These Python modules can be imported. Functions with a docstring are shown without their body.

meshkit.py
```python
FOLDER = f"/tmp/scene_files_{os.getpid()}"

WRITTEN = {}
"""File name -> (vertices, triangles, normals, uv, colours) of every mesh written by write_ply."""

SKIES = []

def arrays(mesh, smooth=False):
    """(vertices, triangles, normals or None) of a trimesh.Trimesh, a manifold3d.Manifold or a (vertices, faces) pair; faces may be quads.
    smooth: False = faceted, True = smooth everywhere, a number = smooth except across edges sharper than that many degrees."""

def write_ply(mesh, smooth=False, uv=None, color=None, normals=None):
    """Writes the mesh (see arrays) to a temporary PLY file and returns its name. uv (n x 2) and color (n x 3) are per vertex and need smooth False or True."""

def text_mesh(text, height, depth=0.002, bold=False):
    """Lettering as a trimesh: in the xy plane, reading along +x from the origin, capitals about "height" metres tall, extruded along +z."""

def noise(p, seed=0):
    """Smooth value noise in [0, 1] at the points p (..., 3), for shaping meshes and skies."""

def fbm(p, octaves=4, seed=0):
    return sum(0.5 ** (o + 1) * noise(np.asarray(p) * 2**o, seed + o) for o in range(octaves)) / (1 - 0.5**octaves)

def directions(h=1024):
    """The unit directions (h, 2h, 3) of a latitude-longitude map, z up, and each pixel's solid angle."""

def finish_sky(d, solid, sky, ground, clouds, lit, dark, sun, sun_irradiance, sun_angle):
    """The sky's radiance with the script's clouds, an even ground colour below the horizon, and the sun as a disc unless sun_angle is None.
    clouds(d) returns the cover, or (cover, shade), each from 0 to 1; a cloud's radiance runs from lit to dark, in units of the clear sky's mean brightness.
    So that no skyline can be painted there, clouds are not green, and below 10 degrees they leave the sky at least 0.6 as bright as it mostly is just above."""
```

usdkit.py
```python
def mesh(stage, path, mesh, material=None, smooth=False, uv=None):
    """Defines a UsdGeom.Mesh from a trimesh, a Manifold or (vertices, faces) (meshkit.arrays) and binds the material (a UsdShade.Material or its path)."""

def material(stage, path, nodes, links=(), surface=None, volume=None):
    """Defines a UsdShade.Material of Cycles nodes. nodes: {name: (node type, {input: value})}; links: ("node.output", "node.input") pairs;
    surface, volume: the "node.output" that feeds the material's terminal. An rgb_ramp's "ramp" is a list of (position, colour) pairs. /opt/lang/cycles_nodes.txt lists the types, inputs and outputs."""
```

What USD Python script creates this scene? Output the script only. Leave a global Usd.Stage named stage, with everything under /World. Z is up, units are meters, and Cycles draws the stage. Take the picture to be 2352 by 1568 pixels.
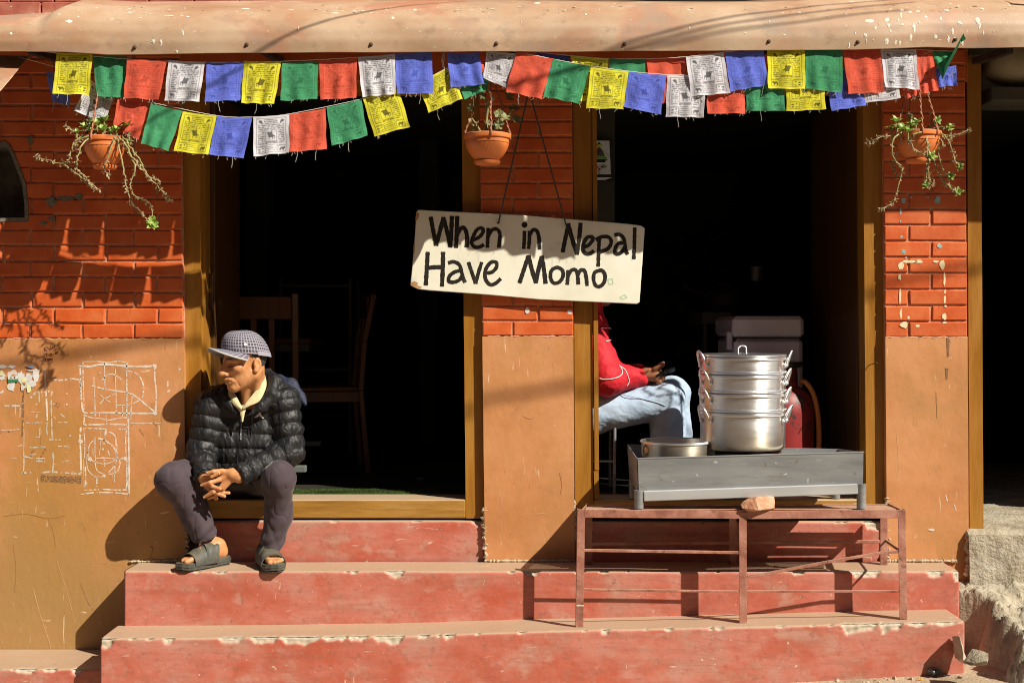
import math, random
import numpy as np
import trimesh
import manifold3d as m3
import shapely
from shapely.geometry import Polygon, LineString, Point, box as sbox
from shapely import affinity
from shapely.ops import unary_union
import usdkit, meshkit
from pxr import Usd, UsdGeom, UsdLux, UsdShade, Sdf, Gf, Vt

rnd = random.Random(7)
rng = np.random.default_rng(11)
stage = Usd.Stage.CreateInMemory()
UsdGeom.SetStageUpAxis(stage, UsdGeom.Tokens.z)
UsdGeom.SetStageMetersPerUnit(stage, 1.0)
UsdGeom.Xform.Define(stage, '/World')
UsdGeom.Scope.Define(stage, '/World/Looks')

# ------------------------------------------------------------------ camera, sky, sun
CAMZ, DIST, FPX, UC, VH = 1.45, 5.9, 3026.0, 1176.0, 740.0
cam = UsdGeom.Camera.Define(stage, '/World/camera')
cam.AddTranslateOp().Set((0, -DIST, CAMZ))
cam.AddRotateXOp().Set(90.0)
cam.CreateHorizontalApertureAttr(36.0)
cam.CreateVerticalApertureAttr(24.0)
cam.CreateFocalLengthAttr(36.0 * FPX / 2352.0)
cam.CreateVerticalApertureOffsetAttr(-36.0 * (784.0 - VH) / 2352.0)
cam.CreateExposureAttr(0.55)
cam.CreateClippingRangeAttr((0.05, 1000.0))

SUN = np.array([1.30, -1.0, 1.45]); SUN /= np.linalg.norm(SUN)
dome = UsdLux.DomeLight.Define(stage, '/World/sky')
dome.GetPrim().SetCustomDataByKey('kind', 'structure')
sun_el, sun_rot = math.asin(SUN[2]), math.atan2(SUN[0], SUN[1])
skym = usdkit.material(stage, '/World/Looks/sky_light', {
    's': ('sky_texture', {'sky_type': 'single_scattering', 'sun_disc': False, 'sun_elevation': sun_el, 'sun_rotation': sun_rot, 'altitude': 1400.0, 'aerosol_density': 2.0}),
    'b': ('background_shader', {'strength': 0.05})}, [('s.color', 'b.color')], surface='b.background')
UsdShade.MaterialBindingAPI.Apply(dome.GetPrim()).Bind(skym)
sun = UsdLux.DistantLight.Define(stage, '/World/sun')
sun.CreateIntensityAttr(1.25); sun.CreateAngleAttr(0.5); sun.CreateNormalizeAttr(True); sun.CreateColorAttr((1.0, 0.93, 0.80))
_z = Gf.Vec3d(*SUN.tolist()); _x = Gf.Cross(Gf.Vec3d(0, 0, 1), _z).GetNormalized(); _y = Gf.Cross(_z, _x)
sun.AddTransformOp().Set(Gf.Matrix4d(_x[0], _x[1], _x[2], 0, _y[0], _y[1], _y[2], 0, _z[0], _z[1], _z[2], 0, 0, 0, 0, 1))

# ------------------------------------------------------------------ helpers
def sc(y): return (DIST + y) / FPX
def P(u, v, y=0.0):
    k = sc(y)
    return np.array([(u - UC) * k, y, CAMZ + (VH - v) * k])
def X(u, y=0.0): return (u - UC) * sc(y)
def Z(v, y=0.0): return CAMZ + (VH - v) * sc(y)

_names = {}
def numbered(parent, name):
    k = (parent, name); n = _names.get(k, 0); _names[k] = n + 1
    return name if n == 0 else f'{name}_{n:03d}'
_loc = {}
def thing(name, label, cat, loc=(0, 0, 0), group=None, kind=None):
    path = '/World/' + numbered('/World', name)
    x = UsdGeom.Xform.Define(stage, path); x.AddTranslateOp().Set(tuple(float(a) for a in loc))
    p = x.GetPrim(); _loc[path] = np.array(loc, float)
    for k, v in (('label', label), ('category', cat), ('group', group), ('kind', kind)):
        if v: p.SetCustomDataByKey(k, v)
    return p
def obj(name, mesh, mat, parent=None, smooth=False, uv=None, label=None, cat=None, group=None, kind=None, attr=None):
    """One Mesh prim; MESH is in world coordinates and is shifted by its parent's place."""
    pp = parent.GetPath().pathString if parent else '/World'
    path = pp + '/' + numbered(pp, name)
    v, f, n = meshkit.arrays(mesh, smooth)
    off = _loc.get(pp, np.zeros(3))
    v = v - off
    m = UsdGeom.Mesh.Define(stage, path)
    m.CreatePointsAttr(Vt.Vec3fArray.FromNumpy(v.astype(np.float32)))
    m.CreateFaceVertexCountsAttr(Vt.IntArray.FromNumpy(np.full(len(f), 3, np.int32)))
    m.CreateFaceVertexIndicesAttr(Vt.IntArray.FromNumpy(f.astype(np.int32).ravel()))
    m.CreateSubdivisionSchemeAttr('none')
    if n is not None:
        m.CreateNormalsAttr(Vt.Vec3fArray.FromNumpy(n.astype(np.float32))); m.SetNormalsInterpolation('vertex')
    api = UsdGeom.PrimvarsAPI(m)
    if uv is not None:
        api.CreatePrimvar('st', Sdf.ValueTypeNames.TexCoord2fArray, 'vertex').Set(Vt.Vec2fArray.FromNumpy(np.asarray(uv, np.float32)))
    if attr:
        for k, a in attr.items():
            api.CreatePrimvar(k, Sdf.ValueTypeNames.FloatArray, 'vertex').Set(Vt.FloatArray.FromNumpy(np.asarray(a, np.float32)))
    UsdShade.MaterialBindingAPI.Apply(m.GetPrim()).Bind(mat)
    p = m.GetPrim(); _loc[path] = off
    for k, w in (('label', label), ('category', cat), ('group', group), ('kind', kind)):
        if w: p.SetCustomDataByKey(k, w)
    return p

def cat(ms):
    vs, fs, n = [], [], 0
    for m in ms:
        v, f, _ = meshkit.arrays(m)
        vs.append(v); fs.append(f + n); n += len(v)
    return trimesh.Trimesh(np.vstack(vs), np.vstack(fs), process=False)
def hullpts(p): return trimesh.Trimesh(*meshkit.arrays(m3.Manifold.hull_points(np.asarray(p, float)))[:2], process=False)
def box(x0, x1, y0, y1, z0, z1, b=0.0):
    if b <= 0:
        m = trimesh.creation.box(bounds=[[x0, y0, z0], [x1, y1, z1]]); return m
    pts = []
    for sx, sy, sz in np.ndindex(2, 2, 2):
        c = np.array([(x0, x1)[sx], (y0, y1)[sy], (z0, z1)[sz]]); d = np.array([1 - 2 * sx, 1 - 2 * sy, 1 - 2 * sz]) * b
        for k in range(3):
            q = c.copy(); q[(k + 1) % 3] += d[(k + 1) % 3]; q[(k + 2) % 3] += d[(k + 2) % 3]; pts.append(q)
    return hullpts(pts)
def bar(a, b, w, d, bev=0.002, up=(0, 1, 0)):
    """A square bar from a to b; w across, d along UP."""
    a, b = np.asarray(a, float), np.asarray(b, float)
    t = b - a; L = np.linalg.norm(t); t /= L
    up = np.asarray(up, float); s = np.cross(t, up); s /= np.linalg.norm(s); n = np.cross(s, t)
    m = box(-w / 2, w / 2, -d / 2, d / 2, 0, L, bev)
    v = np.array(m.vertices)
    return trimesh.Trimesh(a + v[:, :1] * s + v[:, 1:2] * n + v[:, 2:] * t, m.faces, process=False)
def tube(pts, r, sides=8, caps=True):
    p = np.asarray(pts, float); r = np.broadcast_to(np.asarray(r, float), (len(p),))
    t = np.gradient(p, axis=0); t /= np.linalg.norm(t, axis=1, keepdims=True) + 1e-12
    a = np.cross(t[0], [0, 0, 1.0] if abs(t[0, 2]) < 0.9 else [1.0, 0, 0]); a /= np.linalg.norm(a)
    A = []
    for i in range(len(p)):
        a = a - t[i] * (a @ t[i]); a /= np.linalg.norm(a) + 1e-12; A.append(a)
    A = np.array(A); B = np.cross(t, A)
    g = np.arange(sides) * 2 * np.pi / sides
    v = p[:, None] + r[:, None, None] * (np.cos(g)[None, :, None] * A[:, None] + np.sin(g)[None, :, None] * B[:, None])
    i, j = np.meshgrid(np.arange(len(p) - 1), np.arange(sides), indexing='ij')
    q = np.stack([i * sides + j, i * sides + (j + 1) % sides, (i + 1) * sides + (j + 1) % sides, (i + 1) * sides + j], -1).reshape(-1, 4)
    f = np.vstack([q[:, [0, 1, 2]], q[:, [0, 2, 3]]]); v = v.reshape(-1, 3)
    if caps:
        n = len(v); v = np.vstack([v, p[0], p[-1]]); k = (len(p) - 1) * sides
        c0 = [[n, (j + 1) % sides, j] for j in range(sides)]; c1 = [[n + 1, k + j, k + (j + 1) % sides] for j in range(sides)]
        f = np.vstack([f, c0, c1])
    return trimesh.Trimesh(v, f, process=False)
def smooth_path(pts, n=24):
    """Catmull-Rom through the points."""
    p = np.asarray(pts, float); p = np.vstack([2 * p[0] - p[1], p, 2 * p[-1] - p[-2]]); out = []
    m = len(p) - 3
    for s in np.linspace(0, m - 1e-9, n):
        i = int(s); t = s - i; a, b, c, d = p[i:i + 4]
        out.append(0.5 * (2 * b + (c - a) * t + (2 * a - 5 * b + 4 * c - d) * t * t + (3 * b - a - 3 * c + d) * t ** 3))
    return np.array(out)
def lathe(prof, n=48, center=(0, 0, 0)):
    """prof: (r, z) pairs from bottom to top (open or closed on the axis)."""
    prof = np.asarray(prof, float); g = np.arange(n) * 2 * np.pi / n
    v = np.stack([prof[:, None, 0] * np.cos(g), prof[:, None, 0] * np.sin(g), np.broadcast_to(prof[:, None, 1], (len(prof), n))], -1).reshape(-1, 3) + np.asarray(center)
    i, j = np.meshgrid(np.arange(len(prof) - 1), np.arange(n), indexing='ij')
    q = np.stack([i * n + j, i * n + (j + 1) % n, (i + 1) * n + (j + 1) % n, (i + 1) * n + j], -1).reshape(-1, 4)
    return trimesh.Trimesh(v, np.vstack([q[:, [0, 1, 2]], q[:, [0, 2, 3]]]), process=False)
def grid_mesh(V, flip=False):
    """(a, b, 3) points as a sheet."""
    a, b = V.shape[:2]; i, j = np.meshgrid(np.arange(a - 1), np.arange(b - 1), indexing='ij')
    q = np.stack([i * b + j, i * b + j + 1, (i + 1) * b + j + 1, (i + 1) * b + j], -1).reshape(-1, 4)
    if flip: q = q[:, ::-1]
    return trimesh.Trimesh(V.reshape(-1, 3), np.vstack([q[:, [0, 1, 2]], q[:, [0, 2, 3]]]), process=False)
def ext(poly, y0, y1):
    """A shapely polygon in (x, z) as a prism from y0 (front) to y1 (back)."""
    ms = []
    for g in getattr(poly, 'geoms', [poly]):
        if g.is_empty or g.area < 1e-7: continue
        m = trimesh.creation.extrude_polygon(g, y1 - y0, engine='earcut'); v = np.array(m.vertices)
        ms.append(trimesh.Trimesh(np.stack([v[:, 0], y0 + v[:, 2], v[:, 1]], 1), m.faces[:, ::-1], process=False))
    return cat(ms)
def pxpoly(pts, y): return Polygon([(X(u, y), Z(v, y)) for u, v in pts])
def prism(pts, y0, y1): return ext(pxpoly(pts, y0), y0, y1)
def panel4(c, y0, y1, ch=0.003, jit=0.0):
    """A chamfered block with the four front corners c (x, z), front face at y0."""
    c = np.asarray(c, float); m = c.mean(0); d = c - m
    s = np.sign(d)
    ci = c - s * ch
    pts = [(x, y0 + ch, z) for x, z in c] + [(x, y1, z) for x, z in c] + [(x, y0 + (rnd.uniform(-jit, jit) if jit else 0), z) for x, z in ci]
    return hullpts(pts)
def stroke(pts, w, y, th=0.0012, n=None, wob=0.0, seed=0, taper=True):
    """A brush stroke in the wall plane through px points (at depth y); w in px."""
    p = np.array([(X(u, y), Z(v, y)) for u, v in pts]); 
    if len(p) > 2:
        p = smooth_path(np.c_[p, np.zeros(len(p))], n or 6 * len(p))[:, :2]
    else:
        p = np.linspace(p[0], p[1], n or 10)
    t = np.gradient(p, axis=0); t /= np.linalg.norm(t, axis=1, keepdims=True) + 1e-12
    nrm = np.stack([-t[:, 1], t[:, 0]], 1)
    r = random.Random(seed); hw = np.array([w * sc(y) / 2 * (1 + wob * (2 * r.random() - 1)) for _ in p])
    a, b = p + nrm * hw[:, None], p - nrm * hw[:, None]
    poly = Polygon(np.vstack([a, b[::-1]])).buffer(0)
    poly = poly.buffer(w * sc(y) * 0.12)
    return poly
# ------------------------------------------------------------------ materials
def mat(name, cols, scale=4.0, stretch=(1, 1, 1), detail=5.0, rough=0.6, rough_var=0.0, metallic=0.0, spec=0.5, bump=0.0, bscale=90.0, bstretch=(1, 1, 1), bdist=0.004, rand=0.0,
        specks=(), dust=None, zfade=None, mottle=None, attr_mix=None, grain=None, translucent=0.0, sheen=0.0, coat=0.0, aniso=0.0, sss=0.0):
    N, L = {}, []
    N['g'] = ('geometry', {})
    N['m'] = ('mapping', {'scale': tuple(float(s) for s in stretch)}); L.append(('g.position', 'm.vector'))
    N['n'] = ('noise_texture', {'scale': float(scale), 'detail': float(detail), 'roughness': 0.6}); L.append(('m.vector', 'n.vector'))
    N['r'] = ('rgb_ramp', {'ramp': cols}); L.append(('n.fac', 'r.fac'))
    cur = 'r.color'
    if mottle:                                                       # (colour, scale, low, high, amount)
        for i, (c, s, lo, hi, am) in enumerate(mottle):
            N[f'mn{i}'] = ('noise_texture', {'scale': float(s), 'detail': 4.0, 'roughness': 0.65}); L.append(('m.vector', f'mn{i}.vector'))
            N[f'mr{i}'] = ('map_range', {'range_type': 'smoothstep', 'from_min': lo, 'from_max': hi, 'to_min': 0.0, 'to_max': am, 'clamp': True}); L.append((f'mn{i}.fac', f'mr{i}.value'))
            N[f'mx{i}'] = ('mix', {'color2': c}); L += [(f'mr{i}.result', f'mx{i}.fac'), (cur, f'mx{i}.color1')]; cur = f'mx{i}.color'
    if grain:                                                        # (colour, scale, stretch, amount)
        c, s, st, am = grain
        N['gm'] = ('mapping', {'scale': tuple(map(float, st))}); L.append(('g.position', 'gm.vector'))
        N['gn'] = ('noise_texture', {'scale': float(s), 'detail': 6.0, 'roughness': 0.7}); L.append(('gm.vector', 'gn.vector'))
        N['gr'] = ('map_range', {'range_type': 'smoothstep', 'from_min': 0.42, 'from_max': 0.68, 'to_min': 0.0, 'to_max': am, 'clamp': True}); L.append(('gn.fac', 'gr.value'))
        N['gx'] = ('mix', {'color2': c}); L += [('gr.result', 'gx.fac'), (cur, 'gx.color1')]; cur = 'gx.color'
    if zfade:                                                        # stain with a ragged upper edge: (colour, z where full, z where gone, amount)
        c, z0, z1, am = zfade
        N['zs'] = ('separate_xyz', {}); L.append(('g.position', 'zs.vector'))
        N['zn'] = ('noise_texture', {'scale': 3.0, 'detail': 4.0}); L.append(('g.position', 'zn.vector'))
        N['za'] = ('math', {'math_type': 'multiply_add', 'value2': 0.9, 'value3': -0.45}); L.append(('zn.fac', 'za.value1'))
        N['zb'] = ('math', {'math_type': 'add'}); L += [('zs.z', 'zb.value1'), ('za.value', 'zb.value2')]
        N['zr'] = ('map_range', {'range_type': 'smoothstep', 'from_min': float(z0), 'from_max': float(z1), 'to_min': float(am), 'to_max': 0.0, 'clamp': True}); L.append(('zb.value', 'zr.value'))
        N['zx'] = ('mix', {'color2': c}); L += [('zr.result', 'zx.fac'), (cur, 'zx.color1')]; cur = 'zx.color'
    if dust:                                                         # dirt lying on what faces up: (colour, low, high, amount)
        c, lo, hi, am = dust
        N['ds'] = ('separate_xyz', {}); L.append(('g.normal', 'ds.vector'))
        N['dn'] = ('noise_texture', {'scale': 9.0, 'detail': 5.0}); L.append(('g.position', 'dn.vector'))
        N['da'] = ('math', {'math_type': 'multiply_add', 'value2': 0.5, 'value3': -0.25}); L.append(('dn.fac', 'da.value1'))
        N['db'] = ('math', {'math_type': 'add'}); L += [('ds.z', 'db.value1'), ('da.value', 'db.value2')]
        N['dr'] = ('map_range', {'range_type': 'smoothstep', 'from_min': lo, 'from_max': hi, 'to_min': 0.0, 'to_max': am, 'clamp': True}); L.append(('db.value', 'dr.value'))
        N['dx'] = ('mix', {'color2': c}); L += [('dr.result', 'dx.fac'), (cur, 'dx.color1')]; cur = 'dx.color'
    for i, (c, s, lo, hi, st) in enumerate(specks):
        N[f'sm{i}'] = ('mapping', {'scale': tuple(map(float, st))}); L.append(('g.position', f'sm{i}.vector'))
        N[f'sn{i}'] = ('noise_texture', {'scale': float(s), 'detail': 3.0, 'roughness': 0.55, 'distortion': 0.6}); L.append((f'sm{i}.vector', f'sn{i}.vector'))
        N[f'sr{i}'] = ('map_range', {'range_type': 'smoothstep', 'from_min': lo, 'from_max': hi, 'to_min': 0.0, 'to_max': 1.0, 'clamp': True}); L.append((f'sn{i}.fac', f'sr{i}.value'))
        N[f'sx{i}'] = ('mix', {'color2': c}); L += [(f'sr{i}.result', f'sx{i}.fac'), (cur, f'sx{i}.color1')]; cur = f'sx{i}.color'
    if attr_mix:                                                     # [(primvar, colour)]
        for i, (a, c) in enumerate(attr_mix):
            N[f'at{i}'] = ('attribute', {'attribute': a})
            N[f'ax{i}'] = ('mix', {'color2': c}); L += [(f'at{i}.fac', f'ax{i}.fac'), (cur, f'ax{i}.color1')]; cur = f'ax{i}.color'
    if rand:
        N['oi'] = ('object_info', {})
        N['om'] = ('map_range', {'from_min': 0.0, 'from_max': 1.0, 'to_min': 1.0 - rand, 'to_max': 1.0 + rand}); L.append(('oi.random', 'om.value'))
        N['oh'] = ('hsv', {'hue': 0.5, 'saturation': 1.0, 'fac': 1.0}); L += [('om.result', 'oh.value'), (cur, 'oh.color')]; cur = 'oh.color'
    pb = {'roughness': rough, 'metallic': metallic, 'specular_ior_level': spec}
    if sheen: pb.update(sheen_weight=sheen, sheen_roughness=0.4)
    if coat: pb.update(coat_weight=coat, coat_roughness=0.2)
    if aniso: pb.update(anisotropic=aniso, anisotropic_rotation=0.25)
    if sss: pb.update(subsurface_weight=sss, subsurface_scale=0.006, subsurface_radius=(1.0, 0.35, 0.2), subsurface_method='random_walk')
    N['p'] = ('principled_bsdf', pb); L.append((cur, 'p.base_color'))
    if rough_var:
        N['rv'] = ('map_range', {'from_min': 0.3, 'from_max': 0.7, 'to_min': max(0.02, rough - rough_var), 'to_max': min(1.0, rough + rough_var), 'clamp': True})
        L += [('n.fac', 'rv.value'), ('rv.result', 'p.roughness')]
    if bump:
        N['bm'] = ('mapping', {'scale': tuple(map(float, bstretch))}); L.append(('g.position', 'bm.vector'))
        N['bn'] = ('noise_texture', {'scale': float(bscale), 'detail': 4.0, 'roughness': 0.6}); L.append(('bm.vector', 'bn.vector'))
        N['bp'] = ('bump', {'strength': float(bump), 'distance': float(bdist)}); L += [('bn.fac', 'bp.height'), ('bp.normal', 'p.normal')]
    surf = 'p.BSDF'
    if translucent:
        N['tb'] = ('translucent_bsdf', {}); L.append((cur, 'tb.color'))
        N['tm'] = ('mix_closure', {'fac': float(translucent)}); L += [('p.BSDF', 'tm.closure1'), ('tb.BSDF', 'tm.closure2')]; surf = 'tm.closure'
    return usdkit.material(stage, '/World/Looks/' + name, N, L, surface=surf)

V3 = lambda *a: tuple(float(x) for x in a)
MT = {}
MT['brick'] = mat('brick_paint', [(0.35, (0.49, 0.080, 0.015)), (0.5, (0.56, 0.106, 0.022)), (0.65, (0.60, 0.140, 0.034))], scale=7, rough=0.5, rough_var=0.12, bump=0.35, bscale=60, bdist=0.003, rand=0.06,
                  specks=[((0.50, 0.30, 0.20), 55, 0.74, 0.80, (1, 1, 1)), ((0.30, 0.05, 0.015), 14, 0.66, 0.80, (1, 1, 1))])
MT['mortar'] = mat('mortar_paint', [(0.35, (0.44, 0.12, 0.045)), (0.5, (0.52, 0.21, 0.11)), (0.65, (0.54, 0.29, 0.18))], scale=30, rough=0.8, bump=0.8, bscale=70, bdist=0.006, dust=((0.55, 0.32, 0.22), 0.3, 0.8, 0.7))
MT['plaster'] = mat('ochre_plaster', [(0.36, (0.45, 0.180, 0.060)), (0.5, (0.52, 0.225, 0.082)), (0.64, (0.57, 0.260, 0.105))], scale=2.6, rough=0.62, rough_var=0.12, bump=0.32, bscale=30, bstretch=(1.2, 1, .8), bdist=0.005, grain=((0.44, 0.185, 0.065), 5, (1.6, 1, .8), 0.22),
                    mottle=[((0.42, 0.20, 0.06), 1.6, 0.47, 0.62, 0.7), ((0.36, 0.17, 0.07), 8, 0.56, 0.70, 0.4)], specks=[((0.66, 0.50, 0.36), 70, 0.72, 0.77, (1, 1, 1)), ((0.60, 0.42, 0.27), 20, 0.69, 0.71, (4, 1, .35)), ((0.34, 0.15, 0.055), 24, 0.70, 0.73, (3, 1, .5))])
MT['plaster_left'] = mat('ochre_plaster_stained', [(0.36, (0.44, 0.180, 0.058)), (0.5, (0.52, 0.222, 0.082)), (0.64, (0.58, 0.265, 0.115))], scale=2.2, rough=0.6, rough_var=0.12, bump=0.36, bscale=28, bstretch=(1.2, 1, .8), bdist=0.005, grain=((0.41, 0.185, 0.058), 5, (1.6, 1, .8), 0.28),
                         mottle=[((0.40, 0.20, 0.045), 1.3, 0.44, 0.60, 0.8), ((0.30, 0.16, 0.055), 6, 0.55, 0.70, 0.45), ((0.25, 0.15, 0.06), 19, 0.60, 0.72, 0.4)], zfade=((0.34, 0.20, 0.07), 0.05, 0.95, 0.85),
                         specks=[((0.62, 0.46, 0.32), 60, 0.72, 0.77, (1, 1, 1)), ((0.58, 0.42, 0.27), 20, 0.68, 0.705, (4, 1, .3)), ((0.33, 0.155, 0.05), 22, 0.69, 0.72, (3, 1, .5)), ((0.58, 0.42, 0.27), 22, 0.71, 0.73, (.6, 1, 3))])
MT['step'] = mat('red_oxide_cement', [(0.34, (0.42, 0.095, 0.055)), (0.46, (0.47, 0.130, 0.086)), (0.56, (0.50, 0.175, 0.127)), (0.66, (0.45, 0.205, 0.148))], scale=3.4, stretch=(1, 1, 1.4), detail=10, rough=0.6, rough_var=0.15, bump=0.35, bscale=45, bdist=0.004,
                 mottle=[((0.44, 0.068, 0.026), 5.5, 0.52, 0.66, 0.5), ((0.36, 0.215, 0.145), 4.0, 0.50, 0.68, 0.65), ((0.53, 0.26, 0.205), 8, 0.52, 0.68, 0.5), ((0.26, 0.10, 0.068), 28, 0.55, 0.68, 0.5)], grain=((0.31, 0.10, 0.065), 11, (.35, 1, 3.2), 0.4),
                 dust=((0.40, 0.285, 0.185), 0.35, 0.75, 0.9), specks=[((0.58, 0.44, 0.34), 46, 0.70, 0.75, (1, 1, 1)), ((0.56, 0.38, 0.29), 22, 0.705, 0.74, (0.5, 1, 2.5)), ((0.56, 0.40, 0.31), 30, 0.72, 0.76, (2.4, 1, .5)), ((0.14, 0.09, 0.07), 60, 0.70, 0.76, (1, 1, 1))],
                 attr_mix=[('chip', (0.44, 0.37, 0.275))])
MT['cement'] = mat('bare_cement', [(0.3, (0.36, 0.29, 0.20)), (0.5, (0.48, 0.40, 0.285)), (0.7, (0.56, 0.475, 0.35))], scale=14, rough=0.9, spec=0.2, bump=0.9, bscale=90, bdist=0.006)
MT['grey_cement'] = mat('grey_cement', [(0.3, (0.10, 0.09, 0.07)), (0.6, (0.20, 0.18, 0.145)), (0.8, (0.26, 0.24, 0.2))], scale=22, rough=0.9, spec=0.2, bump=0.8, bscale=80)
MT['mound'] = mat('rough_concrete', [(0.34, (0.25, 0.21, 0.148)), (0.5, (0.35, 0.30, 0.22)), (0.64, (0.44, 0.385, 0.29))], scale=9, detail=8, rough=0.95, spec=0.15, bump=1.0, bscale=55, bdist=0.012,
                  mottle=[((0.40, 0.365, 0.30), 3, 0.5, 0.7, 0.7), ((0.22, 0.17, 0.11), 24, 0.64, 0.75, 0.5)])
MT['ground'] = mat('street_dirt', [(0.3, (0.30, 0.225, 0.15)), (0.5, (0.40, 0.31, 0.21)), (0.7, (0.47, 0.375, 0.265))], scale=6, detail=8, rough=0.95, spec=0.15, bump=0.8, bscale=60, bdist=0.01,
                   specks=[((0.12, 0.09, 0.06), 40, 0.70, 0.76, (1, 1, 1)), ((0.58, 0.50, 0.4), 33, 0.73, 0.77, (1, 1, 1))])
MT['wood'] = mat('ochre_wood_paint', [(0.34, (0.27, 0.112, 0.012)), (0.5, (0.33, 0.142, 0.016)), (0.66, (0.37, 0.172, 0.024))], scale=3.5, stretch=(6, 6, 0.8), rough=0.42, rough_var=0.1, bump=0.3, bscale=30, bstretch=(7, 7, 0.5), bdist=0.003,
                 grain=((0.24, 0.10, 0.010), 14, (6, 6, 0.35), 0.30), specks=[((0.55, 0.36, 0.18), 60, 0.75, 0.80, (1, 1, 0.6))], coat=0.15)
MT['wood_sill'] = mat('ochre_sill_paint', [(0.3, (0.26, 0.125, 0.018)), (0.5, (0.36, 0.18, 0.030)), (0.72, (0.42, 0.235, 0.06))], scale=3.5, stretch=(0.8, 6, 6), rough=0.5, rough_var=0.1, bump=0.3, bscale=30, bstretch=(0.5, 7, 7), bdist=0.003,
                      grain=((0.20, 0.085, 0.012), 14, (0.35, 6, 6), 0.5), dust=((0.46, 0.36, 0.25), 0.4, 0.8, 0.8), specks=[((0.50, 0.38, 0.22), 22, 0.70, 0.76, (0.4, 1, 2))])
MT['door'] = mat('brown_door_paint', [(0.3, (0.060, 0.024, 0.004)), (0.7, (0.10, 0.042, 0.008))], scale=4, stretch=(6, 6, 0.8), rough=0.4, bump=0.25, bscale=30, bstretch=(7, 7, 0.5))
MT['canopy'] = mat('tan_sheet_paint', [(0.32, (0.385, 0.222, 0.125)), (0.5, (0.45, 0.300, 0.188)), (0.66, (0.50, 0.365, 0.245))], scale=2.4, stretch=(1, 1, 1.4), rough=0.48, rough_var=0.1, bump=0.12, bscale=22, bdist=0.004,
                   mottle=[((0.45, 0.18, 0.098), 2.0, 0.47, 0.62, 0.8), ((0.34, 0.26, 0.185), 4.0, 0.50, 0.64, 0.7), ((0.31, 0.20, 0.13), 12, 0.54, 0.68, 0.55)],
                   specks=[((0.75, 0.66, 0.52), 85, 0.73, 0.77, (1.6, 1, 0.8)), ((0.66, 0.54, 0.40), 70, 0.70, 0.73, (0.6, 1, 2.6)), ((0.64, 0.52, 0.38), 60, 0.71, 0.74, (2.4, 1, .7)), ((0.20, 0.14, 0.09), 75, 0.77, 0.81, (1, 1, 1))])
MT['dropping'] = mat('bird_dropping', [(0.3, (0.62, 0.56, 0.44)), (0.7, (0.82, 0.78, 0.66))], scale=60, rough=0.9, bump=0.6, bscale=150)
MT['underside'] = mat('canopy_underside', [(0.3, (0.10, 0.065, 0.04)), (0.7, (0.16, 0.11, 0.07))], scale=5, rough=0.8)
MT['ledge'] = mat('terracotta_ledge', [(0.3, (0.26, 0.062, 0.038)), (0.5, (0.34, 0.095, 0.060)), (0.7, (0.42, 0.17, 0.12))], scale=9, rough=0.75, bump=0.5, bscale=60, rand=0.12, specks=[((0.62, 0.48, 0.4), 60, 0.70, 0.76, (1, 1, 1))])
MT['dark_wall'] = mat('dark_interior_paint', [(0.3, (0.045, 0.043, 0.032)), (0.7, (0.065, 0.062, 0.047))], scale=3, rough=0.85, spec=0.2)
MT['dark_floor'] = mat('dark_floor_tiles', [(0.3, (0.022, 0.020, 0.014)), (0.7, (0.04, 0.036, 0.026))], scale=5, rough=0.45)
MT['passage'] = mat('dark_passage_wall', [(0.3, (0.012, 0.011, 0.008)), (0.7, (0.02, 0.019, 0.015))], scale=3, rough=0.9, spec=0.1)
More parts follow.
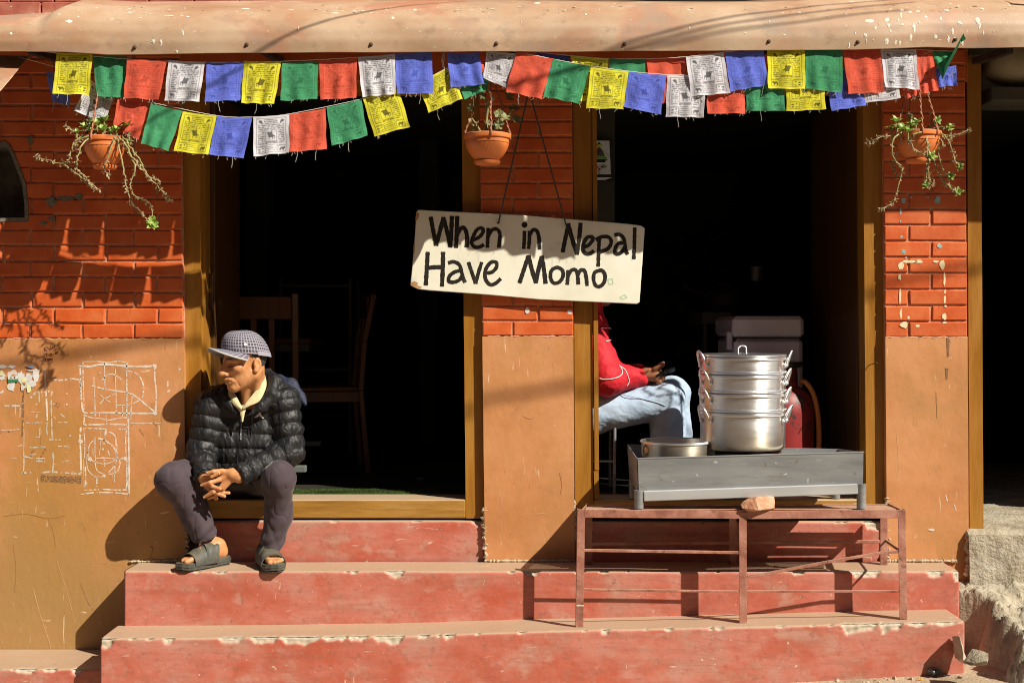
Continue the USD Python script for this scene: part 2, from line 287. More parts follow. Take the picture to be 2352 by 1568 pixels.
MT['furniture'] = mat('brown_furniture_wood', [(0.3, (0.085, 0.032, 0.007)), (0.7, (0.14, 0.055, 0.012))], scale=5, stretch=(5, 5, 0.8), rough=0.35, coat=0.3)
MT['turf'] = mat('artificial_turf', [(0.3, (0.035, 0.070, 0.010)), (0.7, (0.075, 0.125, 0.02))], scale=60, rough=0.7, translucent=0.2)
MT['sign'] = mat('sign_white_paint', [(0.3, (0.68, 0.655, 0.53)), (0.5, (0.76, 0.735, 0.605)), (0.7, (0.80, 0.78, 0.67))], scale=5, rough=0.4, rough_var=0.1, bump=0.1, bscale=40,
                 mottle=[((0.48, 0.46, 0.36), 7, 0.60, 0.78, 0.5)], specks=[((0.30, 0.27, 0.2), 30, 0.735, 0.775, (0.15, 1, 3.0)), ((0.40, 0.37, 0.28), 60, 0.745, 0.785, (1, 1, 1))])
MT['plywood'] = mat('bare_plywood', [(0.3, (0.36, 0.19, 0.08)), (0.7, (0.50, 0.29, 0.14))], scale=20, stretch=(0.3, 1, 3), rough=0.8)
MT['ink'] = mat('black_brush_paint', [(0.3, (0.010, 0.009, 0.007)), (0.6, (0.022, 0.018, 0.013)), (0.8, (0.06, 0.05, 0.035))], scale=40, stretch=(1.5, 1, 0.5), rough=0.45)
MT['glue'] = mat('dried_glue', [(0.3, (0.54, 0.43, 0.33)), (0.7, (0.72, 0.64, 0.54))], scale=30, rough=0.6, bump=0.5, bscale=90)
MT['glue_grey'] = mat('dirty_glue', [(0.3, (0.40, 0.36, 0.29)), (0.7, (0.60, 0.55, 0.46))], scale=30, rough=0.7)
MT['cream_glue'] = mat('cream_paint_residue', [(0.3, (0.66, 0.55, 0.32)), (0.7, (0.78, 0.68, 0.44))], scale=30, rough=0.7)
MT['teal'] = mat('teal_paint_fleck', [(0.3, (0.20, 0.33, 0.33)), (0.7, (0.36, 0.50, 0.49))], scale=30, rough=0.7)
MT['paper'] = mat('torn_paper', [(0.3, (0.52, 0.50, 0.48)), (0.7, (0.68, 0.66, 0.62))], scale=20, rough=0.8, specks=[((0.62, 0.60, 0.36), 30, 0.62, 0.68, (1, 1, 1))])
MT['paper_green'] = mat('green_print', [(0.4, (0.02, 0.20, 0.06)), (0.6, (0.03, 0.26, 0.09))], rough=0.8)
MT['paper_orange'] = mat('orange_print', [(0.4, (0.50, 0.20, 0.10)), (0.6, (0.56, 0.24, 0.12))], rough=0.8)
MT['paper_yellow'] = mat('yellow_print', [(0.4, (0.66, 0.66, 0.34)), (0.6, (0.7, 0.68, 0.4))], rough=0.8)
MT['paper_blue'] = mat('blue_print', [(0.4, (0.12, 0.26, 0.50)), (0.6, (0.18, 0.3, 0.55))], rough=0.8)
MT['scribble'] = mat('dark_red_scribble', [(0.4, (0.10, 0.018, 0.008)), (0.6, (0.13, 0.025, 0.010))], rough=0.7)
MT['alu'] = mat('brushed_aluminium', [(0.3, (0.74, 0.745, 0.75)), (0.7, (0.84, 0.845, 0.85))], scale=7, stretch=(1, 1, 6), metallic=0.93, rough=0.38, rough_var=0.06, aniso=0.8, bump=0.06, bscale=60, bstretch=(0.6, 0.6, 9), bdist=0.002,
                specks=[((0.38, 0.32, 0.22), 24, 0.70, 0.80, (1, 1, 1))])
MT['alu_pot'] = mat('worn_aluminium', [(0.3, (0.70, 0.70, 0.69)), (0.7, (0.80, 0.80, 0.79))], scale=7, stretch=(1, 1, 6), metallic=0.9, rough=0.42, rough_var=0.06, aniso=0.8, bump=0.08, bscale=60, bstretch=(0.6, 0.6, 9), bdist=0.002, zfade=((0.40, 0.29, 0.13), 0.70, 1.10, 0.75))
MT['steel_rail'] = mat('bright_sheet_steel', [(0.3, (0.46, 0.47, 0.475)), (0.7, (0.54, 0.55, 0.555))], scale=5, stretch=(0.5, 1, 3), metallic=0.4, rough=0.45, rough_var=0.08)
MT['steel'] = mat('sheet_steel', [(0.34, (0.25, 0.26, 0.265)), (0.66, (0.335, 0.345, 0.348))], scale=5, stretch=(0.5, 1, 3), metallic=0.45, rough=0.42, rough_var=0.04, bump=0.06, bscale=30, mottle=[((0.20, 0.19, 0.17), 9, 0.54, 0.70, 0.5), ((0.42, 0.42, 0.41), 14, 0.56, 0.70, 0.4)], specks=[((0.6, 0.6, 0.58), 40, 0.70, 0.75, (1, 1, 1)), ((0.56, 0.56, 0.54), 26, 0.70, 0.72, (.4, 1, 3)), ((0.24, 0.17, 0.10), 18, 0.66, 0.76, (1, 1, 1))])
MT['dark_metal'] = mat('sooty_metal', [(0.3, (0.03, 0.026, 0.024)), (0.7, (0.06, 0.05, 0.045))], scale=12, metallic=0.4, rough=0.6)
MT['burner'] = mat('rusty_burner', [(0.3, (0.12, 0.05, 0.045)), (0.7, (0.20, 0.10, 0.09))], scale=12, rough=0.7)
MT['rust'] = mat('rusty_red_frame', [(0.3, (0.20, 0.070, 0.045)), (0.5, (0.34, 0.140, 0.095)), (0.72, (0.46, 0.235, 0.17))], scale=12, rough=0.6, rough_var=0.1, bump=0.4, bscale=90, dust=((0.46, 0.33, 0.22), 0.5, 0.9, 0.6), mottle=[((0.12, 0.05, 0.03), 20, 0.58, 0.7, 0.7)])
MT['terracotta'] = mat('orange_plastic', [(0.3, (0.60, 0.155, 0.035)), (0.7, (0.70, 0.205, 0.055))], scale=8, rough=0.42, spec=0.45, dust=((0.55, 0.36, 0.26), 0.4, 0.9, 0.5), sss=0.0)
MT['cord_brown'] = mat('brown_cord', [(0.3, (0.30, 0.10, 0.045)), (0.7, (0.44, 0.17, 0.09))], scale=90, stretch=(1, 1, 2), rough=0.7)
MT['soil'] = mat('dark_soil', [(0.3, (0.02, 0.014, 0.008)), (0.7, (0.06, 0.04, 0.025))], scale=60, rough=0.95)
MT['stem'] = mat('dry_stem', [(0.3, (0.20, 0.19, 0.055)), (0.5, (0.30, 0.27, 0.10)), (0.7, (0.42, 0.33, 0.17))], scale=25, rough=0.7)
MT['leaf'] = mat('succulent_leaf', [(0.35, (0.16, 0.28, 0.04)), (0.5, (0.28, 0.42, 0.08)), (0.65, (0.46, 0.50, 0.14))], scale=30, rough=0.45, translucent=0.25)
MT['dry_leaf'] = mat('withered_leaf', [(0.3, (0.30, 0.23, 0.11)), (0.7, (0.50, 0.38, 0.22))], scale=50, rough=0.8, translucent=0.2)
MT['dark_leaf'] = mat('dull_green_leaf', [(0.3, (0.10, 0.12, 0.035)), (0.7, (0.24, 0.24, 0.09))], scale=30, rough=0.6, translucent=0.2)
MT['cord_white'] = mat('white_string', [(0.4, (0.66, 0.63, 0.55)), (0.6, (0.74, 0.71, 0.62))], rough=0.8)
MT['wire'] = mat('black_cable', [(0.4, (0.012, 0.011, 0.010)), (0.6, (0.02, 0.018, 0.016))], rough=0.5)
MT['screw'] = mat('rusty_screw', [(0.3, (0.08, 0.05, 0.03)), (0.7, (0.16, 0.10, 0.06))], scale=90, metallic=0.6, rough=0.5)
for nm, c, ink in (('yellow', (0.86, 0.80, 0.055), (0.05, 0.045, 0.015)), ('green', (0.075, 0.36, 0.165), (0.02, 0.12, 0.06)), ('red', (0.84, 0.135, 0.075), (0.34, 0.045, 0.028)),
                   ('white', (0.80, 0.79, 0.84), (0.06, 0.06, 0.07)), ('blue', (0.165, 0.22, 0.84), (0.05, 0.07, 0.36))):
    d = tuple(x * 0.86 for x in c)
    MT['flag_' + nm] = mat('flag_cloth_' + nm, [(0.35, d), (0.65, c)], scale=14, rough=0.85, spec=0.2, bump=0.10, bscale=160, bdist=0.002, attr_mix=[('print', ink)], translucent=0.20)
MT['skin'] = mat('skin', [(0.3, (0.45, 0.195, 0.076)), (0.5, (0.54, 0.245, 0.10)), (0.7, (0.60, 0.29, 0.125))], scale=22, rough=0.48, spec=0.4, bump=0.5, bscale=95, bdist=0.002, mottle=[((0.46, 0.14, 0.07), 14, 0.52, 0.72, 0.5), ((0.32, 0.12, 0.05), 45, 0.56, 0.70, 0.5), ((0.36, 0.20, 0.12), 9, 0.54, 0.68, 0.4)], sss=0.10)
MT['skin_dark'] = mat('brown_skin', [(0.3, (0.22, 0.085, 0.035)), (0.7, (0.34, 0.135, 0.06))], scale=22, rough=0.5)
MT['nail'] = mat('fingernail', [(0.4, (0.60, 0.40, 0.30)), (0.6, (0.66, 0.46, 0.36))], rough=0.3)
MT['eye'] = mat('dark_eye', [(0.4, (0.05, 0.03, 0.02)), (0.6, (0.09, 0.06, 0.04))], rough=0.15)
MT['lip'] = mat('lip', [(0.4, (0.34, 0.10, 0.06)), (0.6, (0.38, 0.12, 0.075))], rough=0.45)
MT['hair'] = mat('cropped_grey_hair', [(0.3, (0.025, 0.020, 0.017)), (0.7, (0.09, 0.08, 0.07))], scale=160, stretch=(1, 1, 0.4), rough=0.8, bump=0.8, bscale=220)
MT['jacket'] = mat('black_nylon', [(0.3, (0.008, 0.008, 0.009)), (0.7, (0.016, 0.015, 0.016))], scale=10, rough=0.56, rough_var=0.08, spec=0.38, bump=0.35, bscale=36, bstretch=(1, 1, .6), bdist=0.006)
MT['hood'] = mat('navy_lining', [(0.3, (0.010, 0.013, 0.034)), (0.7, (0.020, 0.026, 0.060))], scale=30, rough=0.7, bump=0.5, bscale=40, bdist=0.006)
MT['zip'] = mat('zip_metal', [(0.4, (0.10, 0.10, 0.10)), (0.6, (0.18, 0.18, 0.18))], scale=200, metallic=0.5, rough=0.4)
MT['logo'] = mat('pale_print', [(0.4, (0.55, 0.55, 0.54)), (0.6, (0.62, 0.62, 0.6))], rough=0.5)
MT['shirt'] = mat('cream_shirt', [(0.3, (0.48, 0.41, 0.215)), (0.7, (0.60, 0.53, 0.31))], scale=40, rough=0.85, bump=0.3, bscale=120)
MT['trousers'] = mat('plum_grey_fleece', [(0.3, (0.050, 0.036, 0.043)), (0.7, (0.074, 0.054, 0.063))], scale=12, rough=0.85, spec=0.25, bump=0.3, bscale=160, bdist=0.002, sheen=0.15)
MT['rubber'] = mat('grey_rubber', [(0.3, (0.040, 0.042, 0.034)), (0.7, (0.085, 0.084, 0.066))], scale=18, rough=0.6, rough_var=0.1, bump=0.35, bscale=70, dust=((0.20, 0.165, 0.11), 0.5, 1.0, 0.35), mottle=[((0.15, 0.12, 0.08), 20, 0.6, 0.75, 0.5)])
MT['red_jacket'] = mat('red_nylon', [(0.3, (0.46, 0.010, 0.020)), (0.7, (0.58, 0.018, 0.030))], scale=10, spec=0.3, rough=0.7, bump=0.5, bscale=28, bdist=0.008)
MT['piping'] = mat('white_piping', [(0.4, (0.7, 0.66, 0.66)), (0.6, (0.76, 0.72, 0.72))], rough=0.6)
MT['jeans'] = mat('pale_denim', [(0.3, (0.31, 0.41, 0.55)), (0.7, (0.46, 0.57, 0.71))], scale=9, rough=0.85, bump=0.4, bscale=26, bdist=0.006)
MT['phone'] = mat('dark_phone', [(0.4, (0.015, 0.015, 0.014)), (0.6, (0.03, 0.03, 0.026))], rough=0.25)
MT['phone_glass'] = mat('phone_screen', [(0.4, (0.06, 0.07, 0.05)), (0.6, (0.10, 0.11, 0.08))], rough=0.1)
MT['white_box'] = mat('scuffed_white_plastic', [(0.3, (0.66, 0.61, 0.65)), (0.7, (0.74, 0.69, 0.73))], scale=8, rough=0.4, mottle=[((0.18, 0.15, 0.14), 26, 0.64, 0.76, 0.6)])
MT['gas_red'] = mat('red_cylinder_paint', [(0.3, (0.20, 0.012, 0.012)), (0.7, (0.28, 0.020, 0.018))], scale=8, rough=0.5, mottle=[((0.03, 0.02, 0.018), 13, 0.54, 0.63, 0.9), ((0.10, 0.02, 0.018), 5, 0.5, 0.65, 0.6)])
MT['hose'] = mat('orange_hose', [(0.4, (0.48, 0.13, 0.02)), (0.6, (0.55, 0.17, 0.03))], rough=0.5)
MT['chunk'] = mat('broken_brick', [(0.3, (0.46, 0.19, 0.10)), (0.5, (0.56, 0.29, 0.17)), (0.7, (0.60, 0.42, 0.29))], scale=14, rough=0.9, bump=0.8, bscale=80, bdist=0.006)
MT['rock'] = mat('pale_rock', [(0.3, (0.36, 0.26, 0.18)), (0.6, (0.50, 0.38, 0.27)), (0.8, (0.56, 0.45, 0.34))], scale=12, rough=0.9, bump=0.7, bscale=60, bdist=0.008)
MT['plastic_bag'] = mat('black_plastic_scrap', [(0.4, (0.02, 0.02, 0.02)), (0.6, (0.05, 0.05, 0.05))], rough=0.25)
MT['petal'] = mat('marigold_petal', [(0.4, (0.62, 0.26, 0.01)), (0.6, (0.7, 0.32, 0.02))], rough=0.7)
MT['drum'] = mat('shutter_drum_paint', [(0.3, (0.22, 0.18, 0.11)), (0.7, (0.34, 0.29, 0.18))], scale=10, rough=0.6, mottle=[((0.14, 0.11, 0.06), 20, 0.58, 0.72, 0.6)])
MT['sticker'] = mat('white_sticker', [(0.4, (0.5, 0.48, 0.46)), (0.6, (0.56, 0.54, 0.5))], rough=0.5)
MT['art_paper'] = mat('painted_paper', [(0.3, (0.68, 0.79, 0.79)), (0.7, (0.76, 0.86, 0.86))], scale=9, rough=0.7)
MT['art_green'] = mat('art_green_paint', [(0.4, (0.10, 0.42, 0.03)), (0.6, (0.2, 0.5, 0.05))], rough=0.6)
MT['art_yellow'] = mat('art_yellow_paint', [(0.4, (0.6, 0.62, 0.05)), (0.6, (0.66, 0.68, 0.08))], rough=0.6)
MT['art_grey'] = mat('art_grey_wash', [(0.4, (0.06, 0.065, 0.055)), (0.6, (0.14, 0.15, 0.13))], scale=25, rough=0.6)
MT['art_red'] = mat('art_red_paint', [(0.4, (0.40, 0.06, 0.02)), (0.6, (0.45, 0.09, 0.03))], rough=0.6)
MT['grey_shelf'] = mat('grey_shelf_paint', [(0.4, (0.10, 0.11, 0.10)), (0.6, (0.13, 0.14, 0.13))], rough=0.5)

def grid_cloth(name, base, line, pitch_u, pitch_v):
    """Woven check from the mesh's st coordinates (metres on the cloth)."""
    N = {'u': ('uvmap', {'attribute': 'st'}), 's': ('separate_xyz', {}), 'p': ('principled_bsdf', {'roughness': 0.8, 'specular_ior_level': 0.25})}
    L = [('u.UV', 's.vector')]
    for a, pitch in (('x', pitch_u), ('y', pitch_v)):
        N['mul' + a] = ('math', {'math_type': 'multiply', 'value2': 1.0 / pitch}); N['frac' + a] = ('math', {'math_type': 'fraction'})
        N['cut' + a] = ('math', {'math_type': 'less_than', 'value2': 0.19})
        L += [('s.' + a, 'mul' + a + '.value1'), ('mul' + a + '.value', 'frac' + a + '.value1'), ('frac' + a + '.value', 'cut' + a + '.value1')]
    N['top'] = ('math', {'math_type': 'maximum'}); L += [('cutx.value', 'top.value1'), ('cuty.value', 'top.value2')]
    N['mc'] = ('mix', {'color1': base, 'color2': line}); L += [('top.value', 'mc.fac'), ('mc.color', 'p.base_color')]
    return usdkit.material(stage, '/World/Looks/' + name, N, L, surface='p.BSDF')
MT['check'] = grid_cloth('checked_cloth', (0.075, 0.066, 0.088), (0.38, 0.36, 0.42), 0.0118, 0.0128)
MT['cap_grey'] = mat('cap_grey_cloth', [(0.4, (0.30, 0.29, 0.34)), (0.6, (0.36, 0.35, 0.40))], rough=0.8)
MT['cap_edge'] = mat('brim_edge_cloth', [(0.4, (0.36, 0.36, 0.36)), (0.6, (0.42, 0.42, 0.41))], rough=0.8)
MT['house_wall'] = mat('weathered_brick_front', [(0.3, (0.20, 0.09, 0.05)), (0.7, (0.30, 0.15, 0.09))], scale=3, rough=0.9)
# ------------------------------------------------------------------ ground and street
def fbm2(x, y, s, seed=0): return meshkit.fbm(np.stack([x * s, y * s, np.zeros_like(x) + 0.37], -1), 4, seed) - 0.5
def ground_z(x, y):
    base = np.interp(x, [-3.0, -1.6, 0.9, 1.9, 2.6, 4.0], [-0.36, -0.30, -0.05, 0.0, 0.06, 0.16])
    return base * np.clip(1 - (np.abs(y) - 2) / 12, 0.15, 1) + 0.02 * fbm2(x, y, 3.0, 3)
xs = np.unique(np.r_[-120, -60, -30, -16, -9, np.arange(-6, 6.01, 0.1), 9, 16, 30, 60, 120]); ys = np.unique(np.r_[-160, -80, -40, -20, -12, -8, np.arange(-5, 0.51, 0.1), 3, 8, 20, 60])
gx, gy = np.meshgrid(xs, ys, indexing='ij')
obj('ground', grid_mesh(np.stack([gx, gy, ground_z(gx, gy)], -1)), MT['ground'], smooth=True, kind='structure', label='pale dusty street ground in front of the red steps')

# the row of houses across the street, behind the viewer: it shades the far side of the street and closes off the low sky
for i, (x0, x1, h) in enumerate(((-19, -11.2, 8.2), (-11, -4.3, 9.6), (-4.1, 2.6, 8.8), (2.8, 9.3, 8.0), (9.5, 17, 6.4))):
    hs = thing('house', ['brick house at the far left across the street', 'tall brick house left across the street', 'brick house straight across the street', 'brick house right across the street', 'low brick house at the far right across the street'][i], 'house', ((x0 + x1) / 2, -12, -.2))
    obj('wall', box(x0, x1, -15, -9.6, -.4, h), MT['house_wall'], hs); obj('roof', box(x0 - .1, x1 + .1, -15.1, -9.2, h + .002, h + .25), MT['underside'], hs)
    for k in range(3):
        for fl in (1.2, 4.0): obj('window', box(x0 + 1 + k * 2.0, x0 + 2.1 + k * 2.0, -9.598, -9.55, fl, fl + 1.4, .01), MT['door'], hs)
# ------------------------------------------------------------------ steps
def sweep_step(x0, x1, yf, zt_of, zb, yb, r=0.012, chips=(), seed=0, nseed=0, small=0.010):
    """A worn cement step: profile swept along x, chipped along its nosing; chips = [(x0, x1, depth)]."""
    n = int((x1 - x0) / 0.007) + 2; xs = np.linspace(x0, x1, n)
    zt = np.array([zt_of(x) for x in xs])
    H = zt - zb
    s = np.r_[np.linspace(-(yb - yf), -0.10, 8), np.linspace(-0.08, -0.016, 5), np.linspace(-0.012, 0.012, 5), np.linspace(0.016, 0.07, 10), np.linspace(0.09, 1.0, 12)]
    S, XX = np.meshgrid(s, xs, indexing='xy')
    Y = np.where(S < -r, yf - S, np.where(S < r, yf + r - r * np.sin((S / r + 1) * np.pi / 4) , yf))
    Y = np.where(S < r, np.where(S < -r, yf - S, yf + r * (1 - np.sin((S / r + 1) * np.pi / 4))), yf)
    dz = np.where(S < -r, 0, np.where(S < r, r * (1 - np.cos((S / r + 1) * np.pi / 4)), 0))
    drop = np.where(S < 0.07, np.maximum(S, 0), 0.07 + (S - 0.07) / 0.93 * (H[:, None] - 0.07))
    ZZ = zt[:, None] - np.where(S < r, dz, np.maximum(drop, r))
    q = np.stack([XX, S * 1.0, np.full_like(XX, seed * 3.1)], -1)
    ed = np.abs(S) < 0.03
    nz = meshkit.fbm(q * [2.0, 2, 1], 4, seed) - 0.5
    Y = Y + 0.010 * nz * (S > -0.02); ZZ = ZZ + 0.006 * (meshkit.fbm(np.stack([XX * 3, Y * 6, XX * 0 + seed], -1), 3, seed + 5) - 0.5) * (S < 0.02)
    c = np.zeros(n)
    e = meshkit.fbm(np.stack([xs * 28, xs * 0 + 3.3 * seed, xs * 0], -1), 4, seed + 9)
    for a, b, d in chips:
        t = (xs - a) / (b - a); k = (t > 0) & (t < 1)
        c[k] = np.maximum(c[k], d * (0.35 + 1.15 * e[k]) * np.clip(np.minimum(t[k], 1 - t[k]) * 6, 0, 1))
    c = np.maximum(c, small * np.clip((e - 0.60) * 5, 0, 1))
    chip = np.clip((c[:, None] * 1.0 - S) / 0.006, 0, 1) * np.clip((S + 0.014 + 0.5 * c[:, None]) / 0.006, 0, 1) * (c[:, None] > 0.004)
    rough = meshkit.fbm(np.stack([XX * 60, S * 60, XX * 0 + seed], -1), 3, seed + 2)
    Y = Y + chip * (0.004 + 0.010 * rough) * (S > -0.012); ZZ = ZZ - chip * (S < 0.012) * (0.001 + 0.004 * rough)
    V = np.stack([XX, Y, ZZ], -1)
    m = grid_mesh(V, flip=True)
    nv = len(m.vertices); caps = []; fs = []
    for i, fl in ((0, False), (n - 1, True)):
        ctr = np.array([xs[i], yb, zb]); k0 = i * len(s); base = nv + len(caps); caps.append(ctr)
        for j in range(len(s) - 1):
            fs.append([base, k0 + j, k0 + j + 1] if not fl else [base, k0 + j + 1, k0 + j])
    return trimesh.Trimesh(np.vstack([m.vertices, caps]), np.vstack([m.faces, fs]), process=False), np.r_[chip.ravel(), np.zeros(2)]
steps = thing('concrete_steps', 'worn red painted concrete steps leading up to both doorways', 'steps', (0, -0.2, 0), kind='structure')
def chipx(l, y): return [(X(a, y), X(b, y), d * sc(y)) for a, b, d in l]
Z2 = Z(1290, 0.0)
YF2, YF1 = -0.22, -0.45
z1_of = lambda x: float(np.interp(x, [X(285, -.22), X(900, -.22), X(1250, -.22), X(1900, -.22), X(2167, -.22), 2.3], [.142, .153, .172, .202, .213, .218]))
m, ch = sweep_step(X(285, YF2), X(2203, YF2), YF2, lambda x: Z2, -0.45, 0.0, chips=chipx([(885, 930, 14), (1205, 1240, 12), (1320, 1345, 7), (1820, 1850, 10), (1955, 2025, 16), (2130, 2168, 14), (2190, 2206, 26), (806, 822, 8)], YF2), seed=2)
obj('step', m, MT['step'], steps, smooth=40, attr=None) if False else obj('step', m, MT['step'], steps, smooth=True, attr={'chip': ch})
m, ch = sweep_step(X(230, YF1), X(2215, YF1), YF1, z1_of, -0.45, YF2 + 0.004, chips=chipx([(222, 262, 20), (375, 400, 14), (500, 560, 14), (575, 640, 13), (640, 740, 16), (740, 800, 13), (800, 840, 12), (858, 930, 18), (960, 985, 13), (1020, 1045, 12), (1380, 1400, 12), (1530, 1545, 8), (1930, 2020, 24), (2020, 2075, 22), (2085, 2130, 8), (2150, 2200, 8)], YF1), seed=4, small=0.014)
obj('step', m, MT['step'], steps, smooth=True, attr={'chip': ch})
YF0 = -0.335
m, ch = sweep_step(X(-260, YF0), X(236, YF0), YF0, lambda x: -0.0125, -0.75, -0.003, chips=chipx([(35, 80, 12), (100, 130, 10), (165, 190, 14)], YF0), seed=6)
obj('step', m, MT['step'], steps, smooth=True, attr={'chip': ch}, label='low dusty step along the foot of the ochre wall')
for (ua, ub, v0) in ((455, 1112, 1196), (1312, 2040, 1198)):        # risers below the two sills
    ws, ch = sweep_step(X(ua, .02), X(ub, .02), 0.022, lambda x: Z(v0, .02), Z2 - 0.1, 0.25, seed=8 + ua, small=0.006, chips=chipx([(1085, 1104, 10), (760, 775, 6), (1985, 2030, 22)], .02))
    obj('step', ws, MT['step'], steps, smooth=True, attr={'chip': ch})

# ------------------------------------------------------------------ brick walls
NICHE = [(-40, 332), (-8, 332), (10, 326), (22, 336), (34, 360), (46, 392), (58, 425), (63, 470), (63, 506), (-40, 508)]
def brick_wall(label, left, right, vtop, rows, pv, plaster_bottom, plaster_mat, joints, niche=False, group=None, name='brick_wall'):
    """left, right: functions v -> u of the wall's edges; rows: px rows' lower edges from the plaster upwards; joints: row -> list of u."""
    pb = plaster_bottom
    t = thing(name, label, 'wall', P((left(900) + right(900)) / 2, pb(0.5), 0.0))
    hole = pxpoly(NICHE, 0) if niche else None
    top = pxpoly([(left(vtop), vtop), (right(vtop), vtop), (right(pv), pv), (left(pv), pv)], 0)
    core = ext(top.difference(hole) if niche else top, 0.0075, 0.26)
    obj('mortar_joints', core, MT['mortar'], t)
    n = 10
    lower = Polygon([(X(left(pv)), Z(pv)), (X(right(pv)), Z(pv)), (X(right(pb(1))), Z(pb(1))), (X(left(pb(0))), Z(pb(0)))])
    pl = ext(lower, 0.0, 0.26)
    pl = pl.subdivide_to_size(0.05) if False else pl
    obj('plaster', pl, plaster_mat, t)
    # the ragged ledge where the plaster starts
    us = np.arange(left(pv), right(pv), 9.0)
    lip = tube([P(u, pv + 0.8 + 1.6 * rnd.uniform(-1, 1), 0.004) for u in np.r_[us, right(pv)]], [0.0045 * rnd.uniform(.6, 1.4) for _ in range(len(us) + 1)], 6)
    obj('plaster_lip', lip, MT['mortar'], t, smooth=True)
    g = 2.9                                                           # half a joint, px
    for i in range(len(rows) - 1):
        v1, v0 = rows[i], rows[i + 1]
        if v0 < vtop: break
        cuts = [left((v0 + v1) / 2)] + joints(i) + [right((v0 + v1) / 2)]
        for a, b in zip(cuts[:-1], cuts[1:]):
            if b - a < 9: continue
            a2, b2 = a + (g if a != cuts[0] else 0.6), b - (g if b != cuts[-1] else 0.6)
            j = lambda: rnd.uniform(-0.8, 0.8)
            c = [(X(a2 + j()), Z(v0 + g - 0.6 + j())), (X(b2 + j()), Z(v0 + g - 0.6 + j())), (X(b2 + j()), Z(v1 - g + 0.6 + j())), (X(a2 + j()), Z(v1 - g + 0.6 + j()))]
            pr = rnd.uniform(-0.0015, 0.0015)
            if niche and Polygon(c).intersects(hole):
                pp = Polygon(c).difference(hole.buffer(0.006))
                if pp.area < 2e-4: continue
                obj('brick', ext(pp, pr, 0.014), MT['brick'], t)
            else:
                obj('brick', panel4(c, pr, 0.014, 0.0035, 0.0006), MT['brick'], t)
    return t
def rows_from(v, pitch, n): return [v - pitch * i for i in range(n)]
def run(u0, pitch, lo, hi): 
    return [u for u in np.arange(u0 - 30 * pitch, hi, pitch) if lo + 8 < u < hi - 8]
L_left, L_right = (lambda v: -260.0), (lambda v: np.interp(v, [120, 380, 870, 1290, 1500], [413, 416, 423, 428, 430]))
# the left wall's last stretch of plaster goes down to the low step at its foot
wl = brick_wall('wide brick red wall with stained ochre plaster below, beside the seated man', L_left, L_right, 60, rows_from(778, 35.75, 22), 778, lambda t: 1494.0, MT['plaster_left'],
                lambda i: run((69 if i % 2 == 0 else 122) + (i % 3) * 1.5, 119.0, -258, 416), niche=True)
obj('niche_lining', cat([ext(pxpoly(NICHE, 0).buffer(0.004).difference(pxpoly(NICHE, 0).buffer(-0.012)), -0.004, 0.16), ext(pxpoly(NICHE, 0).buffer(0.01), 0.16, 0.2)]), MT['grey_cement'], wl)
wm = brick_wall('narrow brick pier between the two doorways, behind the lettered board', lambda v: np.interp(v, [160, 430, 1000, 1290], [1100, 1103, 1111, 1114]), lambda v: np.interp(v, [160, 430, 1000, 1290], [1314, 1316, 1318, 1320]), 100,
                rows_from(772.5, 35.3, 20), 772.5, lambda t: 1287.0, MT['plaster'], lambda i: [1178.0 if i % 2 == 0 else 1236.0], name='brick_pier')
wr = brick_wall('brick pier with blue and cream paint flecks at the right of the doorways', lambda v: np.interp(v, [160, 430, 1000, 1310], [2028, 2030, 2036, 2038]), lambda v: np.interp(v, [160, 430, 1000, 1310], [2217, 2220, 2224, 2226]), 100,
                rows_from(775, 36.9, 19), 774.5, lambda t: 1345.0, MT['plaster'], lambda i: [2087.0 if i % 2 == 0 else 2139.0], name='brick_pier')
# lintel over both doorways, and the wall above the canopy
wu = thing('upper_wall', 'brown red upper storey wall above the tan canopy', 'wall', (0, 0.1, 2.55))
obj('lintel', box(X(-260), X(2226), 0.012, 0.26, Z(186), Z(40), 0.002), MT['brick'], wu)
obj('lintel', box(X(2226) + 0.002, 4.2, 0.012, 0.26, Z(125), Z(40), 0.002), MT['dark_wall'], wu)
obj('render', box(-3.0, 4.2, 0.012, 0.26, Z(40) + 0.002, 6.0), MT['ledge'], wu)
xx = -2.75; k = 0
while xx < 3.0:
    w = rnd.uniform(0.19, 0.24)
    obj('ledge_tile', box(xx, xx + w - 0.006, -0.055 - rnd.uniform(0, .006), 0.010, 2.79 + rnd.uniform(-.004, .004), 2.868, 0.004), MT['ledge'], wu)
    obj('ledge_tile', box(xx + 0.05, xx + w + 0.044, -0.035 - rnd.uniform(0, .006), 0.010, 2.872, 2.96, 0.004), MT['ledge'], wu)
    xx += w

# ------------------------------------------------------------------ marks on the walls
YM = -0.0008
def mark(parent, name, pts, w, m, y=YM, n=None, wob=0.35, gaps=0, seed=0, th=0.0009):
    pl = stroke(pts, w, y, n=n, wob=wob, seed=seed)
    if gaps:
        r = random.Random(seed + 99); x0, z0, x1, z1 = pl.bounds; L = max(x1 - x0, z1 - z0)
        for _ in range(gaps):
            t = r.random(); i = t * (len(pts) - 1); a = pts[int(i)]; b = pts[min(int(i) + 1, len(pts) - 1)]; f = i - int(i)
            q = (a[0] + (b[0] - a[0]) * f, a[1] + (b[1] - a[1]) * f)
            pl = pl.difference(Point(X(q[0], y), Z(q[1], y)).buffer(w * sc(y) * r.uniform(0.4, 1.0), 3))
    if pl.is_empty: return
    obj(name, ext(pl, y, y + th), m, parent)
def V2(l): return [(x * 0.42081 / 1.633 * 1.0, (1240 + y * 0.42081) / 1.6327) for x, y in l]     # from the close look at the left wall to the picture's units
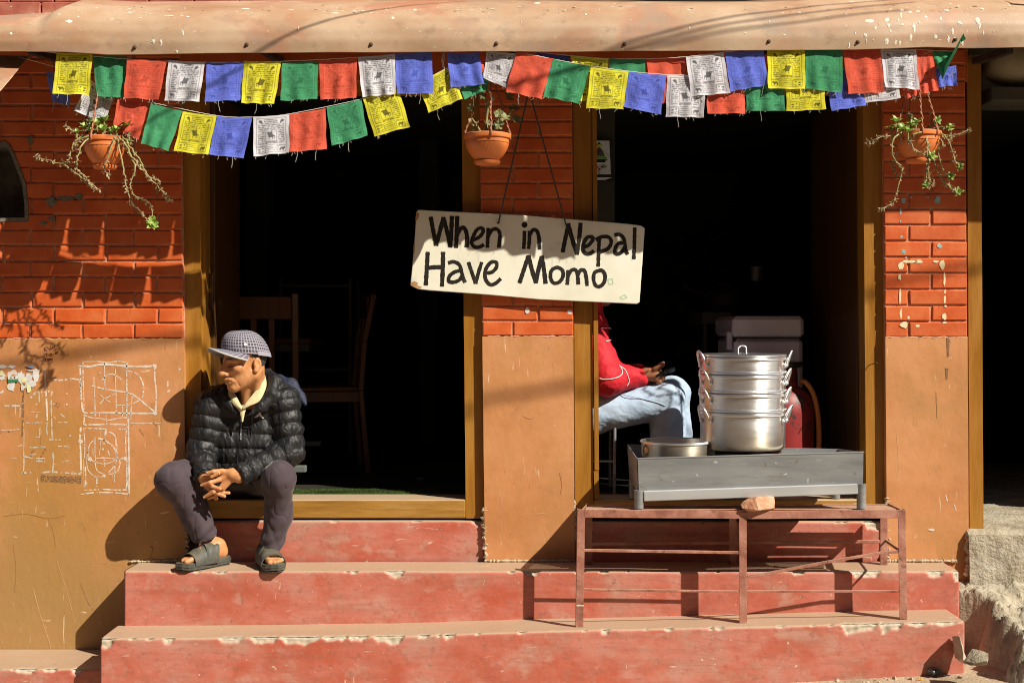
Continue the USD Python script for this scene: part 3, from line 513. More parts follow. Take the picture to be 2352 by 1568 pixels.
G = [([(700, 318), (740, 312), (800, 318), (930, 297), (1130, 315), (1290, 318), (1380, 312)], 17, 0), ([(1378, 300), (1378, 420), (1392, 560), (1385, 745)], 13, 2), ([(1395, 735), (1250, 735), (1100, 733), (930, 728), (770, 733)], 13, 2),
     ([(712, 320), (718, 460), (722, 560), (735, 700), (760, 735)], 15, 4), ([(740, 275), (880, 275), (960, 282), (1060, 272), (1130, 285)], 9, 3), ([(738, 275), (740, 400), (745, 560), (748, 700)], 9, 14), ([(1130, 285), (1128, 420), (1130, 560), (1128, 760)], 10, 8),
     ([(1120, 358), (1190, 368), (1245, 410), (1275, 480), (1275, 560), (1262, 600)], 12, 7), ([(910, 440), (960, 395), (1010, 388), (1070, 425), (1080, 445)], 11, 2), ([(820, 490), (870, 505), (1000, 530), (1150, 555), (1230, 600), (1300, 660), (1370, 715)], 13, 3),
     ([(895, 570), (940, 612), (985, 635)], 7, 2), ([(890, 650), (935, 605), (1025, 560)], 8, 2), ([(1180, 570), (1168, 690), (1165, 790)], 8, 3), ([(1245, 618), (1180, 650), (1130, 662)], 8, 2), ([(1030, 660), (1080, 662), (1130, 665)], 6, 1),
     ([(930, 285), (932, 420), (936, 540)], 8, 7), ([(1028, 340), (1030, 480), (1035, 600), (1035, 760)], 8, 9), ([(835, 410), (838, 500), (845, 640), (848, 790)], 7, 10), ([(1090, 670), (1090, 770)], 7, 2),
     ([(745, 750), (820, 775), (890, 780), (960, 795), (1050, 780), (1145, 772)], 11, 4), ([(752, 770), (745, 835)], 10, 0), ([(750, 838), (860, 835), (1000, 832), (1140, 838)], 14, 4), ([(760, 868), (850, 870), (950, 876)], 10, 4), ([(1060, 875), (1130, 878)], 8, 2),
     ([(1142, 770), (1145, 950), (1150, 1200), (1150, 1460)], 13, 0), ([(720, 860), (712, 960), (718, 1080), (722, 1270)], 15, 2), ([(745, 860), (755, 1000), (752, 1130)], 7, 9), ([(760, 1210), (762, 1310), (758, 1390)], 11, 3), ([(775, 1350), (760, 1385)], 7, 0),
     ([(1125, 870), (1118, 1000), (1128, 1180), (1130, 1340)], 10, 10), ([(750, 1418), (880, 1415)], 9, 4), ([(915, 1410), (1040, 1418), (1130, 1415)], 13, 2), ([(720, 1455), (850, 1440), (1000, 1440), (1150, 1455)], 11, 7), ([(1135, 1340), (1125, 1400)], 12, 0),
     ([(945, 880), (935, 940), (925, 975)], 15, 2), ([(970, 900), (1010, 920), (1030, 960), (1035, 1040), (1045, 1130)], 10, 3), ([(870, 958), (920, 968), (970, 1000), (1020, 1050), (1045, 1130)], 11, 2),
     ([(850, 965), (800, 1010), (785, 1100), (830, 1160), (930, 1185), (1010, 1160), (1045, 1130)], 7, 6), ([(790, 1050), (772, 1150), (785, 1240), (830, 1290)], 6, 4), ([(850, 1110), (850, 1200), (870, 1250), (920, 1275)], 9, 3),
     ([(1060, 1130), (1068, 1190), (1045, 1250), (1000, 1275), (960, 1272)], 9, 4), ([(1045, 1130), (1020, 1200), (960, 1270)], 8, 3), ([(860, 1135), (930, 1132), (1040, 1140), (1120, 1135)], 11, 3), ([(925, 1000), (915, 1060)], 18, 3), ([(930, 1140), (930, 1240)], 12, 5),
     ([(838, 1298), (900, 1300), (930, 1290)], 9, 1), ([(862, 1310), (862, 1385)], 10, 4), ([(1025, 1180), (1020, 1350)], 8, 5), ([(845, 950), (845, 1110)], 8, 6), ([(900, 970), (885, 1110)], 5, 2), ([(960, 1060), (975, 1110)], 10, 1),
     ([(945, 735), (948, 830)], 7, 5), ([(885, 740), (885, 775)], 6, 2), ([(1165, 820), (1260, 825), (1430, 822)], 7, 4),
     ([(425, 440), (470, 435), (520, 440)], 12, 3), ([(520, 442), (600, 435), (650, 428), (712, 440)], 13, 6), ([(712, 440), (715, 560)], 9, 4), ([(400, 340), (405, 460), (412, 600), (418, 720), (422, 800)], 13, 2), ([(420, 830), (415, 880), (422, 930)], 8, 1),
     ([(455, 615), (458, 740), (460, 860), (465, 960)], 10, 3), ([(270, 600), (320, 545)], 14, 1), ([(320, 545), (345, 550), (348, 635)], 8, 2), ([(365, 548), (440, 540)], 11, 4), ([(465, 540), (455, 580)], 14, 0), ([(275, 725), (370, 722)], 6, 3), ([(335, 735), (320, 775)], 9, 1),
     ([(530, 735), (575, 770)], 9, 1), ([(350, 870), (350, 945), (315, 945)], 8, 2), ([(440, 968), (540, 972)], 10, 3), ([(210, 820), (212, 950), (210, 1080)], 6, 9), ([(210, 1080), (212, 1180), (207, 1280)], 11, 2), ([(470, 1085), (475, 1150), (468, 1265)], 12, 0),
     ([(195, 1265), (280, 1265)], 16, 3), ([(380, 1262), (470, 1255), (545, 1268)], 15, 4), ([(580, 1265), (720, 1275)], 14, 3), ([(255, 1040), (400, 1035)], 11, 7), ([(220, 1120), (300, 1135), (400, 1135)], 11, 3), ([(255, 1108), (320, 1098)], 8, 2), ([(325, 1160), (425, 1165)], 13, 5),
     ([(555, 1168), (645, 1148)], 11, 5), ([(505, 1028), (605, 1028)], 10, 6), ([(155, 1030), (200, 1018)], 8, 0), ([(90, 1135), (150, 1138)], 6, 4), ([(235, 820), (375, 818)], 10, 7), ([(490, 815), (600, 815)], 9, 6), ([(40, 670), (120, 668), (205, 668)], 15, 4), ([(210, 620), (205, 670)], 14, 2),
     ([(180, 680), (175, 770)], 8, 1), ([(0, 885), (100, 885), (180, 875)], 9, 5), ([(5, 555), (30, 535)], 16, 0), ([(1495, 450), (1492, 500)], 14, 0), ([(1490, 545), (1512, 530)], 16, 0), ([(1498, 765), (1496, 778)], 8, 0), ([(620, 930), (630, 940)], 16, 0)]
for i, (pts, w, gaps) in enumerate(G):
    pts = V2(pts)
    mark(wl, 'glue_streak', pts, w * 0.2577 * 0.78, MT['glue'] if pts[0][1] < 905 or pts[0][0] > 178 else MT['glue_grey'], gaps=gaps, seed=i, wob=0.55, n=max(12, 5 * len(pts)))
for i, (x, y, r) in enumerate([(800, 1145, 20), (1118, 1135, 18), (716, 985, 20), (1378, 315, 19), (1380, 735, 20), (930, 1290, 13), (962, 995, 10), (1600, 342, 9), (595, 562, 7), (595, 655, 8), (890, 378, 7), (325, 655, 7), (480, 655, 9)]):
    q = V2([(x, y)])[0]; a = np.linspace(0, 6.28, 13)[:-1]
    obj('glue_blob', ext(Polygon([(X(q[0]) + r * 0.2577 * sc(0) * (1 + 0.35 * rnd.uniform(-1, 1)) * math.cos(t), Z(q[1]) + r * 0.2577 * sc(0) * (1 + .35 * rnd.uniform(-1, 1)) * math.sin(t)) for t in a]).buffer(0), YM - 0.0004, 0.0), MT['glue'], wl)
# brown scuffs left by tape
for i, (pts, w) in enumerate([([(370, 1315), (540, 1322), (718, 1325)], 46), ([(208, 480), (205, 700), (200, 940)], 14), ([(0, 898), (130, 898)], 14), ([(300, 1060), (275, 1120)], 18), ([(405, 1050), (365, 1125)], 12), ([(480, 645), (525, 668)], 22)]):
    pl = stroke(V2(pts), w * 0.2577, YM, wob=0.3, seed=i)
    x0, z0, x1, z1 = pl.bounds
    for _ in range(int(60 + 5e4 * pl.area)):
        pl = pl.difference(Point(rnd.uniform(x0, x1), rnd.uniform(z0, z1)).buffer(rnd.uniform(.001, .0035), 2))
    obj('tape_residue', ext(pl, -0.0012, 0.0), mat('tape_residue_brown', [(0.4, (0.17, 0.09, 0.04)), (0.6, (0.24, 0.13, 0.06))], scale=60, rough=0.9) if i == 0 else UsdShade.Material.Get(stage, '/World/Looks/tape_residue_brown'), wl)
# scribbled date
def letters(parent, name, strokes, ox, oy, s, w, m, y=YM, skew=0.0, th=0.0012):
    for k, st in enumerate(strokes):
        pass
SCR = [[[(395, 150), (398, 180)], [(420, 140), (400, 162), (418, 180)], [(428, 142), (430, 162), (445, 160)], [(450, 138), (446, 178)], [(455, 165), (470, 140), (462, 165), (475, 152)], [(492, 133), (480, 152), (490, 155)]],
       [[(396, 205), (394, 230)], [(405, 203), (418, 206), (414, 228)], [(425, 216), (438, 215)], [(446, 204), (443, 220), (455, 222), (456, 205), (446, 204)], [(462, 198), (464, 220), (475, 218)], [(478, 208), (488, 206)], [(494, 185), (496, 208)], [(505, 184), (503, 202), (514, 202), (513, 184), (505, 184)]],
       [[(402, 255), (412, 252), (403, 268), (414, 268)], [(420, 250), (430, 252), (424, 260), (430, 268)], [(436, 248), (438, 268)], [(444, 262), (445, 246), (452, 250), (446, 256)], [(458, 246), (456, 262), (466, 262), (465, 246), (458, 246)]]]
for word in SCR:
    obj('scribble', ext(unary_union([stroke(V2(s), 0.95, YM, n=6 * len(s), wob=0.2) for s in word]), -0.0014, 0.0), MT['scribble'], wl)
# torn posters
def jag(cx, cy, rx, ry, n, seed, spike=0.5):
    r = random.Random(seed); a = np.linspace(0, 2 * np.pi, n, endpoint=False)
    return [(cx + rx * (1 + spike * (r.random() - .6)) * math.cos(t), cy + ry * (1 + spike * (r.random() - .6)) * math.sin(t)) for t in a]
tp = thing('torn_poster', 'remains of a torn white poster with a green printed band on ochre plaster', 'poster', P(45, 880, 0))
for i, (x, y, rx, ry, n, mm) in enumerate([(20, 320, 50, 18, 14, 'paper'), (105, 320, 35, 18, 12, 'paper'), (12, 400, 42, 48, 16, 'paper'), (110, 390, 52, 45, 18, 'paper'), (100, 490, 38, 60, 18, 'paper'), (180, 410, 40, 60, 16, 'paper'), (215, 460, 40, 55, 18, 'paper'), (280, 470, 50, 42, 20, 'paper'),
                                          (320, 400, 40, 70, 18, 'paper'), (255, 415, 40, 40, 14, 'paper'), (300, 352, 66, 9, 12, 'paper'), (255, 515, 24, 42, 12, 'paper_yellow'), (215, 440, 26, 30, 12, 'paper_yellow'), (12, 380, 22, 30, 10, 'paper_yellow'), (200, 500, 16, 40, 10, 'paper')]):
    pl = pxpoly(V2(jag(x, y, rx * .9, ry * .9, n, i, 0.55)), -0.003).buffer(0)
    obj('paper_scrap', ext(pl, -0.0014 - 0.0002 * i, -0.0012 - 0.0002 * i + 0.0008), MT[mm], tp)
for pts, mm, dy in (([(68, 425), (160, 405), (163, 450), (75, 458)], 'paper_green', 0), ([(70, 405), (160, 403), (160, 428), (72, 432)], 'paper', 1), ([(108, 385), (135, 385), (142, 402), (105, 402)], 'paper_orange', 2), ([(230, 305), (300, 318), (296, 335), (262, 328)], 'paper_blue', 3), ([(208, 455), (228, 455), (228, 475), (206, 472)], 'paper_orange', 4)):
    obj('print', ext(pxpoly(V2(pts), -0.006), -0.0062 - 0.0003 * dy, -0.0045), MT[mm], tp)
for j, (x, y) in enumerate(((98, 418), (130, 415))):
    obj('print', ext(Point(*[f(a, -.007) for f, a in zip((X, Z), V2([(x, y)])[0])]).buffer(0.0035, 4), -0.0074, -0.006), MT['paper_green'] if j == 0 else MT['ink'], tp)
# paint flecks and cream residue on the right pier
def V8(l): return [((3000 + x / 2.119) / 1.6327, (560 + y / 2.119) / 1.6327) for x, y in l]
for i, (x, y, rx, ry, mm) in enumerate([(820, 405, 20, 26, 'teal'), (1095, 400, 26, 32, 'teal'), (1015, 382, 14, 9, 'teal'), (885, 383, 12, 8, 'teal'), (800, 492, 7, 34, 'teal'), (808, 695, 14, 10, 'teal'), (1110, 768, 20, 20, 'teal'), (825, 812, 16, 22, 'teal'), (798, 572, 6, 12, 'teal'), (843, 860, 10, 7, 'teal'),
                                        (825, 1395, 30, 26, 'cream_glue'), (937, 1402, 18, 11, 'cream_glue'), (800, 925, 22, 36, 'cream_glue'), (1130, 915, 22, 42, 'cream_glue'), (1148, 1030, 9, 55, 'cream_glue'), (1152, 1190, 10, 34, 'cream_glue'), (1155, 1245, 10, 10, 'cream_glue'), (1150, 1330, 20, 26, 'cream_glue'), (1150, 1375, 16, 9, 'cream_glue'),
                                        (792, 1015, 11, 28, 'cream_glue'), (795, 1165, 10, 60, 'cream_glue'), (802, 1305, 9, 46, 'cream_glue'), (865, 890, 60, 12, 'cream_glue'), (945, 892, 32, 13, 'cream_glue'), (1080, 890, 26, 11, 'cream_glue'), (862, 1335, 10, 14, 'cream_glue'), (1153, 1130, 8, 16, 'cream_glue')]):
    obj('paint_fleck', ext(pxpoly(V8(jag(x, y, rx, ry, 12, 40 + i, 0.6)), -.001).buffer(0), -0.0016, -0.0002), MT[mm], wr)
for i, (x, y, rx, ry, m2) in enumerate([(1170, 1045, 20, 32, 'paper'), (1545, 1058, 26, 20, 'paper')]):
    q = [((1480 + a / 2.352) / 1.6327, (720 + b / 2.352) / 1.6327) for a, b in jag(x, y, rx, ry, 9, 70 + i, 0.3)]
    obj('paper_scrap', ext(pxpoly(q, -.001).buffer(0), -0.0016, -0.0002), MT[m2], wm)
for i, (u, v0, v1) in enumerate(((2177, 776, 818), (2174, 845, 870))):
    obj('tape_residue', prism([(u - 3, v0), (u + 4, v0 + 1), (u + 3, v1), (u - 1, v1 + 2)], -0.0014, 0.0), UsdShade.Material.Get(stage, '/World/Looks/tape_residue_brown'), wr)
obj('paint_fleck', ext(pxpoly(jag(2140, 1216, 7, 3, 9, 5), -.002).buffer(0), -0.002, 0.0), MT['glue'], wr)

# scratches, a trowel ridge, bare cement where the paint has gone
MT['scratch'] = mat('pale_scratch', [(0.4, (0.54, 0.30, 0.145)), (0.6, (0.60, 0.36, 0.19))], scale=40, rough=0.8)
MT['crack'] = mat('dark_crack', [(0.4, (0.20, 0.09, 0.04)), (0.6, (0.26, 0.12, 0.055))], scale=40, rough=0.9)
for i, (pts, w, m) in enumerate([([(130, 1285), (145, 1330), (165, 1400), (172, 1430)], 1.2, 'scratch'), ([(76, 1350), (92, 1410), (112, 1470), (116, 1488)], 1.6, 'scratch'), ([(185, 1340), (200, 1378), (214, 1402)], 1.0, 'crack'), ([(228, 1420), (240, 1460), (262, 1480)], 1.2, 'scratch'), ([(110, 1190), (122, 1220), (128, 1255)], 1.0, 'crack'),
                                 ([(284, 1240), (290, 1290), (287, 1335)], 1.2, 'scratch'), ([(30, 1250), (36, 1300), (34, 1360)], 1.0, 'crack'), ([(8, 1185), (60, 1180), (110, 1190), (150, 1184)], 1.4, 'crack'), ([(320, 985), (330, 1000)], 2.5, 'crack'), ([(352, 970), (360, 978)], 4.0, 'crack'), ([(270, 1180), (276, 1215)], 1.0, 'scratch'), ([(160, 1300), (220, 1290), (270, 1296)], .9, 'scratch')]):
    mark(wl, 'scratch', pts, w * .40, MT[m], gaps=4, seed=400 + i, wob=.6)
rg = smooth_path([P(347, v, -.001) for v in (1255, 1300, 1340, 1390, 1430, 1470)], 60); rg[:, 0] += .004 * np.sin(np.arange(60) * .9)
obj('trowel_ridge', tube(rg, [.0035 * rnd.uniform(.5, 1.5) for _ in range(60)], 5), MT['plaster_left'], wl, smooth=True)
for i, (x, y, rx, ry) in enumerate(((118, 463, 12, 14), (150, 456, 22, 7), (180, 452, 10, 8), (120, 503, 10, 5), (100, 512, 9, 5), (70, 322, 6, 10))):
    obj('cement_patch', ext(pxpoly(jag(x, y, rx, ry, 14, 500 + i, .7), -.002).buffer(0), -.0028, 0.004), MT['grey_cement'], wl)
for i, (pts, w, m) in enumerate([([(1285, 1085), (1290, 1110), (1288, 1135)], 1.2, 'crack'), ([(1150, 1130), (1152, 1200), (1148, 1240)], 1.0, 'scratch'), ([(1230, 1180), (1245, 1178), (1262, 1182)], 1.2, 'scratch'), ([(1200, 955), (1215, 962), (1225, 960)], 1.0, 'crack'), ([(1270, 830), (1274, 880)], .9, 'scratch')]):
    mark(wm, 'scratch', pts, w * .6, MT[m], gaps=2, seed=430 + i, wob=.6)
for i, (pts, w, m) in enumerate([([(2172, 1135), (2176, 1150)], 2.0, 'glue'), ([(2192, 1158), (2196, 1172)], 1.8, 'glue'), ([(2100, 1235), (2106, 1229)], 3.5, 'scratch'), ([(2060, 1000), (2064, 1060), (2062, 1100)], .9, 'scratch'), ([(2150, 900), (2152, 960)], .9, 'crack')]):
    mark(wr, 'scratch', pts, w, MT[m], seed=440 + i, wob=.6)
def crumble(parent, pts, r, seed):
    q = smooth_path([P(*p) for p in pts], 50); g = np.random.default_rng(seed)
    q = q + g.normal(size=q.shape) * [r * .45, r * .25, 0]
    obj('bare_cement', tube(q, r * g.uniform(.35, 1.25, 50), 6), MT['cement'], parent, smooth=False)
crumble(wm, [(1112.5, 1165, .012), (1113, 1200, .012), (1114, 1240, .010), (1116, 1282, .004)], .011, 3)
crumble(wr, [(2036, 1140, .010), (2037, 1180, .010), (2040, 1230, .008), (2040, 1280, .004)], .010, 4)
crumble(wr, [(2225, 1224, -.004), (2226, 1260, -.006), (2226, 1300, -.01), (2215, 1318, -.02)], .016, 5)
crumble(wm, [(1318, 1150, .010), (1319, 1190, .010), (1320, 1240, .006)], .009, 6)
crumble(wl, [(428, 1200, .01), (429, 1240, .008), (430, 1284, .004)], .012, 7)
crumble(wl, [(300, 1289, -.004), (350, 1288, -.006), (400, 1287, -.006), (425, 1286, -.006)], .006, 8)
crumble(wm, [(1114, 1287, -.004), (1180, 1287, -.004), (1250, 1287, -.004), (1320, 1287, -.004)], .006, 9)
crumble(wr, [(2038, 1287, -.004), (2100, 1287, -.005), (2150, 1287, -.006), (2195, 1288, -.006)], .008, 10)
# ------------------------------------------------------------------ door frames and doors
YJ = 0.032
f1 = thing('door_frame', 'ochre painted wooden door frame around the doorway behind the seated man', 'door frame', P(760, 1190, 0.05))
obj('jamb', prism([(420, 130), (459, 130), (463, 1190), (428, 1190)], YJ, 0.14), MT['wood'], f1)
obj('jamb_stop', prism([(459.5, 190), (471, 190), (474, 1146), (463.5, 1146)], YJ + 0.035, 0.20), MT['wood'], f1)
obj('jamb', prism([(1059, 130), (1104, 130), (1114, 1190), (1070, 1190)], YJ, 0.14), MT['wood'], f1)
obj('head', prism([(459.5, 130), (1058.5, 130), (1058.5, 212), (459.5, 212)], YJ + 0.004, 0.14), MT['wood'], f1)
obj('sill', box(X(463.5, .03), X(1069.5, .03), 0.030, 0.22, Z(1190, .03), Z(1147, .03), 0.005), MT['wood_sill'], f1)
f2 = thing('door_frame', 'ochre painted wooden door frame around the doorway behind the steamer pots', 'door frame', P(1680, 1190, 0.05))
obj('jamb', prism([(1316, 130), (1358, 130), (1363, 1190), (1321, 1190)], YJ, 0.14), MT['wood'], f2)
obj('jamb_stop', prism([(1360, 190), (1370, 190), (1376, 1079), (1366, 1079)], YJ - 0.012, 0.09), MT['wood'], f2)
obj('jamb_stop', prism([(1364, 1081), (1375, 1081), (1377, 1146), (1366, 1146)], YJ - 0.010, 0.09), MT['wood'], f2)
obj('jamb', prism([(1981, 130), (2026, 130), (2036, 1190), (1990, 1190)], YJ, 0.14), MT['wood'], f2)
obj('head', prism([(1358.5, 130), (1980.5, 130), (1980.5, 212), (1358.5, 212)], YJ + 0.004, 0.14), MT['wood'], f2)
obj('sill', box(X(1364, .03), X(1989, .03), 0.030, 0.22, Z(1190, .03), Z(1147, .03), 0.005), MT['wood_sill'], f2)
nl = tube([P(1988 + 8, 838, .031), P(2014, 833, -0.02)], 0.0022, 6)
obj('nail', nl, MT['screw'], f2)
wp = thing('wooden_post', 'ochre painted wooden post beside the dark passage at the right edge', 'post', P(2240, 1222, 0.05))
obj('post_shaft', prism([(2221, 112), (2253, 112), (2259, 1222), (2227.5, 1222)], 0.026, 0.16), MT['wood'], wp)

def leaf(label, hinge, inner, v_top, v_bot, y0, y1, cols, flip, sticker=False):
    """A panelled door leaf folded back into the room: hinge and inner edge in px at y0 and y1."""
    a, b = np.array([X(hinge, y0), y0]), np.array([X(inner, y1), y1])
    z0, z1 = Z(v_bot, y0), Z(v_top, y0); t = (b - a) / np.linalg.norm(b - a); W = np.linalg.norm(b - a)
    n = np.array([-t[1], t[0]]) * flip
    dr = thing('panelled_door', label, 'door', (a[0], a[1], z0))
    def slab(s0, s1, h0, h1, d0, d1, bev, name, m='door'):
        mb = box(s0, s1, d0, d1, h0, h1, bev); v = np.array(mb.vertices)
        q = np.c_[a[0] + t[0] * v[:, 0] + n[0] * v[:, 1], a[1] + t[1] * v[:, 0] + n[1] * v[:, 1], v[:, 2]]
        mm = trimesh.Trimesh(q, mb.faces if flip > 0 else mb.faces[:, ::-1], process=False); obj(name, mm, MT[m], dr)
    slab(0, W, z0, z1, -0.032, -0.008, 0.002, 'door_core')
    sw = 0.07
    for s0, s1 in ((0, sw), (W - sw, W)): slab(s0, s1, z0, z1, -0.008, 0.006, 0.003, 'stile')
    rails = [z0, z0 + 0.14, z0 + 0.82, z0 + 0.90, z1 - 0.1, z1]
    for k in range(0, 6, 2): slab(sw + .001, W - sw - .001, rails[k], rails[k + 1], -0.008, 0.005, 0.003, 'rail')
    for h0, h1 in ((rails[1], rails[2]), (rails[3], rails[4])):
        pw = (W - 2 * sw) / cols
        for c in range(cols): slab(sw + c * pw + 0.012, sw + (c + 1) * pw - 0.012, h0 + 0.03, h1 - 0.03, -0.008, 0.003, 0.005, 'raised_panel')
    if sticker:
        slab(W * .50, W * .86, 1.995, 2.035, 0.0065, 0.0075, 0, 'sticker', 'sticker')
        slab(W * .55, W * .62, 2.003, 2.027, 0.0076, 0.0084, 0, 'sticker_print', 'ink'); slab(W * .68, W * .74, 2.008, 2.024, 0.0076, 0.0084, 0, 'sticker_print', 'ink'); slab(W * .79, W * .83, 2.003, 2.027, 0.0076, 0.0084, 0, 'sticker_print', 'ink')
    return dr
leaf('brown panelled door leaf folded back beside the seated man', 478, 536, 214, 1144, 0.16, 0.62, 2, 1)
leaf('dark panelled door leaf with a small white sticker, right of the gas cylinder', 1984, 1876, 214, 1144, 0.16, 0.95, 3, -1, True)
obj('handle_plate', box(X(484, .15), X(492, .15), 0.118, 0.13, Z(712, .15), Z(628, .15), 0.002), MT['door'], f1)

# ------------------------------------------------------------------ rooms
FZ = Z(1144, 0.1)
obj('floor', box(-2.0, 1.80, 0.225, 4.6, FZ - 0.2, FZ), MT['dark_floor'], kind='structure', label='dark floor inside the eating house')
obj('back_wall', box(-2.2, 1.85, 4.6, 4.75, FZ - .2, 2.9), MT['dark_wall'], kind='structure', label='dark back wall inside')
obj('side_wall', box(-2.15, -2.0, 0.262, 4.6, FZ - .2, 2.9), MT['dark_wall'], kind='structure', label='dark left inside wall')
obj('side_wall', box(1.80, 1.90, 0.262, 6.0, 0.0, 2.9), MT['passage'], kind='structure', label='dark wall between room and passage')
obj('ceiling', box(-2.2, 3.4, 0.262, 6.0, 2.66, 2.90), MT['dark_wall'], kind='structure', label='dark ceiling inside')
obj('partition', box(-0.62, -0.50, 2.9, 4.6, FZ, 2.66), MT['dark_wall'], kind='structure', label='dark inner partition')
obj('wall_column', box(X(565, 3.0), X(618, 3.0), 3.0, 3.25, FZ, 2.66, 0.004), mat('grey_green_column', [(0.3, (0.045, 0.048, 0.035)), (0.7, (0.06, 0.064, 0.048))], rough=0.8), kind='structure', label='grey green column at the back of the room')
# passage at the right
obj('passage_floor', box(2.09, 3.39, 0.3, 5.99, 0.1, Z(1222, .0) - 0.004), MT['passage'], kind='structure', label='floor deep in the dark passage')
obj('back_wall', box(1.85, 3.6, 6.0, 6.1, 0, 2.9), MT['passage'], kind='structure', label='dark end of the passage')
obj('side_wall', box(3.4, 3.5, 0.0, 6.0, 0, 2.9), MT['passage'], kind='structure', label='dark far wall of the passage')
dr = thing('shutter_drum', 'pale olive shutter drum under the canopy over the dark passage', 'shutter drum', P(2300, 160, 0.15))
prof = [(0.0, 0.0), (0.055, 0.0), (0.075, 0.012), (0.098, 0.04), (0.112, 0.075), (0.116, 0.12), (0.116, 0.9), (0, 0.9)]
m = lathe(prof, 40); v = np.array(m.vertices); m = trimesh.Trimesh(np.c_[X(2262, .12) + v[:, 2], 0.12 + v[:, 1], Z(140, .12) + v[:, 0]], m.faces[:, ::-1], process=False)
obj('drum', m, MT['drum'], dr, smooth=40)
obj('housing_board', box(X(2263, .1), 3.3, 0.02, 0.30, Z(238, .1), Z(206, .1), 0.004), mat('dark_board', [(0.4, (0.05, 0.045, 0.035)), (0.6, (0.07, 0.06, 0.045))], rough=0.8), dr)
# threshold block and rough ramp at the right
def rough_grid(x0, x1, y0, y1, h, zf, seed):
    gx, gy = np.meshgrid(np.arange(x0, x1 + h / 2, h), np.arange(y0, y1 + h / 2, h), indexing='ij')
    return gx, gy, zf(gx, gy)
def block_top(gx, gy):
    n = fbm2(gx, gy, 14, 21) * 0.012 + fbm2(gx, gy, 45, 22) * 0.008
    e = np.clip((gy + 0.03) / 0.05, 0, 1)
    return Z(1222, 0) + 0.012 + n - 0.02 * (1 - e) ** 2 + np.clip(gy, 0, 2) * 0.012
tb = thing('threshold_block', 'rough grey concrete threshold of the passage at the right edge', 'threshold', (2.2, 0, 0.3))
gx, gy, gz = rough_grid(X(2226, .0) - .012, 3.5, -0.03, 2.6, 0.02, block_top, 1)
obj('slab_top', grid_mesh(np.stack([gx, gy, gz], -1)), MT['mound'], tb, smooth=True)
sx, sz = np.meshgrid(np.arange(X(2226, 0) - .012, 3.5, 0.012), np.linspace(0, 1, 26), indexing='ij')
yy = -0.03 - 0.02 * (1 - sz) - 0.028 * (fbm2(sx, sz * 0.3, 16, 31) + 0.8 * fbm2(sx, sz * 0.3, 50, 33)) * np.clip(1.6 - (sx - X(2228, 0)) * 2.2, 0.25, 1)
zz = 0.05 + (block_top(sx, np.full_like(sx, -0.03)) - 0.05) * sz
yy[:, -1] = -0.03
obj('slab_face', grid_mesh(np.stack([sx, yy, zz], -1), flip=False), MT['mound'], tb, smooth=True)
def mound_z(gx, gy):
    t = np.clip(-gy / 0.80, 0, 1)
    z = 0.285 * (1 - t) ** 0.9 + 0.0 * t
    edge = np.clip((gx - (1.87 + 0.035 * np.sin(gy * 23) + 0.10 * np.clip(t * 3, 0, 1) + 0.05 * t)) / 0.07, 0, 1)
    lum = 0.085 * fbm2(gx, gy, 5.5, 41) + 0.075 * np.abs(fbm2(gx, gy, 13, 42)) * 2 + 0.060 * np.abs(fbm2(gx, gy, 30, 43)) * 2 + 0.034 * fbm2(gx, gy, 75, 44)
    z = z + lum * (0.5 + t) + 0.05 * np.exp(-((gx - 2.08) / .07) ** 2) * np.sin(np.pi * t)
    return z * (0.15 + 0.85 * edge ** 0.7) - 0.04 * (1 - edge) * (t > .2) + ground_z(gx, gy) * t * 0.6
gx, gy, gz = rough_grid(1.86, 3.4, -1.25, 0.0, 0.009, mound_z, 2)
obj('rough_ramp', grid_mesh(np.stack([gx, gy, gz], -1)), MT['mound'], smooth=True, kind='structure', label='broken lumpy concrete ramp at the right end of the steps')
def rock(c, r, seed, n=14, flat=1.0):
    g = np.random.default_rng(seed); p = g.normal(size=(n, 3)); p /= np.linalg.norm(p, axis=1, keepdims=True)
    return hullpts(np.asarray(c) + p * np.asarray(r) * g.uniform(0.8, 1.1, (n, 1)))
def bumpy(m, amp, s, seed, size=0.012):
    m = trimesh.Trimesh(m.vertices, m.faces, process=True).subdivide_to_size(size); m.merge_vertices(); v = np.array(m.vertices)
    d = meshkit.fbm(v * s, 4, seed) - 0.5
    m.vertices = v + m.vertex_normals * (d * amp)[:, None]; return m
st = obj('stone', bumpy(rock(P(2206, 1487, -0.50), (0.032, 0.06, 0.085), 5), 0.016, 24, 3), MT['rock'], label='upright wedge of pale stone against the broken end of the lowest step', cat='stone')
for i, (u, v, y, r, lab) in enumerate([(2243, 1512, -0.66, (0.05, 0.06, 0.045), 'rounded grey lump of concrete at the lower right corner below the pale stone')]):
    obj('stone', bumpy(rock(P(u, v, y), r, 12 + i), 0.014, 26, i), MT['mound'] if i != 1 else MT['rock'], label=lab, cat='stone')
pb = bumpy(rock(P(2150, 1543, -0.475), (0.040, 0.018, 0.014), 77, 20), 0.02, 40, 9, 0.006)
obj('plastic_scrap', pb, MT['plastic_bag'], label='crumpled black plastic scrap at the foot of the lowest step', cat='litter')
for i, (u, v) in enumerate(((2090, 1561), (2108, 1558), (2116, 1561))):
    y = -0.50 - .01 * i; x = X(u, y); z = float(ground_z(np.array([x]), np.array([y]))[0]) + 0.006
    obj('petal', bumpy(rock((x, y, z), (0.008, 0.006, 0.004), 90 + i, 10), 0.003, 90, i, 0.004), MT['petal'], label=('leftmost', 'middle', 'rightmost')[i] + ' of three orange marigold petals fallen at the foot of the lowest step', cat='petal', group='marigold petals')
nb = 70
pbl = []
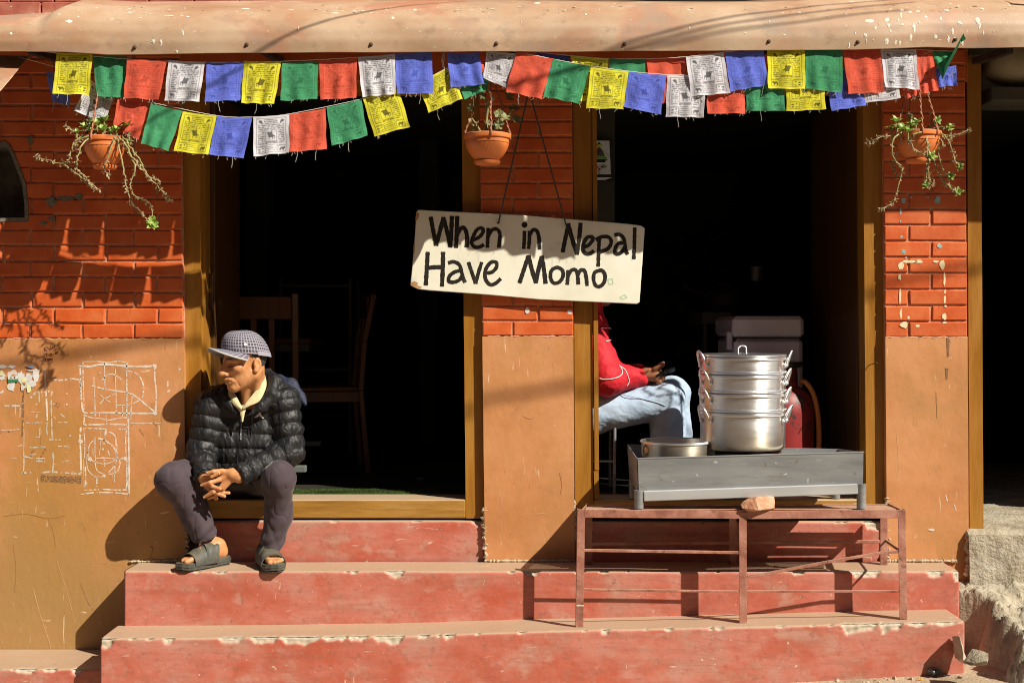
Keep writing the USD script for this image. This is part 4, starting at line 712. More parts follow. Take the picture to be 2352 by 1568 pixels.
for i in range(nb):
    x = rnd.uniform(0.9, 2.0); y = -0.46 - rnd.random() ** 2 * 0.5; z = float(ground_z(np.array([x]), np.array([y]))[0])
    r = rnd.uniform(0.004, 0.014); pbl.append(rock((x, y, z + r * .3), (r, r, r * .7), 200 + i, 9))
obj('gravel', cat(pbl), MT['rock'], kind='stuff', label='scattered gravel at the foot of the lowest step')

# ------------------------------------------------------------------ canopy
def edge_v(u): return np.interp(u, [-200, 0, 60, 150, 250, 330, 600, 1000, 1200, 1500, 1764, 1960, 2040, 2130, 2230, 2352, 2600], [117, 117, 117.5, 119, 124.5, 124, 121.5, 119, 117.5, 117, 115.5, 114.5, 112.5, 107.5, 109.5, 108, 107])
YC = -0.45
PROF = np.array([(0.0, 0.0), (-0.004, 0.05), (0.004, 0.10), (0.03, 0.150), (0.08, 0.195), (0.15, 0.232), (0.26, 0.275), (0.40, 0.325)])
cn = thing('canopy', 'long tan sheet metal canopy over both doorways, flecked with bird droppings', 'canopy', P(1176, 110, YC))
def canopy_at(u, t, lift=0.0):
    """The canopy's surface at picture column u and profile place t (0 edge, 1 back)."""
    s = t * (len(PROF) - 1); i = min(int(s), len(PROF) - 2); f = s - i
    p = PROF[i] * (1 - f) + PROF[i + 1] * f
    h = np.interp(u, [-300, 95, 96, 120, 130, 700, 1000, 1400], [0.66, 0.80, 0.88, 0.97, 0.965, 0.965, 0.985, 1.03])
    x = X(u, YC)
    wav = 0.005 * math.sin(x * 3.1 + 1) + 0.003 * math.sin(x * 7.3)
    z = Z(edge_v(u), YC) + p[1] * h
    y = YC + p[0] + (wav + 0.004 * math.sin(x * 11 + p[1] * 9)) * (1 - t)
    d = np.array([0, -0.8, 0.6]) * lift
    return np.array([x, y, z]) + d
us = np.arange(-260, 3250, 12.0); ts = np.linspace(0, 1, 34)
V = np.array([[canopy_at(u, t) for t in ts] for u in us])
V[..., 2] += 0.004 * (meshkit.fbm(np.stack([V[..., 0] * 4, V[..., 1] * 8, V[..., 2] * 4], -1), 3, 5) - .5)
top = grid_mesh(V, flip=True)
inner = V + np.array([0, 0.0025, -0.0015]); 
rim = grid_mesh(np.stack([V[:, 0], inner[:, 0]], 1), flip=False)
obj('sheet', cat([top, rim]), MT['canopy'], cn, smooth=40)
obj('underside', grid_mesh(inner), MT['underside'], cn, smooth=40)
for u, v in ((308, 110), (567, 104), (852, 103), (1140, 101), (1434, 103), (1765, 97), (1969, 97), (2195, 91)):
    z = Z(v, YC); q = None
    for t in np.linspace(0, .4, 60):
        c = canopy_at(u, t)
        if UC is not None and VH - (c[2] - CAMZ) / sc(c[1]) <= v: q = c; break
    m = lathe([(0, -0.002), (0.009, -0.002), (0.009, 0.001), (0.0055, 0.0015), (0.0055, 0.006), (0.004, 0.0075), (0, 0.0075)], 10); w = np.array(m.vertices)
    obj('screw', trimesh.Trimesh(np.c_[q[0] + w[:, 0], q[1] - w[:, 2], q[2] + w[:, 1]], m.faces[:, ::-1], process=False), MT['screw'], cn)
# splashes of bird dropping: thin irregular scabs that follow the sheet
def scab(u, v, ru, rv, seed, m='dropping', h=0.0025):
    r = random.Random(seed); best = None
    for t in np.linspace(0, 1, 160):
        c = canopy_at(u, t)
        if VH - (c[2] - CAMZ) / sc(c[1]) <= v: best = t; break
    if best is None: return None
    t0 = best; n = 11; ru *= .8; rv *= .8
    dz = abs((canopy_at(u, min(t0 + .02, 1))[2] - canopy_at(u, max(t0 - .02, 0))[2]) / 0.04) + 1e-3
    dl = np.linalg.norm(canopy_at(u, min(t0 + .02, 1)) - canopy_at(u, max(t0 - .02, 0))) / 0.04
    vis = max(dz * 0.98 - 0.24 * dl * 0.5, 0.05)
    ring, ctr = [], canopy_at(u, t0, h)
    for k in range(n):
        a = k / n * 2 * np.pi; q = 0.55 + 0.9 * r.random()
        tt = np.clip(t0 + math.sin(a) * rv * q * sc(YC) / max(dz, 0.12), 0, 1)
        ring.append(canopy_at(u + math.cos(a) * ru * q, tt, 0.0008))
    V_ = np.vstack([ctr, ring]); F = [[0, 1 + (k + 1) % n, 1 + k] for k in range(n)]
    return trimesh.Trimesh(V_, F, process=False)
def C4(x, y): return ((2880 + x / 2.45) / 1.6327, y / 2.45 / 1.6327)
SP = [(930, 195, 45, 26), (1100, 190, 24, 30), (1105, 240, 14, 30), (1118, 290, 12, 22), (985, 262, 15, 24), (1340, 265, 16, 46), (1305, 350, 16, 44), (1085, 390, 30, 48), (1165, 395, 14, 32), (1205, 400, 12, 36), (890, 330, 18, 26), (897, 380, 6, 28), (740, 415, 10, 34), (1460, 165, 22, 18), (1600, 175, 16, 20), (1660, 360, 16, 36),
      (1700, 300, 14, 50), (1788, 395, 14, 46), (1720, 360, 16, 22), (1935, 200, 22, 50), (1950, 240, 12, 40), (1238, 150, 12, 40), (1255, 95, 20, 20), (1230, 235, 18, 16), (795, 310, 7, 18), (725, 140, 12, 12), (2005, 85, 20, 14), (1200, 190, 12, 16), (1020, 225, 6, 20), (1400, 110, 24, 14), (1320, 115, 20, 14), (1730, 40, 20, 8), (1800, 60, 16, 10), (1670, 100, 22, 12), (1540, 350, 20, 24), (1420, 385, 5, 10), (1390, 215, 8, 14), (1770, 220, 26, 20), (960, 375, 10, 10), (1155, 92, 16, 10), (840, 18, 40, 8), (560, 155, 10, 8), (150, 325, 14, 12), (310, 120, 16, 14), (15, 205, 10, 14), (2070, 300, 6, 16), (1980, 310, 8, 30)]
sps = [(C4(x, y), rx / 4, ry / 4) for x, y, rx, ry in SP]
for x, y, rx, ry in ((1480, 405, 16, 52), (1410, 385, 26, 22), (1680, 305, 14, 32), (1625, 480, 16, 20), (620, 200, 40, 18), (98, 315, 18, 16), (1005, 180, 22, 6), (680, 155, 14, 6), (205, 125, 16, 5), (270, 125, 20, 5), (1100, 82, 26, 5), (1130, 118, 40, 7), (1520, 150, 50, 7), (1700, 158, 20, 8), (2200, 85, 50, 12), (1250, 165, 20, 8), (1330, 135, 14, 5), (500, 135, 20, 5), (400, 78, 18, 5), (1620, 80, 14, 5), (1640, 148, 16, 6)):
    sps.append(((x / 2.45 / 1.6327, y / 2.45 / 1.6327), rx / 4, ry / 4))
for x, y, rx, ry in ((1245, 170, 20, 18), (1060, 305, 7, 7), (390, 265, 6, 26), (715, 125, 36, 10), (280, 90, 40, 5), (880, 105, 20, 6), (960, 100, 20, 5), (1450, 92, 24, 14), (1040, 122, 14, 5)):
    sps.append(((588 + x / 4.0, y / 4.0), rx / 4, ry / 4))
for x, y, rx, ry in ((235, 32, 34, 22), (490, 98, 16, 7), (682, 135, 16, 14), (1092, 190, 10, 5), (1640, 95, 28, 8), (1632, 262, 9, 14), (935, 62, 20, 6), (85, 205, 4, 14), (2140, 308, 14, 7), (810, 92, 14, 5), (965, 35, 12, 7)):
    sps.append(((1176 + x / 4.0, y / 4.0), rx / 4, ry / 4))
for i in range(70):
    u = rnd.uniform(0, 2352); sps.append(((u, rnd.uniform(14, 34)), rnd.uniform(1, 5), rnd.uniform(.5, 1.3)))
ms = [s for i, ((u, v), rx, ry) in enumerate(sps) if (s := scab(u, v, rx, ry, i)) is not None]
obj('bird_droppings', cat(ms), MT['dropping'], cn, kind='stuff')
ms = [s for i in range(45) if (s := scab(rnd.uniform(0, 2352), rnd.uniform(14, 32), rnd.uniform(1, 5), rnd.uniform(.4, 1.0), 900 + i)) is not None]
obj('dry_leaf_bits', cat(ms), MT['screw'], cn, kind='stuff')
# the patch plate at the right end and the loose piece under the left end
pp = [canopy_at(2310, .86, .006), canopy_at(2340, .55, .006), canopy_at(2420, .5, .006), canopy_at(2420, .9, .006)]
obj('patch_plate', hullpts(np.vstack([pp, np.array(pp) + [0, .002, -.003]])), MT['canopy'], cn)
lp = thing('corner_sheet', 'loose bent piece of tan sheet under the left end of the canopy', 'metal sheet', P(20, 170, -0.44))
q = [P(-60, 128, -.30), P(66, 131, -.30), P(30, 175, -.46), P(-10, 222, -.54), P(-70, 215, -.54)]
obj('sheet', hullpts(np.vstack([q, np.array(q) + [0.0, 0.002, 0.004]])), MT['canopy'], lp)
# brackets that carry the canopy
for i, u in enumerate((60, 600, 1180, 1760, 2330)):
    x = X(u, YC) 
    obj('bracket', cat([bar((x, 0.012, 2.62), (x, YC + 0.05, 2.585), 0.03, 0.03, up=(1, 0, 0)), bar((x, 0.012, 2.74), (x, YC + 0.12, 2.66), 0.02, 0.02, up=(1, 0, 0))]), MT['dark_metal'], cn)

# ------------------------------------------------------------------ cables: on the canopy, and overhead in the street where they cast the lines on the sheet and the walls
def cable(name, label, pts, r=0.006, n=40, group=None):
    obj(name, tube(smooth_path(pts, n), r, 6), MT['wire'], smooth=True, label=label, cat='cable', group=group)
cable('cable', 'thin black cable lying along the top of the canopy', [canopy_at(u, t, 0.008) for u, t in ((840, .95), (1100, .88), (1400, .74), (1700, .70), (2000, .80), (2352, .9), (2600, .92))], 0.0045)
def toward(p, d): return np.asarray(p) + SUN * d
def canopy_uv(u, v):
    for t in np.linspace(0, 1, 200):
        c = canopy_at(u, t)
        if VH - (c[2] - CAMZ) / sc(c[1]) <= v: return c
    return canopy_at(u, 1.0)
def street_cable(label, a, b, da, db, r, sag=0.10):
    pa, pb_ = toward(a, da), toward(b, db); e = pb_ - pa
    pts = [pa + e * s + np.array([0, 0, -sag * (1 - (2 * s - 1) ** 2)]) * 0 for s in np.linspace(-1.2, 2.2, 9)]
    cable('overhead_cable', label, pts, r, 30, 'overhead cables')
street_cable('overhead cable casting the single slanting shadow on the left half of the canopy', canopy_uv(600, 116), canopy_uv(838, 28), 2.2, 2.2, 0.005)
for i, (v0, v1) in enumerate(((110, 28), (112, 42), (114, 58))):
    street_cable(('uppermost', 'middle', 'lowest')[i] + ' of three overhead cables casting fanned shadows on the right of the canopy', canopy_uv(1410 + 30 * i, v0), canopy_uv(1764, v1 + 1), 2.0 + .2 * i, 2.0 + .2 * i, 0.0042)
for k_, (a, b, d, r) in enumerate(((P(0, 842), P(415, 772), 5.6, 0.013), (P(1112, 918), P(1316, 884), 6.6, 0.013), (P(2040, 648), P(2218, 610), 5.8, 0.012))):
    street_cable('overhead cable casting the faint slanting shadow on the ' + ('ochre wall at the left', 'middle pier', 'right brick pier')[k_], a, b, d, d, r)
# ------------------------------------------------------------------ prayer flags
NU, NV = 60, 66
def _print_pattern():
    """Where the block print lies on a flag, 0 to 1 over (u across, v down): border lines, rows of script, a rider in a square, beasts and emblems in the corners."""
    g = np.random.default_rng(5)
    U, W = np.meshgrid(np.linspace(0, 1, NU), np.linspace(0, 1, NV), indexing='xy'); I = np.zeros_like(U)
    def rect(a, b, c, d, w=0.013, s=0.6):
        nonlocal I
        e = np.minimum.reduce([np.abs(U - a) + 10 * ((W < c) | (W > d)), np.abs(U - b) + 10 * ((W < c) | (W > d)), np.abs(W - c) + 10 * ((U < a) | (U > b)), np.abs(W - d) + 10 * ((U < a) | (U > b))])
        I = np.maximum(I, s * (e < w))
    def blob(x, y, rx, ry, s=0.85):
        nonlocal I
        I = np.maximum(I, s * ((((U - x) / rx) ** 2 + ((W - y) / ry) ** 2) < 1))
    rect(0.10, 0.92, 0.06, 0.94, 0.012, 0.65)
    rows = np.arange(0.10, 0.93, 0.0465)
    for y in rows:
        on = g.random(NU) ; on = np.repeat(g.random(NU // 2 + 1), 2)[:NU]
        k = np.abs(W - y) < 0.0125
        inr = (U > 0.14) & (U < 0.88)
        if 0.36 < y < 0.68: inr &= (U < 0.33) | (U > 0.69)
        if y > 0.78: inr &= (U > 0.33) & (U < 0.66)
        if y < 0.22: inr &= (U > 0.33) & (U < 0.70)
        I = np.maximum(I, np.where(k & inr, 0.22 + 0.45 * (on[None, :] > 0.40), 0))
    rect(0.36, 0.66, 0.37, 0.67, 0.011, 0.6); rect(0.10, 0.32, 0.78, 0.94, 0.011, 0.5); rect(0.67, 0.92, 0.78, 0.94, 0.011, 0.5)
    for q in ((.51, .52, .075, .045), (.57, .46, .04, .05), (.61, .44, .03, .02), (.50, .45, .03, .06), (.46, .57, .015, .05), (.56, .57, .015, .05), (.42, .53, .03, .012), (.41, .57, .012, .04)): blob(*q)
    for q in ((.21, .85, .06, .03), (.15, .84, .025, .03), (.26, .89, .015, .035), (.18, .89, .015, .035), (.28, .86, .02, .012)): blob(*q)
    for q in ((.84, .84, .045, .022), (.84, .90, .035, .012), (.74, .82, .025, .018), (.73, .89, .03, .010), (.75, .91, .02, .010)): blob(*q)
    for q in ((.20, .14, .05, .035), (.25, .18, .02, .03), (.80, .14, .05, .035), (.76, .18, .02, .03)): blob(*q)
    return U, W, I
FU, FW, FI = _print_pattern()
def flag(col, label, c, d0, d1=None, seed=0, back=False, ink=1.0, amp=0.0040, curl=0.0, fold=False):
    """c: TL, TR, BR, BL in px. d0: metres behind the canopy's edge at the top, d1 at the hem."""
    r = np.random.default_rng(seed); d0 = 0.012 + (d0 - 0.025) * 0.6; d1 = d0 if d1 is None else d1
    y0, y1 = YC + d0, YC + d1
    tl, tr, br, bl = [P(*q, y) for q, y in zip(c, (y0, y0, y1, y1))]
    U, W = FU, FW
    V = (tl * ((1 - U) * (1 - W))[..., None] + tr * (U * (1 - W))[..., None] + br * (U * W)[..., None] + bl * ((1 - U) * W)[..., None])
    ph = r.uniform(0, 6.28, 4); fr = r.uniform(1.2, 2.6, 3)
    dy = amp * (0.25 + W) * (np.sin(2 * np.pi * fr[0] * U + ph[0] + 1.5 * W) * 0.7 + 0.45 * np.sin(2 * np.pi * fr[1] * U + ph[1] - 2 * W)) + 0.6 * amp * np.sin(2 * np.pi * (fr[2] * 0.6) * W + ph[2]) * W
    dy += 0.004 * (meshkit.fbm(np.stack([U * 5 + seed, W * 5, U * 0], -1), 3, seed) - .5)
    dy -= curl * W ** 2.5
    V[..., 1] += dy
    V[..., 2] += 0.004 * np.sin(np.pi * U) * (1 - W) * -0.6 + 0.0012 * np.sin(2 * np.pi * fr[1] * U + ph[3]) * W      # the hem hangs unevenly
    V[..., 0] += 0.0013 * np.sin(3.1 * np.pi * W + ph[1]) * (U - 0.5) * 2 * (0.3 + W)
    if fold:                                                        # a corner blown up and over
        k = np.clip((U + W - 1.05) / 0.6, 0, 1); V[..., 1] -= 0.10 * k; V[..., 2] += 0.10 * k; V[..., 0] += 0.0 * k
    I = FI[:, ::-1] if back else FI
    m = grid_mesh(V, flip=True)
    return obj('prayer_flag', m, MT['flag_' + col], smooth=True, label=label, cat='prayer flag', group='prayer flags strung under the canopy', attr={'print': (I * ink).ravel()})
FL = [  # colour, label, corners, depth, options
 ('yellow', 'yellow prayer flag hanging alone at the left end of the upper row', [(130, 121), (213, 122), (204, 218), (122, 216)], .045, {}),
 ('green', 'green prayer flag half in shade behind the left planter cords', [(212, 126), (292, 130), (285, 224), (222, 222)], .07, dict(ink=.7)),
 ('red', 'coral red prayer flag left of the first white one in the upper row', [(292, 136), (383, 138), (366, 230), (283, 225)], .045, dict(ink=.7)),
 ('white', 'white prayer flag between the coral red and blue ones, upper row left', [(387, 138), (471, 143), (457, 233), (377, 231)], .045, {}),
 ('blue', 'blue prayer flag over the left doorway edge, upper row', [(475, 143), (559, 142), (553, 230), (471, 234)], .045, dict(ink=.75)),
 ('yellow', 'bright yellow prayer flag above the blue and yellow pair of the lower row', [(560, 140), (646, 142), (630, 239), (554, 237)], .045, {}),
 ('green', 'green prayer flag with two creases across it, upper row', [(648, 144), (731, 140), (728, 227), (645, 232)], .045, dict(ink=.7)),
 ('red', 'coral red prayer flag with frayed hem between green and white, upper row', [(733, 140), (820, 133), (818, 225), (736, 229)], .045, dict(ink=.75)),
 ('white', 'white prayer flag over the corner of a lower yellow one', [(822, 131), (907, 124), (910, 216), (832, 223)], .042, {}),
 ('blue', 'blue prayer flag with a white string dangling below its hem', [(907, 124), (992, 118), (995, 215), (912, 216)], .042, dict(ink=.75)),
 ('blue', 'dark navy prayer flag shaded against the brick at the far left', [(106, 165), (168, 170), (160, 243), (118, 232)], .20, dict(ink=.3)),
 ('white', 'tilted white prayer flag behind the left planter cords', [(206, 182), (262, 224), (240, 281), (170, 255)], .12, dict(back=True)),
 ('red', 'deep red prayer flag above the rim of the left planter', [(271, 224), (347, 232), (317, 321), (259, 296)], .08, dict(back=True, ink=.8)),
 ('green', 'dark green prayer flag sloping down right of the left planter', [(347, 237), (419, 255), (388, 347), (324, 330)], .06, dict(back=True, ink=.4, curl=.01)),
 ('yellow', 'yellow prayer flag leftmost of its colour in the lower sagging row', [(420, 256), (498, 266), (478, 356), (400, 347)], .06, dict(back=True)),
 ('blue', 'blue prayer flag at the lowest sag of the lower row', [(499, 266), (580, 269), (560, 364), (479, 355)], .06, dict(back=True, ink=.9)),
 ('white', 'white prayer flag at the bottom of the sagging row, over the doorway', [(582, 268), (665, 262), (665, 350), (582, 360)], .06, dict(back=True)),
 ('red', 'coral red prayer flag right of the white one in the sagging row', [(665, 262), (748, 249), (750, 342), (664, 350)], .06, dict(back=True, ink=.7)),
 ('green', 'green prayer flag rising to the right in the sagging row', [(750, 247), (830, 228), (844, 312), (763, 336)], .06, dict(back=True, ink=.9)),
 ('yellow', 'yellow prayer flag slanting below the upper white one, right of the sagging row', [(833, 226), (915, 203), (942, 291), (860, 314)], .06, dict(back=True)),
 ('yellow', 'steeply tilted yellow prayer flag between two blue ones', [(958, 190), (1040, 150), (1062, 227), (985, 260)], .065, {}),
 ('green', 'green prayer flag peeping out behind the blue one left of the middle planter', [(1042, 150), (1122, 138), (1122, 205), (1066, 229)], .075, dict(ink=.2)),
 ('blue', 'blue prayer flag left of the middle planter, half shaded', [(1026, 121), (1100, 121), (1112, 194), (1036, 201)], .05, dict(ink=.7)),
 ('red', 'sliver of red prayer flag behind the white one over the middle planter', [(1090, 120), (1145, 119), (1140, 168), (1100, 166)], .06, dict(ink=.3)),
 ('white', 'slanting white prayer flag just above the middle planter', [(1118, 117), (1187, 123), (1169, 205), (1110, 180)], .048, dict(back=True)),
 ('red', 'coral red prayer flag with a looped rope shadow, right of the middle planter', [(1187, 119), (1270, 135), (1246, 228), (1161, 210)], .04, dict(back=True, ink=.5)),
 ('green', 'pale green prayer flag right of the coral red one over the brick pier', [(1271, 135), (1356, 151), (1332, 239), (1247, 222)], .04, dict(back=True, ink=.9)),
 ('yellow', 'yellow prayer flag in front of another yellow one, right doorway', [(1357, 154), (1444, 164), (1432, 250), (1347, 249)], .035, dict(back=True)),
 ('blue', 'blue prayer flag lit by a thin sun stripe, over the right doorway', [(1445, 165), (1531, 173), (1518, 264), (1433, 246)], .035, dict(back=True, ink=.9)),
 ('white', 'white prayer flag tucked under another white one, right doorway', [(1533, 172), (1620, 172), (1617, 270), (1529, 268)], .04, dict(back=True)),
 ('red', 'coral red prayer flag in the lower row under the upper blue one', [(1622, 172), (1708, 170), (1713, 261), (1625, 261)], .05, dict(back=True, ink=.7)),
 ('green', 'green prayer flag in the lower row under the upper yellow one', [(1712, 168), (1800, 165), (1803, 255), (1715, 255)], .05, dict(back=True, ink=.9)),
 ('yellow', 'yellow prayer flag in the lower row under the upper green one', [(1803, 163), (1890, 160), (1897, 251), (1807, 256)], .05, dict(back=True)),
 ('blue', 'blue prayer flag in the lower row under the upper coral red one', [(1893, 160), (1980, 157), (1989, 242), (1911, 255)], .055, dict(back=True, ink=.9)),
 ('white', 'white prayer flag in the lower row, its hem left of the right planter cords', [(1975, 150), (2055, 140), (2069, 226), (1986, 237)], .055, dict(back=True)),
 ('red', 'red prayer flag corner behind the right planter cords', [(2060, 150), (2103, 140), (2116, 216), (2079, 228)], .06, dict(back=True, ink=.5)),
 ('blue', 'deeply shaded blue prayer flag behind the pale green one', [(1232, 120), (1310, 129), (1308, 210), (1225, 205)], .09, dict(ink=.3)),
 ('yellow', 'yellow prayer flag whose top shows behind the pale green and front yellow ones', [(1311, 128), (1397, 135), (1395, 226), (1330, 232)], .058, {}),
 ('green', 'green prayer flag with only its upper strip showing over the blue one', [(1398, 135), (1482, 136), (1482, 228), (1398, 225)], .058, dict(ink=.1)),
 ('red', 'coral red prayer flag showing above and between the blue and white ones', [(1484, 135), (1574, 131), (1572, 236), (1500, 238)], .055, dict(ink=.1)),
 ('white', 'white prayer flag in front, its lower left corner over a lower white one', [(1575, 131), (1662, 120), (1677, 214), (1588, 221)], .025, {}),
 ('blue', 'blue prayer flag with a white knot at its top, right doorway', [(1665, 121), (1754, 116), (1764, 195), (1678, 210)], .025, dict(ink=.75)),
 ('yellow', 'yellow prayer flag right of the knotted blue one, upper row', [(1762, 112), (1848, 112), (1850, 205), (1764, 203)], .025, {}),
 ('green', 'green prayer flag with a dark shaded top, upper row right', [(1849, 112), (1935, 113), (1935, 214), (1851, 203)], .030, dict(ink=.7)),
 ('red', 'coral red prayer flag left of the right planter cords, upper row', [(1936, 113), (2022, 113), (2031, 212), (1949, 216)], .032, dict(ink=.7)),
 ('white', 'white prayer flag behind the right planter cords, upper row', [(2022, 113), (2104, 113), (2112, 206), (2034, 200)], .035, {}),
 ('red', 'red prayer flag half shaded right of the right planter cords', [(2104, 115), (2141, 117), (2157, 207), (2112, 218)], .05, dict(ink=.8)),
 ('green', 'dark green prayer flag blown and folded at the right end', [(2139, 117), (2190, 119), (2197, 158), (2164, 182)], .055, dict(ink=.1, fold=True)),
 ('blue', 'blue prayer flag lowest at the right end of the string', [(2146, 158), (2196, 150), (2198, 197), (2157, 200)], .075, dict(ink=.75)),
]
for i, (c, l, q, d, o) in enumerate(FL): flag(c, l, q, d, seed=i + 1, **o)
def string(label, pts, d, r=0.0014):
    obj('flag_string', tube(smooth_path([P(u, v, YC + .012 + (dd - .025) * .6) for (u, v), dd in zip(pts, np.broadcast_to(d, (len(pts),)))], 60), r, 5), MT['cord_white'], smooth=True, label=label, cat='string')
string('string of the upper left row of flags', [(60, 119), (130, 121), (292, 136), (475, 143), (646, 141), (820, 132), (992, 118), (1040, 112)], .047)
string('string of the sagging lower left row of flags', [(40, 130), (168, 168), (262, 222), (347, 236), (498, 266), (582, 269), (665, 262), (833, 227), (958, 190), (1040, 150), (1120, 112)], [.2, .19, .12, .08, .062, .062, .062, .062, .067, .067, .06])
string('string of the lower right row of flags', [(1110, 112), (1187, 120), (1357, 152), (1532, 172), (1712, 169), (1893, 160), (2060, 145), (2140, 118)], [.05, .042, .04, .04, .05, .052, .057, .05])
string('string of the upper right row of flags', [(1225, 118), (1311, 128), (1398, 135), (1484, 135), (1575, 131), (1664, 120), (1762, 112), (2022, 112), (2196, 118)], [.09, .06, .06, .055, .027, .027, .027, .035, .06])
for (u, v, d), wh in zip(((1018, 140, .04), (1008, 222, .06), (1715, 125, .02)), ('over the tilted yellow flag', 'below the hem of the last blue flag, upper left row', 'on the knotted blue flag, upper right row')):
    kn = []
    for k in (0, 1): kn.append(tube(smooth_path([P(u + 2 * k, v - 18, YC + d), P(u - 3 + 5 * k, v - 2, YC + d - .004), P(u + 2 - 3 * k, v + 12, YC + d), P(u + 3 + 4 * k, v + 22, YC + d - .003)], 14), 0.002, 5))
    obj('string_end', cat(kn), MT['cord_white'], label='white string end ' + wh, cat='string', smooth=True)
fr = []
for i, (c, l, q, d, o) in enumerate(FL):
    for k in range(5):
        t = rnd.random(); b = np.array(q[3]) * (1 - t) + np.array(q[2]) * t; L = rnd.uniform(2, 9)
        if rnd.random() < .08: L = 24
        fr.append(tube([P(b[0], b[1] - 1, YC + .012 + (d - .025) * .6), P(b[0] + rnd.uniform(-2, 2), b[1] + L * .5, YC + .012 + (d - .025) * .6), P(b[0] + rnd.uniform(-5, 5), b[1] + L, YC + .009 + (d - .025) * .6)], 0.0006, 3))
obj('loose_threads', cat(fr), MT['cord_white'], kind='stuff', label='loose threads frayed from the hems of the flags')

# ------------------------------------------------------------------ lettered board
YS = -0.036
sg = thing('hanging_sign', 'tilted white wooden board lettered When in Nepal Have Momo', 'sign', P(1212, 590, YS))
SC = [(959, 482), (1120, 489), (1300, 502), (1455, 516), (1481, 523), (1478, 600), (1470, 699), (1400, 696), (1200, 685), (1010, 668), (965, 667), (944, 660), (950, 570)]
SC = [(961, 482), (1200, 494), (1440, 514), (1472, 518), (1481, 524), (1475, 610), (1469, 694), (1462, 698), (1240, 688), (1120, 677), (985, 667), (960, 664), (944, 655), (943, 648), (951, 570), (957, 486)]
bp = pxpoly(SC, YS)
def slab_poly(poly, y0, y1, ch):
    return cat([ext(poly.buffer(-ch), y0, y0 + ch), ext(poly, y0 + ch, y1)])
obj('board', slab_poly(bp, YS, YS + 0.018, 0.0025), MT['sign'], sg)
for i, q in enumerate(([(956, 488), (963, 490), (962, 500), (957, 507), (954, 508)], [(944, 648), (953, 646), (961, 650), (958, 655), (970, 659), (962, 664), (950, 659), (943, 655)], [(950, 560), (953, 562), (952, 580), (949, 585)])):
    obj('worn_corner', prism(q, YS - 0.0008, YS + 0.003), MT['plywood'], sg)
def S(l): return [((1480 + x / 2.352) / 1.6327, (720 + y / 2.352) / 1.6327) for x, y in l]
LET = {
 'W': [[(318, 222), (342, 350), (366, 470)], [(366, 470), (398, 350), (430, 225)], [(430, 225), (465, 360), (492, 480)], [(492, 485), (500, 350), (505, 215)]],
 'h': [[(552, 215), (548, 350), (542, 490)], [(550, 380), (580, 325), (615, 320), (635, 370), (640, 440), (634, 485)]],
 'e': [[(690, 425), (750, 395), (782, 345), (765, 318), (725, 335), (690, 400), (680, 450), (705, 485), (750, 485), (785, 465)]],
 'n': [[(825, 320), (822, 400), (818, 490)], [(825, 390), (860, 335), (905, 330), (928, 370), (925, 430), (918, 490)]],
 'i': [[(1145, 345), (1143, 420), (1138, 500)]], 'i_dot': [[(1140, 288), (1150, 291)]],
 'n2': [[(1190, 345), (1188, 420), (1182, 500)], [(1192, 380), (1220, 335), (1255, 345), (1272, 400), (1275, 460), (1278, 505)]],
 'N': [[(1482, 530), (1508, 400), (1535, 285)], [(1530, 280), (1565, 410), (1608, 548)], [(1608, 550), (1628, 410), (1640, 275)]],
 'e2': [[(1665, 490), (1715, 465), (1750, 415), (1735, 395), (1695, 405), (1665, 460), (1660, 510), (1690, 545), (1730, 540), (1755, 520)]],
 'p': [[(1805, 400), (1800, 520), (1795, 655)], [(1775, 420), (1830, 395), (1890, 400), (1910, 445), (1880, 500), (1810, 530)]],
 'a': [[(1940, 380), (1980, 375), (2015, 400), (2030, 450), (2040, 520), (2055, 548)], [(2030, 450), (1975, 455), (1945, 500), (1945, 540), (1975, 545), (2010, 520), (2035, 475)]],
 'l': [[(2118, 315), (2115, 450), (2110, 590)]],
 'H': [[(292, 530), (285, 670), (275, 820)], [(428, 530), (425, 680), (418, 830)], [(290, 670), (350, 663), (425, 662)]],
 'a2': [[(475, 625), (520, 615), (570, 640), (590, 700), (605, 760), (622, 795)], [(588, 690), (530, 705), (485, 740), (478, 785), (520, 795), (570, 775), (600, 735)]],
 'v': [[(652, 620), (682, 710), (715, 805)], [(715, 805), (740, 710), (768, 620)]],
 'e3': [[(800, 715), (860, 705), (900, 660), (895, 620), (850, 620), (805, 680), (800, 760), (840, 815), (890, 805), (935, 765)]],
 'M': [[(1102, 800), (1142, 680), (1180, 565)], [(1180, 560), (1210, 680), (1246, 800)], [(1246, 800), (1270, 680), (1298, 570)], [(1298, 565), (1318, 690), (1332, 805)]],
 'o': [[(1425, 665), (1385, 690), (1375, 750), (1400, 800), (1450, 795), (1485, 745), (1480, 690), (1440, 665), (1420, 668)]],
 'm': [[(1530, 690), (1528, 750), (1522, 815)], [(1530, 740), (1560, 690), (1600, 690), (1615, 740), (1620, 812)], [(1615, 735), (1640, 690), (1675, 695), (1690, 750), (1698, 825)]],
 'o2': [[(1810, 690), (1765, 710), (1755, 770), (1775, 825), (1815, 830), (1850, 790), (1855, 730), (1830, 692), (1805, 692)]],
}
for k, st in LET.items():
    w = 30 if k[0] in 'WhHNM' else 26
    u = unary_union([stroke(S(s), w / 3.84 * (1.1 if k == 'i_dot' else 1), YS, n=max(12, 8 * len(s)), wob=0.14, seed=i + len(k)) for i, s in enumerate(st)])
    if k == 'i_dot': u = Point(X(S([(1145, 290)])[0][0], YS), Z(S([(1145, 290)])[0][1], YS)).buffer(0.013)
    obj('letter', ext(u, YS - 0.0009, YS + 0.002), MT['ink'], sg)
